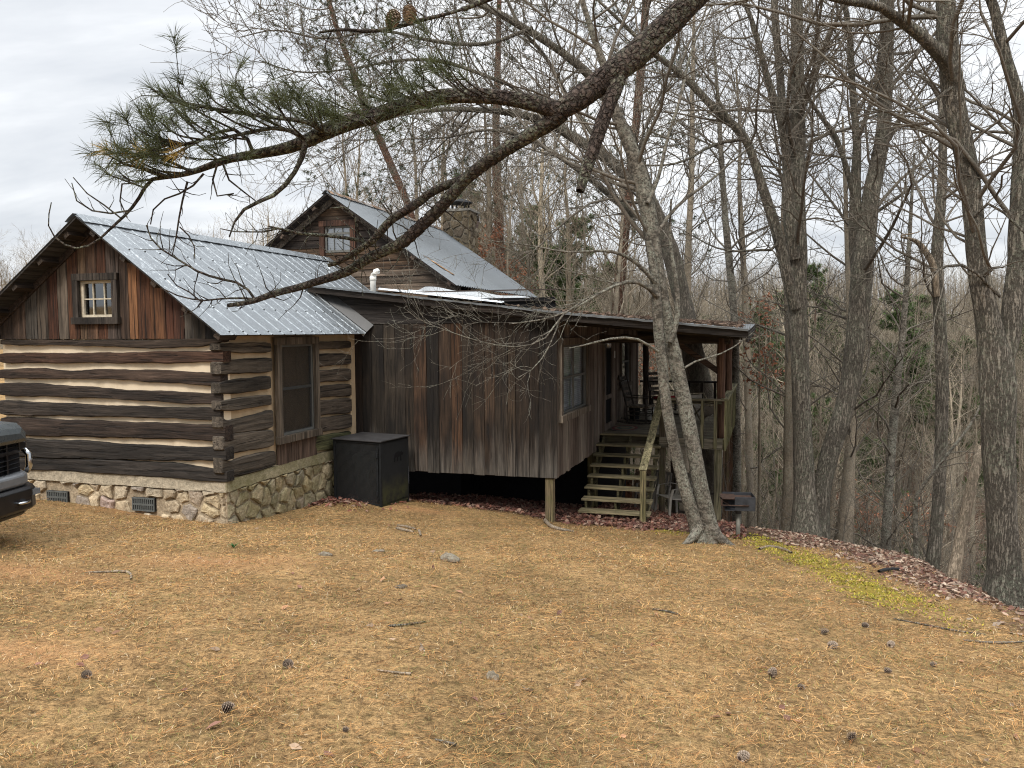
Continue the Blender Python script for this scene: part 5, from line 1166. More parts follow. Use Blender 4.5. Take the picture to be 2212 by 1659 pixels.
# loose bark plates on the thick parts of the limb
def bark_plates(path, n, sz):
    L = len(path); i = rng.integers(0, L-1, n); f = rng.random(n)[:, None]; c = path[i, :3]*(1-f)+path[i+1, :3]*f; r = path[i, 3]*(1-f[:, 0])+path[i+1, 3]*f[:, 0]
    t = path[i+1, :3]-path[i, :3]; t /= np.linalg.norm(t, axis=1, keepdims=True); q = rng.normal(size=(n, 3)); q -= t*(q*t).sum(1, keepdims=True); q /= np.linalg.norm(q, axis=1, keepdims=True); s_ = np.cross(t, q)
    zz = np.minimum(sz, r*.34); a = (rng.uniform(.6, 1.3, n)*zz)[:, None]; b = (rng.uniform(.35, .8, n)*zz)[:, None]; c = c+q*(r*rng.uniform(.97, 1.03, n))[:, None]; li = rng.uniform(-.1, .25, (n, 1)); tw = rng.normal(0, .3, (n, 1)); t2 = t+s_*tw
    V = np.stack([c-t2*a-s_*b*.6, c-t2*a*.8+s_*b, c+t2*a*.7+s_*b*.8+q*a*li, c+t2*a-s_*b*.5+q*a*li, c-s_*b+q*a*li*.3, c-q*.012], 1).reshape(-1, 3); k = (np.arange(n)*6)[:, None]
    return V, k+np.array([[0, 1, 2, 3]]), np.concatenate([k+np.array([[0, 3, 4]]), k+np.array([[1, 0, 5]]), k+np.array([[2, 1, 5]]), k+np.array([[3, 2, 5]])])
pb = NB()
for p_, n_ in ((p_main[:80], 380), (pine.paths[1][pine.paths[1][:, 3] > .018], 480), (pine.paths[2][pine.paths[2][:, 3] > .014], 520), (pine.paths[3][pine.paths[3][:, 3] > .014], 120), (pine.paths[4], 130)):
    V, Q4, Q3 = bark_plates(p_, n_, .021); pb.V.append(V); pb.F.setdefault(4, []).append(Q4+pb.n); pb.F.setdefault(3, []).append(Q3+pb.n); pb.n += len(V); pb.C.append(np.zeros((len(V), 4), np.float32))
o = pb.build('bark_flakes', BARK_PIN, pine.root, smooth=False); o['kind'] = 'stuff'
# twigs and needle tufts
small = [p for p in pine.paths[:-1] if p[:, 3].max() < .014 and p[:, 2].mean() > 0]
par, pr = stack_paths([p for p in pine.paths[1:2]+pine.paths[12:16]]); nb = NB()
tgt = [D1(*q) for q in ((640, 930), (760, 930), (850, 950), (930, 870), (1070, 960), (700, 1020), (820, 1030), (950, 1000), (1060, 740), (1100, 620), (990, 560), (1270, 560), (1280, 640), (1400, 600), (1440, 530), (1570, 600), (1700, 600), (1800, 570), (1900, 640), (1650, 730), (1600, 690), (1980, 680), (1300, 760), (1330, 950), (1150, 980), (1480, 660), (1000, 900), (900, 960), (720, 900), (800, 880), (1000, 760), (930, 540), (1050, 580), (1130, 700), (880, 820), (960, 830), (1220, 600), (1500, 760), (1750, 640), (1850, 690), (660, 1080), (760, 1090))]
tgt += [(658.3+x/2.52, y/2.52) for x, y in ((40, 580), (550, 480), (480, 500), (600, 450), (760, 330), (100, 600), (20, 640), (420, 500), (750, 370), (180, 620), (300, 560), (350, 520), (260, 600), (520, 430), (660, 430), (830, 390), (120, 540), (70, 610), (700, 340), (450, 450))]
allp = np.concatenate([np.c_[p[:, :3], p[:, 3]] for p in pine.paths[1:2]+pine.paths[12:16]])
TC, TD, TT = [], [], []
for i, (x, y) in enumerate(tgt):
    Yt = 4.0+rng.uniform(-.25, .25); c = at(x, y, Yt); dd = np.linalg.norm(allp[:, :3]-c-np.array([.22, 0, -.10]), axis=1); j = dd.argmin(); s0 = allp[j, :3]
    v = c-s0; mid = s0+v*.55+np.array([0, 0, -.10*np.linalg.norm(v)])+rng.normal(0, .015, 3)
    pth = resample(smooth_path([(*s0, .006), (*mid, .005), (*c, .0035)]), .04); TT.append(pth)
    TC.append(c); d = c-mid; d = d/np.linalg.norm(d)+np.array([-.45, 0, .25]); TD.append(d)
P, R = stack_paths(TT, 8); V, Q = tubes(P, R, 5); nb.add(V, Q)
P2, R2 = grow(P, R, 84, (.10, .28), (20, 65), .3, 5, .15, .3, .8, .0025); V, Q = tubes(P2, R2, 4); nb.add(V, Q)
sp, spr = stack_paths(small); P3, R3 = grow(sp, spr, 150, (.06, .2), (35, 75), .3, 4, .25, .1, .7, .0022); V, Q = tubes(P3, R3, 4); nb.add(V, Q)
sp, spr = stack_paths(pine.paths[2:4]+pine.paths[6:7]); P4, R4 = grow(sp, spr, 55, (.06, .24), (45, 90), .5, 5, .22, .35, .3, .0028); V, Q = tubes(P4, R4, 4); nb.add(V, Q)
nb.build('twigs', BARK_PIN, pine.root)
TC = np.concatenate([np.array(TC), P2[:, -1]]); TD = np.concatenate([np.array(TD), P2[:, -1]-P2[:, -2]+np.array([0, 0, .01])])
def ncol(m):
    c = np.array([[.052, .060, .022, 1]])*rng.uniform(.6, 1.5, (m, 1)); c[:, 3] = 1
    yl = np.array([0, 2, 4]); yl = yl[yl < m]; c[yl, :3] = np.array([.34, .22, .045])
    for q in (1, 5, 6, 7): 
        if q < m: c[q, :3] = (.13, .14, .035)
    return c
V, Q4, Q3, Cc = needle_tufts(TC, TD, 54, .115, .0023, ncol, (12, 88))
np_obj('needles', V, [Q4, Q3], NEEDLE, pine.root, Cc); pine.finish()
# hanging cones on the pine branch
def pine_cone_mesh(r, L, open_=1.):
    m = MB(); k = 9
    m.lathe([(r*.35, -.0), (r*.5, L*.3), (r*.4, L*.7), (r*.05, L)], (0, 0, 0), k=8, col=(.05, .035, .028, .1))
    rows = 8
    for i in range(rows):
        t = (i+.4)/rows; rr = r*(sin(pi*min(1, .22+t*.78))**.7); zz = L*t
        for j in range(k):
            a = 2*pi*(j+.5*(i % 2))/k; ca, sa = cos(a), sin(a); wv = r*.30
            p0 = np.array([ca*rr*.4, sa*rr*.4, zz-.0]); tip = np.array([ca*rr*1.05, sa*rr*1.05, zz+L*.05*open_]); sd = np.array([-sa, ca, 0])*wv
            m.add([p0-sd*.5, p0+sd*.5, tip+sd, tip+np.array([ca, sa, .3])*r*.12, tip-sd, tip+np.array([0, 0, -L*.05])], [(0, 1, 2, 3, 4), (2, 1, 0, 4, 5), (3, 2, 5), (3, 5, 4)], rc((.33, .26, .20), .35))
    return m
for i, (x, y, lab) in enumerate(((856, 26, 'open pine cone hanging at the top of the view, left of its twin'), (885, 18, 'open pine cone hanging at the top of the view, right of its twin'))):
    o = pine_cone_mesh(.036, .105).build('hanging_cone', CONE, pine.root); p = at(x, y, 4.35) - np.array(pine.root.location); o.location = p; o.rotation_euler = (pi-.3, .4, i)
# --- main hardwood trees by the lawn
def tree(name, label, cat, limbs, bark, cr, group=None, sides=14, rough=.05, **kw):
    t = Tree(name, label, cat, bark, group)
    for i, L in enumerate(limbs): 
        pts, Y0 = L[0], L[1]; Y1 = L[2] if len(L) > 2 else Y0
        t.limb(trace(pts, Y0, Y1, base=(i == 0 or len(L) > 3), flare=1.15), sides if i == 0 else 10, rough)
    if cr: crown(t, *cr, **kw)
    t.finish(); return t
A_ = [[(1538, 1172, 50), (1530, 1130, 40), (1518, 1072, 36), (1502, 989, 33), (1485, 906, 32), (1472, 840, 31), (1462, 791, 30), (1451, 741, 29), (1439, 691, 28), (1428, 640, 30), (1416, 570, 34), (1404, 476, 36), (1392, 417, 34), (1377, 357, 30), (1355, 300, 26), (1333, 258, 23), (1317, 198, 19), (1309, 151, 17), (1293, 111, 15), (1269, 40, 12), (1250, -30, 9), (1235, -120, 5)], 12.35, 12.0],
A2 = [[(1515, 1172, 40), (1500, 1120, 29), (1484, 1072, 27), (1462, 989, 25), (1447, 923, 25), (1437, 857, 24), (1432, 807, 24), (1427, 757, 24), (1422, 708, 23), (1418, 640, 22), (1412, 580, 18), (1402, 520, 12)], 12.3, 12.0, 1]
A3 = [[(1447, 740, 13), (1462, 700, 13), (1465, 660, 12), (1462, 610, 10), (1452, 560, 8), (1446, 500, 6), (1450, 430, 4)], 12.1, 12.3]
A4 = [[(1412, 520, 9), (1440, 470, 8), (1478, 430, 7), (1530, 395, 5.5), (1580, 350, 4), (1640, 300, 2.5)], 12.1, 12.6]
A5 = [[(1420, 640, 14), (1395, 615, 11), (1368, 606, 9), (1340, 612, 8), (1310, 625, 6), (1270, 650, 5), (1230, 672, 4), (1180, 690, 3), (1100, 700, 2)], 12.0, 10.8]
A6 = [[(1415, 610, 12), (1380, 570, 9), (1340, 545, 7), (1290, 540, 5.5), (1230, 548, 4), (1150, 530, 3), (1060, 520, 2)], 12.0, 11.0]
A7 = [[(1422, 760, 7), (1400, 745, 6), (1380, 732, 6), (1345, 728, 6), (1300, 735, 5), (1262, 746, 3.4), (1230, 752, 2)], 11.9, 11.2]
A8 = [[(1275, 640, 4), (1215, 680, 4), (1205, 690, 4), (1185, 730, 3), (1130, 752, 2.6), (1060, 745, 2.2), (980, 720, 1.6), (900, 690, 1.2), (872, 665, 1)], 10.9, 10.2]
A9 = [[(1210, 688, 3), (1195, 730, 3), (1175, 770, 2.6), (1150, 800, 2), (1120, 815, 1.4)], 10.8, 10.4]
A10 = [[(1478, 795, 5), (1500, 780, 4), (1560, 765, 3), (1600, 740, 2), (1630, 715, 1.4)], 12., 12.4]
A12 = [[(1533, 1135, 34), (1552, 1164, 26), (1578, 1180, 15), (1602, 1190, 5)], 12.3, 12.05]
A13 = [[(1512, 1135, 28), (1497, 1163, 20), (1480, 1176, 12), (1462, 1184, 4)], 12.25, 11.95]
A11 = [[(1398, 440, 10), (1425, 380, 8), (1440, 300, 7), (1475, 200, 5.5), (1490, 110, 4), (1540, 10, 2.6)], 12., 12.6]
twin = tree('twin_trunk_tree', 'leaning twin trunked tree with mottled lichen bark in front of the porch steps', 'tree', [A_[0], A2, A3, A4, A5, A6, A7, A8, A9, A10, A11, A12, A13], BARK_BEE, None)
tA = twin; par_hi = [tA.paths[i] for i in (0, 2, 3, 10)]; par_lo = [tA.paths[i] for i in (4, 5, 7, 8, 9)]
ofs = Vector(twin.root.location)
o = crown(twin, 40, 260, 700, (1., 2.6), (.4, 1.1), (.2, .5), tmin=.35, paths=par_hi, rmin=.0035, zmin=2.6); o.location = -ofs
o = crown(twin, 46, 200, 520, (.5, 1.4), (.25, .7), (.12, .35), tmin=.25, up=.12, paths=par_lo, rmin=.0026, name='low_branches', ang=(20, 50), bark=BARK_BEE, bias=(-1.2, 0, 0)); o.location = -ofs
# furrowed oak behind the porch
oakB = tree('oak_tree', 'big furrowed oak leaning left behind the porch railing', 'oak tree', [
 [[(1560, 1100, 64), (1545, 1040, 60), (1530, 960, 58), (1518, 880, 55), (1505, 800, 50), (1489, 724, 44), (1478, 658, 40), (1462, 595, 36), (1440, 516, 32), (1420, 460, 28), (1400, 420, 26), (1366, 397, 24), (1309, 337, 22), (1246, 302, 20), (1175, 258, 17), (1075, 238, 13), (950, 235, 9), (850, 250, 6), (760, 245, 4), (690, 262, 2)], 23., 21.],
 [[(1405, 430, 24), (1380, 340, 24), (1345, 270, 22), (1309, 210, 20), (1278, 165, 19), (1213, 111, 17), (1114, 48, 15), (1039, 10, 12), (940, -30, 9), (820, -60, 6)], 22., 21.],
 [[(1375, 470, 15), (1333, 432, 15), (1278, 389, 13), (1230, 353, 11), (1150, 300, 8), (1060, 275, 6), (960, 300, 4), (880, 300, 3)], 22., 20.],
 [[(1180, 258, 10), (1120, 190, 9), (1060, 168, 8), (960, 130, 7), (860, 128, 6), (760, 150, 4), (640, 160, 3), (560, 130, 2)], 21.3, 20.],
 [[(1150, 60, 9), (1050, 100, 8), (930, 90, 7), (820, 60, 6), (700, 90, 4), (600, 60, 3), (520, 80, 2)], 21.3, 20.], [[(1309, 330, 10), (1230, 220, 9), (1180, 120, 8), (1120, 60, 7), (1080, -40, 5)], 21.8, 21.5]], BARK_OAK, (150, 1000, 3600), rough=.07, L1=(1.4, 3.4), L2=(.7, 1.7), L3=(.35, .9), tmin=.3, zmin=4.6, up=.18, rmin=.0085)
# double-stemmed oak at the lawn edge
tb_ = tree('oak_tree', 'tall straight oak at the middle of the lawn edge with a crooked left arm', 'oak tree', [
 [[(1741, 1146, 66), (1739, 1100, 48), (1736, 1050, 42), (1734, 919, 40), (1727, 780, 38), (1722, 641, 37), (1723, 526, 38), (1721, 405, 36), (1723, 283, 31), (1723, 162, 27), (1721, 40, 25), (1721, -80, 22), (1725, -260, 15), (1720, -420, 6)], 15., 15.3],
 [[(1716, 560, 26), (1705, 480, 26), (1703, 400, 22), (1699, 340, 20), (1692, 283, 18), (1677, 227, 16), (1661, 182, 14), (1649, 134, 12), (1630, 60, 10), (1607, 0, 8), (1580, -80, 5)], 15., 14.6],
 [[(1700, 330, 14), (1690, 230, 17), (1683, 140, 17), (1675, 50, 16), (1670, -40, 13), (1660, -160, 8)], 15., 15.4],
 [[(1718, 665, 24), (1705, 620, 24), (1681, 506, 23), (1653, 425, 21), (1632, 356, 19), (1610, 295, 18), (1576, 262, 17), (1539, 231, 16), (1495, 182, 15), (1450, 142, 13), (1406, 113, 11), (1369, 73, 9), (1317, 24, 7), (1270, -20, 4)], 15., 13.8],
 [[(1578, 262, 8), (1560, 230, 7), (1548, 210, 6), (1552, 190, 5), (1530, 170, 4), (1480, 100, 3)], 14.2, 14.], [[(1610, 300, 8), (1540, 310, 7), (1480, 350, 5), (1420, 360, 4), (1330, 350, 2.5)], 14.4, 13.6], [[(1650, 430, 7), (1560, 330, 0.1), (1500, 340, .1)][:1]+[(1690, 540, 6), (1640, 540, 5), (1560, 545, 4), (1480, 500, 2)], 14.8, 14.]], BARK_OAK, (90, 620, 2000), L1=(1.2, 3.2), L2=(.5, 1.4), L3=(.25, .7), zmin=2.4, tmin=.3, rmin=.0055)
tc_ = tree('oak_tree', 'oak leaning to the right just beside the straight oak, splitting high up', 'oak tree', [
 [[(1768, 1150, 50), (1772, 1090, 38), (1778, 1035, 36), (1805, 942, 38), (1833, 850, 40), (1847, 757, 42), (1856, 664, 44), (1863, 560, 44), (1875, 486, 36), (1883, 405, 34), (1898, 344, 33), (1910, 283, 31), (1913, 202, 27), (1914, 121, 27), (1916, 40, 27), (1920, -60, 24), (1930, -240, 15), (1930, -380, 6)], 15.6, 16.3],
 [[(1852, 590, 26), (1847, 520, 27), (1847, 405, 22), (1853, 324, 18), (1847, 259, 16), (1839, 162, 14), (1837, 81, 12), (1823, 0, 10), (1815, -100, 6)], 16.1, 16.1],
 [[(1846, 440, 11), (1839, 400, 12), (1823, 344, 11), (1802, 283, 10), (1770, 251, 8), (1738, 194, 6), (1720, 120, 4)], 16.1, 15.6], [[(1857, 290, 10), (1880, 230, 9), (1895, 170, 7), (1900, 90, 5)], 16.1, 15.8], [[(1912, 200, 9), (1950, 160, 8), (1985, 110, 6), (2050, 40, 4)], 16.2, 16.0], [[(1905, 330, 8), (1930, 270, 7), (1990, 200, 5), (2040, 120, 3)], 16.2, 15.6], [[(1890, 460, 7), (1950, 420, 6), (2010, 370, 4), (2060, 330, 2.5)], 16.2, 15.6]], BARK_OAK, (90, 600, 1900), L1=(1.2, 3.), L2=(.5, 1.4), L3=(.25, .7), zmin=2.4, tmin=.3, rmin=.0055)
td_ = tree('oak_tree', 'thick forked oak with deep bark standing at the right edge of the view', 'oak tree', [
 [[(2172, 1276, 90), (2170, 1240, 70), (2167, 1197, 64), (2162, 1058, 63), (2157, 919, 64), (2153, 800, 70), (2143, 730, 54), (2134, 690, 46), (2120, 618, 43), (2109, 549, 42), (2104, 490, 41), (2098, 405, 41), (2078, 304, 41), (2057, 202, 41), (2045, 81, 38), (2041, -30, 35), (2030, -200, 26), (2020, -420, 12)], 9.8, 9.8],
 [[(2160, 820, 40), (2178, 740, 48), (2188, 680, 46), (2194, 618, 43), (2201, 560, 41), (2195, 526, 37), (2201, 445, 31), (2207, 283, 27), (2199, 202, 25), (2175, 142, 23), (2159, 61, 21), (2140, -10, 19), (2100, -80, 16), (2060, -200, 8)], 9.8, 9.9],
 [[(2068, 200, 34), (2053, 142, 32), (2029, 117, 28), (1985, 73, 24), (1940, 40, 21), (1904, 12, 19), (1843, 4, 17), (1790, -6, 15), (1700, -40, 10), (1600, -60, 5)], 9.8, 8.8],
 [[(2160, 640, 7), (2140, 600, 6), (2230, 700, 5)][:1]+[(2080, 560, 6), (2010, 590, 5), (1950, 640, 3.4), (1900, 680, 2)], 9.7, 9.2], [[(2100, 470, 6), (2140, 430, 6), (2180, 470, 5), (2230, 520, 3)], 9.7, 9.3], [[(2055, 190, 7), (2000, 230, 6), (1950, 245, 4), (1880, 235, 2.5)], 9.7, 9.2]], BARK_OAK, (64, 400, 1250), rough=.055, L1=(.9, 2.4), L2=(.4, 1.1), L3=(.2, .5), zmin=2.2, tmin=.3, rmin=.003)
tf_ = tree('broken_tree', 'slender broken tree with a snapped pale limb left of the forked oak', 'tree', [
 [[(2014, 1215, 30), (2028, 1104, 26), (2032, 965, 24), (2037, 826, 25), (2030, 687, 26), (2023, 560, 24), (2029, 486, 20), (2037, 364, 18), (2037, 243, 15), (2029, 202, 13), (2005, 174, 9), (1972, 154, 4)], 14., 14.]], BARK_OAK, (22, 130, 320), zmin=1.2, tmin=.3)
nb = NB(); P = trace([(2024, 640, 12), (2019, 580, 14), (2008, 556, 14), (1988, 528, 12), (1976, 519, 8), (1958, 514, 6), (1942, 512, 4), (1950, 507, 3.4), (1972, 505, 3), (1987, 500, 2)], 13.9, 13.6, st=.06); V, Q = tubes(P[None, :, :3], P[None, :, 3], 9); nb.add(V, Q); o = nb.build('snapped_limb', BARK_DEAD, tf_.root); o.location = -Vector(tf_.root.location)
tree('dead_snag', 'pale barkless dead trunk leaning right beside the forked oak', 'dead tree', [[[(2058, 1240, 27), (2068, 1195, 24), (2083, 1127, 23), (2101, 1035, 21), (2114, 985, 20), (2118, 972, 19), (2120, 966, 12)], 10.8, 11.2]], BARK_DEAD, None, rough=.09)
tree('sapling', 'thin crooked grey sapling bending right below the broken tree', 'sapling', [[[(1979, 1210, 10), (1977, 1081, 9), (1985, 1060, 8), (2005, 1035, 7), (2060, 965, 6), (2097, 919, 5), (2120, 873, 4), (2130, 840, 2)], 12.6, 12.2]], BARK_BEE, (14, 50, 90), L1=(.5, 1.2), L2=(.2, .6), L3=(.1, .3), rmin=.003)
tree('grey_tree', 'slim grey barked tree just behind the log porch posts', 'tree', [[[(1592, 1110, 20), (1592, 1000, 17), (1590, 850, 16), (1588, 700, 14), (1582, 640, 15), (1568, 486, 14), (1562, 405, 13), (1556, 300, 10), (1550, 200, 7), (1540, 60, 4)], 21., 21.]], BARK_BEE, (36, 220, 560), tmin=.35, zmin=1.)
tree('grey_tree', 'tree half hidden behind the left of the straight oak', 'tree', [[[(1699, 1150, 24), (1703, 965, 20), (1706, 780, 18), (1700, 600, 15), (1690, 480, 12), (1700, 330, 8), (1705, 150, 5)], 19., 19.5]], BARK_FAR, (36, 200, 480), tmin=.4)
tree('grey_tree', 'tree with rough bark half hidden behind the leaning oak', 'tree', [[[(1822, 1175, 38), (1828, 1100, 30), (1834, 1011, 24), (1842, 896, 20), (1840, 760, 16), (1832, 600, 12), (1826, 400, 8), (1820, 250, 4)], 18., 18.5]], BARK_FAR, (36, 200, 480), tmin=.4)
tree('birch_tree', 'dark and white patched slender tree midway between the leaning oak and broken tree', 'tree', [[[(1912, 1200, 22), (1918, 1090, 19), (1923, 1012, 18), (1933, 873, 16), (1949, 734, 13), (1960, 600, 10), (1968, 450, 7), (1975, 330, 4)], 18., 18.5]], BARK_BEE, (40, 220, 520), tmin=.3)
tree('grey_tree', 'straight slim tree rising over the porch roof, second from the straight oak', 'tree', [[[(1622, 1120, 15), (1615, 850, 14), (1610, 640, 13), (1603, 520, 12), (1600, 465, 11), (1596, 380, 8), (1600, 300, 6), (1590, 150, 4)], 27., 27.]], BARK_FAR, (40, 230, 560), tmin=.35)
tree('grey_tree', 'slim mossy tree rising behind the porch roof, right of the furrowed oak', 'tree', [[[(1480, 900, 18), (1484, 680, 15), (1487, 526, 14), (1495, 364, 12), (1495, 202, 10), (1499, 81, 7), (1500, -60, 4)], 26., 26.]], BARK_FAR, (46, 250, 600), tmin=.4)
for lab, pts, Y in (('reddish pine trunk seen just left of the twin trunked tree', [(1328, 900, 27), (1333, 651, 24), (1349, 516, 21), (1357, 417, 19), (1373, 278, 18), (1384, 159, 17), (1396, 0, 16), (1402, -150, 12), (1405, -300, 5)], 30.), ('reddish pine trunk rising right of the stone chimney', [(1084, 800, 24), (1079, 476, 20), (1073, 397, 18), (1071, 278, 16), (1075, 159, 14), (1077, 60, 11), (1080, -60, 8), (1080, -160, 3)], 34.), ('leaning pine trunk behind the ridge of the tall gable roof', [(930, 650, 18), (892, 472, 16), (873, 421, 15), (845, 357, 15), (813, 286, 15), (785, 222, 14), (769, 171, 13), (730, 71, 11), (710, 0, 10), (690, -90, 5)], 33.)):
    t = Tree('pine_tree', lab, 'pine tree', BARK_RED); t.limb(trace(pts, Y, base=True), 10, .05)
    par, pr = stack_paths(t.paths); nb = NB(); P1, R1 = grow(par, pr, 80, (1.2, 3.6), (55, 95), .1, 7, .18, .45, .35, .012); k = P1[:, 0, 2] > 5.0; P1, R1 = P1[k], R1[k]; V, Q = tubes(P1, R1, 5); nb.add(V, Q)
    P2, R2 = grow(P1, R1, 620, (.4, 1.1), (25, 60), .3, 5, .2, .35, .6, .007); V, Q = tubes(P2, R2, 4); nb.add(V, Q); nb.build('branches', BARK_TWG, t.root)
    V, Q4, Q3, Cc = needle_tufts(P2[:, -1], P2[:, -1]-P2[:, -2], 24, .17, .018, lambda m: np.c_[np.array([[.045, .062, .03]])*rng.uniform(.6, 1.5, (m, 1)), np.ones((m, 1))], (10, 95)); np_obj('needles', V, [Q4, Q3], NEEDLE, t.root, Cc); t.finish()
# ---------------------------------------------------------------- wood beyond
def bare_tree_mesh(name, h, r, seed, n1=36, n2=190, n3=420, lean=.05, lo=.3):
    global rng
    keep = rng; rng = np.random.default_rng(seed)
    K = 12; t = np.linspace(0, 1, K); P = np.stack([np.cumsum(rng.normal(0, .05*h/K, K))+lean*h*t, np.cumsum(rng.normal(0, .05*h/K, K)), h*t-.4], 1); P[0, :2] = 0
    R = r*(1-t)**.75+.012; nb = NB(); V, Q = tubes(P[None], R[None], 8); nb.add(V, Q)
    par, pr = P[None], R[None]
    if rng.random() < .6:
        k = K//3+1; P2 = P.copy()[k:]; P2 = P2+np.linspace(0, 1, K-k)[:, None]*np.array([[rng.uniform(-2.5, 2.5), rng.uniform(-2.5, 2.5), 0]]); q = np.stack([np.interp(np.linspace(0, 1, K), np.linspace(0, 1, K-k), P2[:, i]) for i in range(3)], 1); V, Q = tubes(q[None], R[None]*.6, 7); nb.add(V, Q); par = np.stack([P, q]); pr = np.stack([R, R*.6])
    P1, R1 = grow(par, pr, n1, (h*.10, h*.26), (30, 65), .35, 7, .16, lo, .42, .014); V, Q = tubes(P1, R1, 4); nb.add(V, Q)
    P2, R2 = grow(P1, R1, n2, (h*.04, h*.11), (25, 60), .3, 5, .18, .15, .6, .010); V, Q = tubes(P2, R2, 3); nb.add(V, Q)
    P3, R3 = grow(P2, R2, n3, (h*.02, h*.05), (25, 60), .2, 4, .2, .15, .7, .008); V, Q = tubes(P3, R3, 3); nb.add(V, Q)
    o = nb.build(name, BARK_FAR, None); rng = keep; return o
def pine_mesh(name, h, r, seed, dens=1.):
    global rng
    keep = rng; rng = np.random.default_rng(seed)
    K = 10; t = np.linspace(0, 1, K); P = np.stack([np.cumsum(rng.normal(0, .03*h/K, K)), np.cumsum(rng.normal(0, .03*h/K, K)), h*t-.4], 1); P[0, :2] = 0
    R = r*(1-t)**.8+.015; V, Q = tubes(P[None], R[None], 8); VV_, FF4, FF3, CC = [V], [Q], [], [np.tile((.15, .10, .075, 1), (len(V), 1))]; n0 = len(V)
    P1, R1 = grow(P[None], R[None], int(60*dens), (h*.10, h*.24), (60, 95), .15, 6, .14, .32, .3, .012)
    f = 1.1-(P1[:, 0, 2]/h); P1 = P1[:, :1]+(P1-P1[:, :1])*np.clip(f*1.3, .25, 1.2)[:, None, None]
    V, Q = tubes(P1, R1, 4); VV_.append(V); FF4.append(Q+n0); CC.append(np.tile((.14, .11, .09, 1), (len(V), 1))); n0 += len(V)
    P2, R2 = grow(P1, R1, int(520*dens), (.35, .95), (20, 60), .3, 4, .2, .3, .6, .006); V, Q = tubes(P2, R2, 3); VV_.append(V); FF4.append(Q+n0); CC.append(np.tile((.12, .10, .08, 1), (len(V), 1))); n0 += len(V)
    C = np.concatenate([P2[:, -1], P2[:, 2]]); D = np.concatenate([P2[:, -1]-P2[:, -2]]*2)
    V, Q4, Q3, cc = needle_tufts(C, D, 34, .30, .046, lambda m: np.c_[np.array([[.068, .098, .034]])*rng.uniform(.55, 1.6, (m, 1)), np.ones((m, 1))], (10, 95))
    VV_.append(V); FF4.append(Q4+n0); FF3.append(Q3+n0); CC.append(cc)
    o = np_obj(name, np.concatenate(VV_), [np.concatenate(FF4)]+[np.concatenate(FF3)], NEEDLE, None, np.concatenate(CC), False); rng = keep; return o
bases = [bare_tree_mesh('bare_tree', h, r, 100+i, lean=l, lo=lo) for i, (h, r, l, lo) in enumerate(((15, .17, .03, .3), (17, .22, -.04, .35), (13, .12, .06, .25), (16, .15, -.02, .4), (11, .09, .08, .2), (18, .19, .02, .38), (14, .13, -.07, .3)))]
pines = [pine_mesh('evergreen_tree', h, r, 200+i, d) for i, (h, r, d) in enumerate(((13, .16, 1.), (9, .10, .8), (16, .19, 1.1)))]
used = {}
def plant(src, x, y, s, rz, label, cat, group, z=None):
    if src.name not in used: used[src.name] = 1; o = src
    else: o = src.copy(); COL.objects.link(o)
    o.location = (x, y, Hf(x, y) if z is None else z); o.scale = (s, s, s*random.uniform(.92, 1.1)); o.rotation_euler = (0, 0, rz)
    return tagp(o, label, cat, group)
def in_cabin(x, y, pad=1.2):
    q = uvz((x, y, 0)); return -6 < q[0] < 7.6+pad and -1 < q[1] < 15.5+pad
pts = []; R_ = random.Random(11)
def ok(x, y, dmin): return all((x-a)**2+(y-b)**2 > dmin*dmin for a, b in pts)
def scatter(n, fx, dmin):
    c = 0; tries = 0
    while c < n and tries < n*60:
        tries += 1; x, y = fx()
        if in_cabin(x, y) or not ok(x, y, dmin): continue
        pts.append((x, y)); c += 1; yield x, y
def wedge(px0, px1, Y0, Y1, pw=1.):
    def f():
        Y = Y0+(Y1-Y0)*R_.random()**pw; px = R_.uniform(px0, px1); return (px-CX)/F*Y, Y
    return f
G1 = 'bare hardwood trees in the winter wood'; L1_ = 'bare grey hardwood tree among the dense winter wood beyond the lawn'
for x, y in scatter(42, wedge(1560, 2330, 19, 44), 1.6):
    plant(R_.choice(bases), x, y, R_.uniform(.5, .78), R_.uniform(0, 6.3), 'bare tree on the leafy slope dropping away right of the cabin', 'tree', 'bare trees on the near slope')
for x, y in scatter(135, wedge(1150, 2380, 38, 105), 1.8): plant(R_.choice(bases), x, y, R_.uniform(.7, 1.05), R_.uniform(0, 6.3), L1_, 'tree', G1)
for x, y in scatter(28, wedge(1040, 1560, 26, 48), 2.): plant(R_.choice(bases), x, y, R_.uniform(.8, 1.1), R_.uniform(0, 6.3), 'bare tree standing behind the porch roof', 'tree', 'bare trees behind the porch')
for x, y in scatter(20, wedge(560, 1060, 34, 60), 3.2): plant(R_.choice(bases), x, y, R_.uniform(.75, 1.05) if x > -10 else R_.uniform(.5, .7), R_.uniform(0, 6.3), 'bare tree showing above the cabin roofs', 'tree', 'bare trees behind the cabin')
for x, y in scatter(44, wedge(-260, 190, 46, 90), 2.): plant(R_.choice(bases), x, y, R_.uniform(.36, .52), R_.uniform(0, 6.3), 'hazy bare tree on the rise left of the log gable', 'tree', 'bare trees left of the cabin')
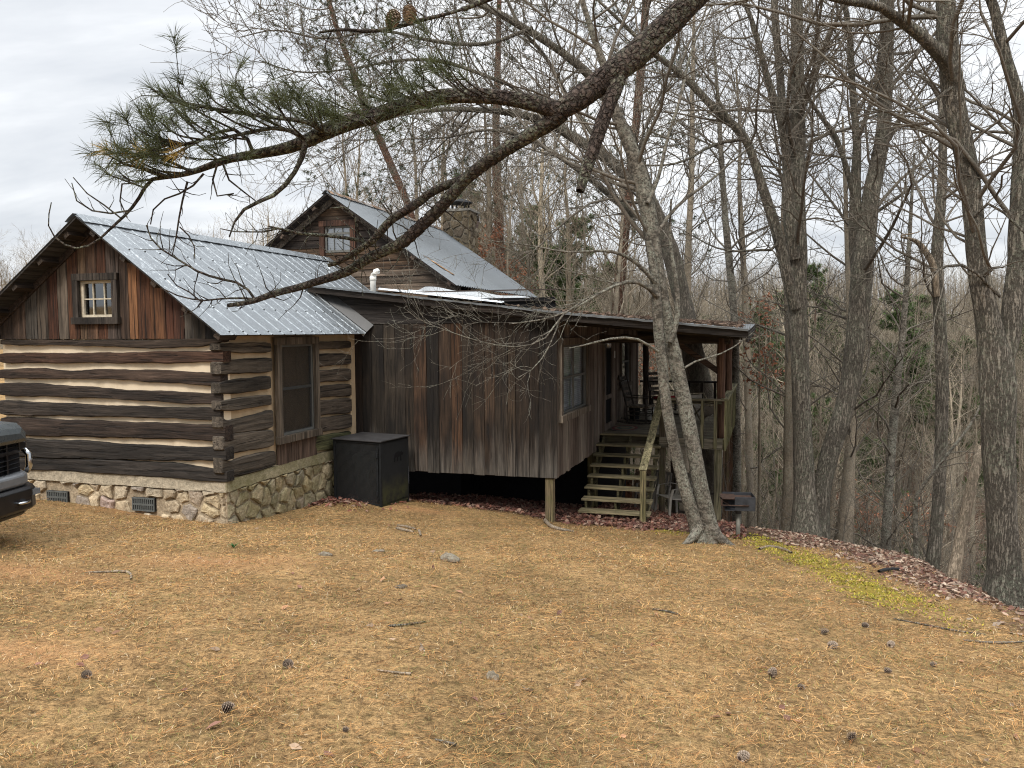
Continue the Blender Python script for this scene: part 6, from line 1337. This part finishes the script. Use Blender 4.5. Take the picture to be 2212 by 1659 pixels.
for i, (px, Y, s, k) in enumerate(((915, 40, .62, 0), (520, 52, .50, 1), (575, 58, .52, 1), (1180, 36, 1., 0), (1235, 44, 1.05, 2), (1120, 50, 1.0, 0), (1300, 55, 1.1, 2), (1690, 64, 1.05, 0), (1760, 70, 1.1, 2), (1650, 75, 1.1, 0), (2080, 60, .95, 0), (1980, 72, 1.05, 2), (1560, 60, .9, 0), (1275, 40, .8, 0), (1410, 50, .95, 0), (1150, 62, 1.1, 2), (1005, 60, 1.0, 2), (1340, 70, 1.1, 0), (990, 42, .8, 0), (-60, 70, .4, 1), (20, 75, .3, 0))):
    x = (px-CX)/F*Y; pts.append((x, Y)); plant(pines[k], x, Y, s, R_.uniform(0, 6), 'dark green pine standing among the bare trees', 'pine tree', 'evergreens in the wood')
for x, y in scatter(38, wedge(1500, 2260, 42, 110), 3.5): plant(R_.choice(pines), x, y, R_.uniform(.75, 1.12), R_.uniform(0, 6), 'green pine half hidden in the wood across the valley', 'pine tree', 'pines across the valley')
for x, y in scatter(26, wedge(1560, 2300, 24, 55), 2.): plant(pines[1], x, y, R_.uniform(.3, .6), R_.uniform(0, 6), 'small young pine in the understorey of the slope', 'pine tree', 'young pines on the slope')
for x, y in scatter(16, wedge(1060, 1470, 40, 75), 3.5): plant(R_.choice(pines), x, y, R_.uniform(.7, 1.05), R_.uniform(0, 6), 'green pine behind the porch roof and chimney', 'pine tree', 'pines behind the porch')
# red brown leafed oak saplings (leaves held through winter)
def leafy(label, px, py0, py1, Y, n, wpx, hpx, rep=1):
    x0 = (px-CX)/F*Y; t = Tree('leafy_sapling', label, 'sapling', BARK_FAR, None); top = at(px, py1, Y); b = (x0, Y, Hf(x0, Y)-.2)
    t.limb(resample(smooth_path([(*b, .06), (x0+.1, Y, (b[2]+top[2])/2, .05), (top[0], Y, top[2], .015)]), .3), 7, .03)
    par, pr = stack_paths(t.paths); z0 = at(px, py0, Y)[2]
    hh = top[2]-b[2]; tm = max(.05, (z0-b[2])/hh)
    nb = NB(); P1, R1 = grow(par, pr, 26, (wpx*Y/F*.5, wpx*Y/F), (50, 95), .15, 6, .2, tm, .5, .008); V, Q = tubes(P1, R1, 4); nb.add(V, Q); P2, R2 = grow(P1, R1, 130, (.25, .7), (30, 70), .1, 4, .2, .2, .6, .006); V, Q = tubes(P2, R2, 3); nb.add(V, Q); nb.build('branches', BARK_TWG, t.root)
    idx = rng.integers(0, len(P2), n); k = rng.integers(1, 4, n); Pp = P2[idx, k]+rng.normal(0, .09, (n, 3))
    c = np.c_[np.array([[.27, .115, .062]])*rng.uniform(.5, 1.4, (n, 1)), np.ones((n, 1))]
    V, Q, C = leaf_quads(Pp, .13, c); np_obj('leaves', V, [Q], LEAFM, t.root, C); t.finish()
leafy('russet leafed oak sapling beside the stone chimney', 1040, 640, 480, 31., 900, 62, 0)
leafy('small russet leafed sapling right of the chimney and lower', 1110, 690, 560, 28., 420, 50, 0)
leafy('russet leafed sapling just right of the porch roof end', 1640, 860, 640, 22., 420, 42, 0)
leafy('orange brown leafed beech sapling low on the far valley floor', 1880, 1150, 1075, 30., 520, 60, 0)
leafy('orange leafed beech sapling low in the wood left of the pale dead snag', 1985, 1160, 1100, 27., 420, 55, 0)
leafy('orange leafed beech sapling between the straight oak and the broken tree', 1800, 1130, 1060, 34., 420, 50, 0)
leafy('russet leaves on a sapling seen under the porch roof', 1400, 830, 740, 30., 320, 40, 0)
# far wood as one mass
N = 3300; px = np.where(rng.random(N) < .8, rng.uniform(1050, 2500, N), rng.uniform(-300, 1050, N)); Y = 58+rng.random(N)**.9*140; x = (px-CX)/F*Y; left = px < 420
y = Y; keep = ~((px > 150) & (px < 700) & (Y < 90)); x, y, px = x[keep], y[keep], px[keep]; N = len(x); z = H(x, y)
h = rng.uniform(9, 16, N)*np.where(px < 420, .5, 1.); K = 6; t = np.linspace(0, 1, K)
P = np.zeros((N, K, 3)); P[:, :, 0] = x[:, None]+np.cumsum(rng.normal(0, .16, (N, K)), 1); P[:, :, 1] = y[:, None]; P[:, :, 2] = z[:, None]-.3+h[:, None]*t
R = (rng.uniform(.07, .17, N))[:, None]*(1-t)[None]**.7+.02; nb = NB(); V, Q = tubes(P, R, 4); nb.add(V, Q)
P1, R1 = grow(P, R, N*10, (1.5, 4.), (25, 60), .4, 4, .16, .3, .4, .02); V, Q = tubes(P1, R1, 3); nb.add(V, Q)
P2, R2 = grow(P1, R1, N*26, (.7, 1.9), (25, 60), .3, 3, .2, .2, .6, .013); V, Q = tubes(P2, R2, 3); nb.add(V, Q)
o = nb.build('distant_wood', BARK_FAR); tagp(o, 'grey brown mass of bare trees on the far hillside', None, None, 'stuff')
# undergrowth of thin stems on the slope
N = 1500; px = rng.uniform(1480, 2420, N); Y = 13+rng.random(N)**1.2*55; x = (px-CX)/F*Y; d = x-xedge(Y); k = (d > 2.0) & (np.hypot(x, Y) > 11); x, Y = x[k], Y[k]; N = len(x)
h = rng.uniform(1.5, 5.5, N); K = 6; t = np.linspace(0, 1, K); P = np.zeros((N, K, 3)); dr_ = rng.normal(0, .22, (N, 2)); P[:, :, 0] = x[:, None]+dr_[:, :1]*h[:, None]*t+np.cumsum(rng.normal(0, .06, (N, K)), 1); P[:, :, 1] = Y[:, None]+dr_[:, 1:]*h[:, None]*t; P[:, :, 2] = H(x, Y)[:, None]-.1+h[:, None]*t
R = rng.uniform(.009, .026, N)[:, None]*(1-.8*t)[None]; nb = NB(); V, Q = tubes(P, R, 4); nb.add(V, Q); P1, R1 = grow(P, R, N*8, (.4, 1.5), (30, 75), .2, 5, .2, .2, .6, .004); V, Q = tubes(P1, R1, 3); nb.add(V, Q); P2, R2 = grow(P1, R1, N*10, (.2, .7), (30, 65), .2, 3, .2, .2, .7, .0035); V, Q = tubes(P2, R2, 3); nb.add(V, Q)
o = nb.build('undergrowth', BARK_TWG); tagp(o, 'tangle of thin bare stems on the slope', None, None, 'stuff')
# fallen sticks on the slope
def stick(name, label, pts, bark=BARK_DEAD, cat='stick', group=None, zo=.015, sides=7):
    out = []
    for px_, py_, w in pts:
        p = gnd(px_, py_); out.append((p[0], p[1], Hf(p[0], p[1])+w/2*p[1]/F*.7+zo*.3, max(.004, w/2*p[1]/F)))
    pa = resample(smooth_path(out), .05); V, Q = tubes(pa[None, :, :3], pa[None, :, 3]*rng.uniform(.85, 1.1, (1, len(pa))), sides); nb = NB(); nb.add(V, Q); o = nb.build(name, bark); tagp(o, label, cat, group); return o
# ---------------------------------------------------------------- lawn stuff
def free(x, y, pad=.0):
    q0 = (x-CO[0])*RR[0]+(y-CO[1])*RR[1]; q1 = (x-CO[0])*VV[0]+(y-CO[1])*VV[1]
    b = ((q0 > -4.3) & (q0 < .06) & (q1 > -.06)) | ((q0 > .0) & (q0 < 4.) & (q1 > 4.1)) | (q1 > 5.3)
    return ~b
def blades(name, n, L, wd, cols, lay, Yr, label, pw=1.7, zl=.0):
    Y = Yr[0]+(Yr[1]-Yr[0])*rng.random(n)**pw; X = rng.uniform(-1, 1, n)*(Y*.76+1.6); Zn = zones(X, Y); d = X-xedge(Y)
    k = free(X, Y) & (d < .4) & (rng.random(n) > Zn[:, 1]*.9) & (rng.random(n) > Zn[:, 0]*.55) & (rng.random(n) > Zn[:, 2]*.6); clump = sn(X, Y, 3.1, 1)+.6*sn(X, Y, 8, 3)+.5*sn(X, Y, 1.1, 7); k &= rng.random(n) < np.clip(.58+.6*clump, .06, 1)
    X, Y, clump = X[k], Y[k], clump[k]; n = len(X); Z = H(X, Y)
    a = rng.normal(.35, 1.1, n) if lay > .5 else rng.uniform(0, 2*pi, n); el = np.abs(rng.normal(0, (1-lay)*.9+.06, n)); l = rng.uniform(.5, 1.15, n)*L
    dv = np.stack([np.cos(a)*np.cos(el), np.sin(a)*np.cos(el), np.sin(el)], 1); sd = np.cross(dv, np.array([0, 0, 1.])+rng.normal(0, .5, (n, 3))); sd /= np.linalg.norm(sd, axis=1, keepdims=True)
    sc = np.clip(Y/4.5, .8, 2.2)**.6; w = (wd*sc*rng.uniform(.7, 1.3, n))[:, None]; base = np.stack([X, Y, Z+zl+rng.uniform(0, .014, n)], 1); l = (l*sc**.5)[:, None]
    mid = base+dv*l*.5+rng.normal(0, .06, (n, 3))*l*np.array([1, 1, .3]); tip = base+dv*l+np.array([0, 0, -.12])*l*rng.uniform(0, 1, (n, 1))
    V = np.stack([base-sd*w/2, base+sd*w/2, mid+sd*w*.45, mid-sd*w*.45, tip], 1).reshape(-1, 3); b = (np.arange(n)*5)[:, None]
    ci = rng.integers(0, len(cols), n); C = np.array(cols)[ci]*rng.uniform(.6, 1.25, (n, 1))
    big = sn(X, Y, .55, 5)[:, None]; C = C*(1.02+.30*big)*(1+.42*sn(X, Y, 11., 3)[:, None])*np.array([1., .99, .96]); gm = np.clip(sn(X, Y, 1.5, 2)*1.6-.35, 0, .75)[:, None]*(lay < .5); C = C*(1-gm)+np.array([[.17, .155, .055]])*gm*rng.uniform(.6, 1.3, (n, 1)); C = np.c_[C, np.ones(n)]
    o = np_obj(name, V, [b+np.array([[0, 1, 2, 3]]), b+np.array([[3, 2, 4]])], STRAW, None, np.repeat(C, 5, 0)); return tagp(o, label, None, None, 'stuff')
tan = [(.46, .29, .13), (.38, .23, .098), (.54, .37, .185), (.28, .17, .075), (.45, .265, .105), (.30, .25, .10), (.15, .09, .045), (.5, .40, .26), (.11, .07, .04)]
blades('dry_grass', 300000, .040, .0034, tan+[(.20, .20, .06)], .35, (1.9, 15.5), 'short dry winter grass covering the lawn', 1.5)
blades('pine_straw', 85000, .11, .0021, [(.46, .235, .08), (.52, .29, .11), (.37, .175, .062), (.27, .12, .045), (.55, .34, .145)], .93, (1.9, 14.5), 'fallen orange brown pine needles strewn over the lawn', 1.5, .012)
# raised cushions of moss
n = 60000; Y = 4+rng.random(n)*12; X = xedge(Y)-1.5+rng.normal(0, 1.1, n); mz_ = zones(X, Y)[:, 0]; cl_ = sn(X, Y, 3.2, 9)+.8*sn(X, Y, 8.5, 2); k = free(X, Y) & (rng.random(n) < np.clip((mz_-.45)*2.2, 0, 1)*np.clip(.35+1.1*cl_, 0, 1)); X, Y = X[k], Y[k]; n = len(X)
a = rng.uniform(0, 6.28, n); l = rng.uniform(.008, .026, n)[:, None]; base = np.stack([X, Y, H(X, Y)+.002], 1); dv = np.stack([np.cos(a)*.8, np.sin(a)*.8, rng.uniform(.3, 1., n)], 1); sd = np.stack([-np.sin(a), np.cos(a), 0*a], 1)*.010
V = np.stack([base-sd, base+sd, base+dv*l+sd*.5, base+dv*l-sd*.5], 1).reshape(-1, 3); C = np.c_[np.array([(.34, .29, .03), (.24, .22, .03), (.42, .34, .05), (.16, .15, .03)])[rng.integers(0, 4, n)]*rng.uniform(.7, 1.2, (n, 1)), np.ones(n)]
o = np_obj('moss', V, [(np.arange(n)*4)[:, None]+np.array([[0, 1, 2, 3]])], STRAW, None, np.repeat(C, 4, 0)); tagp(o, 'yellow green moss growing in broken cushions near the slope edge', None, None, 'stuff')
# fallen leaves
def litter(name, X, Y, size, label, pal, zj=.03, flat=.55):
    n = len(X); P = np.stack([X, Y, H(X, Y)+rng.uniform(.004, zj, n)], 1); C = np.array(pal)[rng.integers(0, len(pal), n)]*rng.uniform(.6, 1.3, (n, 1)); C = np.c_[C, np.ones(n)]
    V, Q, C = leaf_quads(P, size, C, flat); o = np_obj(name, V, [Q], LEAFM, None, C); return tagp(o, label, None, None, 'stuff')
lp = [(.23, .145, .10), (.16, .085, .055), (.33, .235, .17), (.12, .06, .045), (.42, .33, .25), (.20, .10, .07), (.27, .19, .14)]
n = 34000; Y = 4+rng.random(n)**.9*15; X = xedge(Y)+rng.uniform(-1.3, 6, n); k = (rng.random(n) < zones(X, Y)[:, 1]*.9+.03) & (free(X, Y) | (X > 4.8)); litter('leaf_litter', X[k], Y[k], .082, 'brown and pale oak leaves lying along the edge of the slope', lp, .02, .72)
n = 15000; U = rng.uniform(-.1, 7.2, n); Vv = rng.uniform(3.0, 9.5, n); X = CO[0]+U*RR[0]+Vv*VV[0]; Y = CO[1]+U*RR[1]+Vv*VV[1]; k = (rng.random(n) < zones(X, Y)[:, 1]) & (Y < 20); litter('leaf_litter', X[k], Y[k], .10, 'reddish brown leaves drifted under the steps and deck', [(.20, .085, .06), (.15, .065, .05), (.25, .13, .09), (.10, .05, .04), (.3, .2, .15)], .05)
n = 900; U = rng.normal(-.0, .5, n); Vv = rng.normal(2.75, .3, n); X = CO[0]+np.maximum(U, .12)*RR[0]+Vv*VV[0]; Y = CO[1]+np.maximum(U, .12)*RR[1]+Vv*VV[1]; k = rng.random(n) < .8; litter('leaf_litter', X[k], Y[k], .09, 'red brown leaves gathered at the foot of the bin box', [(.22, .085, .06), (.16, .07, .05), (.3, .19, .14)], .04)
n = 170; Y = 2.4+rng.random(n)**1.3*12; X = rng.uniform(-1, 1, n)*(Y*.72+.5); k = free(X, Y); litter('scattered_leaves', X[k], Y[k], .07, 'single dry leaves scattered over the lawn', [(.36, .2, .11), (.3, .16, .09), (.2, .1, .07), (.34, .24, .16)], .02, .8)
n = 26000; Y = 18+rng.random(n)*30; X = xedge(Y)+1.5+rng.random(n)*24; litter('slope_leaves', X, Y, .17, 'orange brown leaves covering the valley slope', [(.36, .175, .085), (.28, .135, .07), (.40, .225, .125), (.2, .11, .065)], .05, .6)
n = 1000; U = rng.uniform(4.6, 7.1, n); Vv = rng.uniform(3.6, 13.4, n); U2 = rng.uniform(1.5, 7.1, n//2); V2 = rng.uniform(3.55, 4.8, n//2); U = np.r_[U, U2]; Vv = np.r_[Vv, V2]; Zr = np.array([shroof(a, b) for a, b in zip(U, Vv)])+.02; n = len(U); P = np.stack([CO[0]+U*RR[0]+Vv*VV[0], CO[1]+U*RR[1]+Vv*VV[1], Zr+rng.uniform(0, .03, n)], 1); C = np.c_[np.array([[.15, .10, .07]])*rng.uniform(.5, 1.3, (n, 1)), np.ones(n)]
V, Q, C = leaf_quads(P, .12, C, .8); o = np_obj('roof_leaves', V, [Q], LEAFM, None, C); tagp(o, 'dead leaves and needles lying on the low porch roof', None, None, 'stuff')
# ---------------------------------------------------------------- small things on the lawn
src = {}
def cone(px_, py_, s, label, rz, tilt):
    k = s > 0
    if 'c' not in src: src['c'] = pine_cone_mesh(.028, .066).build('pine_cone', CONE); o = src['c']
    else: o = src['c'].copy(); COL.objects.link(o)
    p = gnd(px_, py_); sc = s*p[1]/F/.062; sc = min(max(sc, .5), 1.6); o.scale = (sc, sc, sc); o.location = (p[0], p[1], Hf(p[0], p[1])+.017*sc); o.rotation_euler = (pi/2-tilt*.6, 0, pi/2+(rz-1.5)*.45); tagp(o, label, 'pine cone', 'pine cones lying on the lawn')
for a in ((180, 1462, 20, 'dark pine cone farthest left on the lawn', 1., .2), (480, 1538, 25, 'large pine cone at the front of the lawn, left of centre', 2.2, .4), (615, 1440, 22, 'pale tipped pine cone on the lawn, behind and right of the large left one', .5, .3), (1664, 1464, 20, 'upright looking pine cone on the right of the lawn, left of a small chip', 3., .9), (1723, 1487, 15, 'small dark pine cone just right of the upright looking one', .2, .1),
          (1833, 1602, 20, 'white tipped pine cone in the right foreground', 1.5, 1.3), (1597, 1645, 26, 'pine cone at the bottom edge right of centre', 2.6, .2), (1773, 1369, 16, 'dark pine cone in the rear cluster of three on the right lawn', .9, .3), (1790, 1400, 20, 'long open pine cone at the front of the rear cluster', 1.9, .0), (1862, 1355, 14, 'small pine cone at the right of the rear cluster', .1, .5), (1921, 1398, 16, 'weathered pine cone right of the long open one', 2.9, .1), (2010, 1440, 13, 'pale pine cone near the mossy right side of the lawn', 1.2, .4), (1910, 1452, 15, 'flattened pine cone between the upright one and the pale one', .3, .2), (740, 1580, 10, 'tiny pine cone near the front left stick', 1.8, .2)):
    cone(*a)
def rock(name, label, px_, py_, w, h, d, col, cat='stone'):
    p = gnd(px_, py_); s = p[1]/F; m = MB(); nn = 12; rg = random.Random(int(px_)); secs = []
    for i in range(9):
        t = -1+2*i/8; rr = sqrt(max(.04, 1-t*t)); secs.append([(t*w*s/2, rr*d*s/2*cos(2*pi*j/nn)*rg.uniform(.75, 1.15), rr*h*s/2*sin(2*pi*j/nn)*rg.uniform(.7, 1.2)) for j in range(nn)])
    m.loft(secs, (*col, .4)); o = m.build(name, BARK_DEAD if cat != 'stone' else ATTR, None, smooth=False); o.location = (p[0], p[1], Hf(p[0], p[1])+h*s*.18); o.rotation_euler = (0, 0, rg.uniform(-.6, .6)); tagp(o, label, cat); return o
for i, (x, y, w, h, rz, lab) in enumerate(((972, 1212, 54, 26, -.7, 'largest weathered grey wood chunk lying mid lawn'), (1064, 1466, 42, 22, -1.0, 'splintered grey wood chunk in the front middle of the lawn'), (703, 1200, 34, 12, -.2, 'flat grey wood chunk left of the largest one'), (818, 1192, 30, 8, .1, 'small flat wood chip behind the largest chunk'), (866, 1270, 30, 12, .3, 'small grey wood chip left of and nearer than the largest chunk'))):
    o = rock('wood_chunk', lab, x, y, w, h, h*1.2, (.25, .22, .19), 'wood chunk'); o.rotation_euler = (0, 0, rz); o.data.materials[0] = BARK_FAR
for lab, pts_, bk in (('pale forked stick pair on the lawn in front of the bin box, upper piece', [(858, 1137, 5), (880, 1140, 6), (898, 1146, 5)], BARK_DEAD), ('pale stick under the forked pair in front of the bin box', [(857, 1143, 6), (875, 1148, 7), (893, 1151, 4)], BARK_DEAD), ('short pale stick at the right end of the forked pair', [(905, 1148, 6), (909, 1160, 5)], BARK_DEAD),
    ('bent pale exposed root at the left of the lawn', [(184, 1238, 3), (230, 1238, 5), (272, 1236, 6), (284, 1243, 6), (283, 1253, 4)], BARK_DEAD), ('thin pale stick in the front lawn left of the splintered chunk', [(815, 1450, 4), (850, 1455, 5), (888, 1459, 6)], BARK_DEAD), ('dark thin stick in the middle of the lawn', [(836, 1355, 4), (880, 1352, 6), (920, 1345, 3)], BARK_OAK),
    ('short white stick below the dark thin one', [(908, 1393, 4), (918, 1412, 5)], BARK_DEAD), ('dark twig on the right half of the lawn', [(1410, 1318, 4), (1440, 1322, 5), (1468, 1330, 3)], BARK_OAK), ('long dark twig lying on the moss at the right', [(1930, 1338, 3), (2000, 1352, 4), (2070, 1366, 4), (2130, 1372, 2)], BARK_OAK), ('thin branching twig at the right edge of the lawn', [(2080, 1385, 4), (2150, 1392, 5), (2212, 1388, 4)], BARK_TWG),
    ('black charred stick among the leaves near the slope edge', [(1898, 1238, 8), (1920, 1234, 10), (1942, 1232, 6)], BLACKM), ('curved pale exposed root beside the grill', [(1640, 1188, 6), (1662, 1182, 7), (1690, 1188, 7), (1710, 1196, 5)], BARK_DEAD), ('knobbly white root by the corner post of the shed', [(1178, 1128, 9), (1190, 1142, 9), (1215, 1147, 7), (1240, 1150, 4)], BARK_DEAD), ('short dark stick near the front of the lawn, right of centre', [(1130, 1490, 5), (1152, 1497, 7)], BARK_OAK), ('grey twig between the dark stick and the pine straw at front left', [(940, 1600, 4), (985, 1612, 6)], BARK_TWG)):
    stick('stick' if 'root' not in lab else 'root', lab, pts_, bk, 'stick' if 'root' not in lab else 'root')
stick('fallen_log', 'dark broken log leaning among the leaves behind the straight oak', [(1785, 1140, 9), (1830, 1165, 9), (1880, 1215, 7)], BARK_OAK, 'log')
p = gnd(505, 1184); m = MB()
for i in range(9):
    a = i*2.4; l = .05+.02*(i % 3); m.add([(0, 0, 0), (cos(a+.3)*l*.5, sin(a+.3)*l*.5, l*.6), (cos(a)*l, sin(a)*l, l*.7), (cos(a-.3)*l*.5, sin(a-.3)*l*.5, l*.6)], [(0, 1, 2, 3)], (.03, .11, .03, .5))
o = m.build('green_sprig', LEAFM, None); o.location = (p[0], p[1], Hf(p[0], p[1])); tagp(o, 'small fresh green sprig growing in the dry lawn', 'plant')
# ---------------------------------------------------------------- light, sky, camera
w = bpy.data.worlds.new('World'); SC.world = w; w.use_nodes = True; nt = w.node_tree; nt.nodes.clear()
class SW(SH):
    def __init__(s, nt): s.nt = nt; s.out = nt.nodes.new('ShaderNodeOutputWorld')
s = SW(nt); sky = s.N('TexSky', {}, sky_type='NISHITA'); sky.sun_disc = False
SUN_EL, SUN_AZ = radians(46), radians(198)
sky.sun_elevation = SUN_EL; sky.sun_rotation = SUN_AZ; sky.air_density = 1.; sky.dust_density = 2.
g = s.N('TexCoord').outputs['Generated']; xyz = s.N('SeparateXYZ', {0: g}); up = s.math('MAXIMUM', xyz.outputs[2], 0.)
den = s.math('ADD', up, .34); cx_ = s.math('DIVIDE', xyz.outputs[0], den); cy_ = s.math('DIVIDE', xyz.outputs[1], den)
v = s.comb(cx_, cy_, 0.); vm = s.N('Mapping', {'Vector': v, 'Rotation': (0, 0, radians(28)), 'Scale': (.8, 2.1, 1.)}).outputs[0]
n1 = s.noise(vm, 1.15, 6, .52, .35); n2 = s.noise(vm, 3.1, 5, .6, .2)
f = s.math('ADD', s.math('MULTIPLY', n1, .8), s.math('MULTIPLY', n2, .2))
cl = s.ramp(f, [(.36, (3.9, 4.1, 4.4)), (.47, (4.95, 5.1, 5.3)), (.56, (6.2, 6.3, 6.4)), (.66, (6.9, 6.95, 6.95))])
ze = s.ramp(up, [(.0, 1.), (.42, 1.08), (.75, 2.9), (1., 3.8)])
cl = s.mix(1., cl, ze, 'MULTIPLY'); cl.node.clamp_result = False
bg = s.N('Background', {'Color': s.mix(.93, sky.outputs[0], cl), 'Strength': .1}); nt.links.new(bg.outputs[0], s.out.inputs[0])
sd = bpy.data.lights.new('sun', 'SUN'); sd.energy = 1.5; sd.angle = radians(14); sd.color = (1., .95, .88)
so = bpy.data.objects.new('sun', sd); COL.objects.link(so)
dirv = Vector((sin(SUN_AZ)*cos(SUN_EL), cos(SUN_AZ)*cos(SUN_EL), sin(SUN_EL))); so.rotation_euler = dirv.to_track_quat('Z', 'Y').to_euler(); so.location = (-6, -14, 22)
cd_ = bpy.data.cameras.new('camera'); co = bpy.data.objects.new('camera', cd_); COL.objects.link(co)
cd_.sensor_width = 36; cd_.sensor_fit = 'HORIZONTAL'; cd_.lens = F/2212*36; cd_.clip_start = .05; cd_.clip_end = 2000
M = Matrix.Identity(4)
for i in range(3): M[i][0], M[i][1], M[i][2], M[i][3] = cr[i], cup[i], -cf[i], CAM[i]
co.matrix_world = M; SC.camera = co
SC.view_settings.view_transform = 'Standard'; SC.view_settings.look = 'None'; SC.view_settings.gamma = 1; SC.view_settings.exposure = .8
SC.cycles.max_bounces = 6; SC.cycles.transparent_max_bounces = 16; SC.cycles.diffuse_bounces = 3; SC.cycles.use_denoising = True; SC.cycles.denoising_prefilter = 'NONE'; SC.cycles.filter_width = 1.1
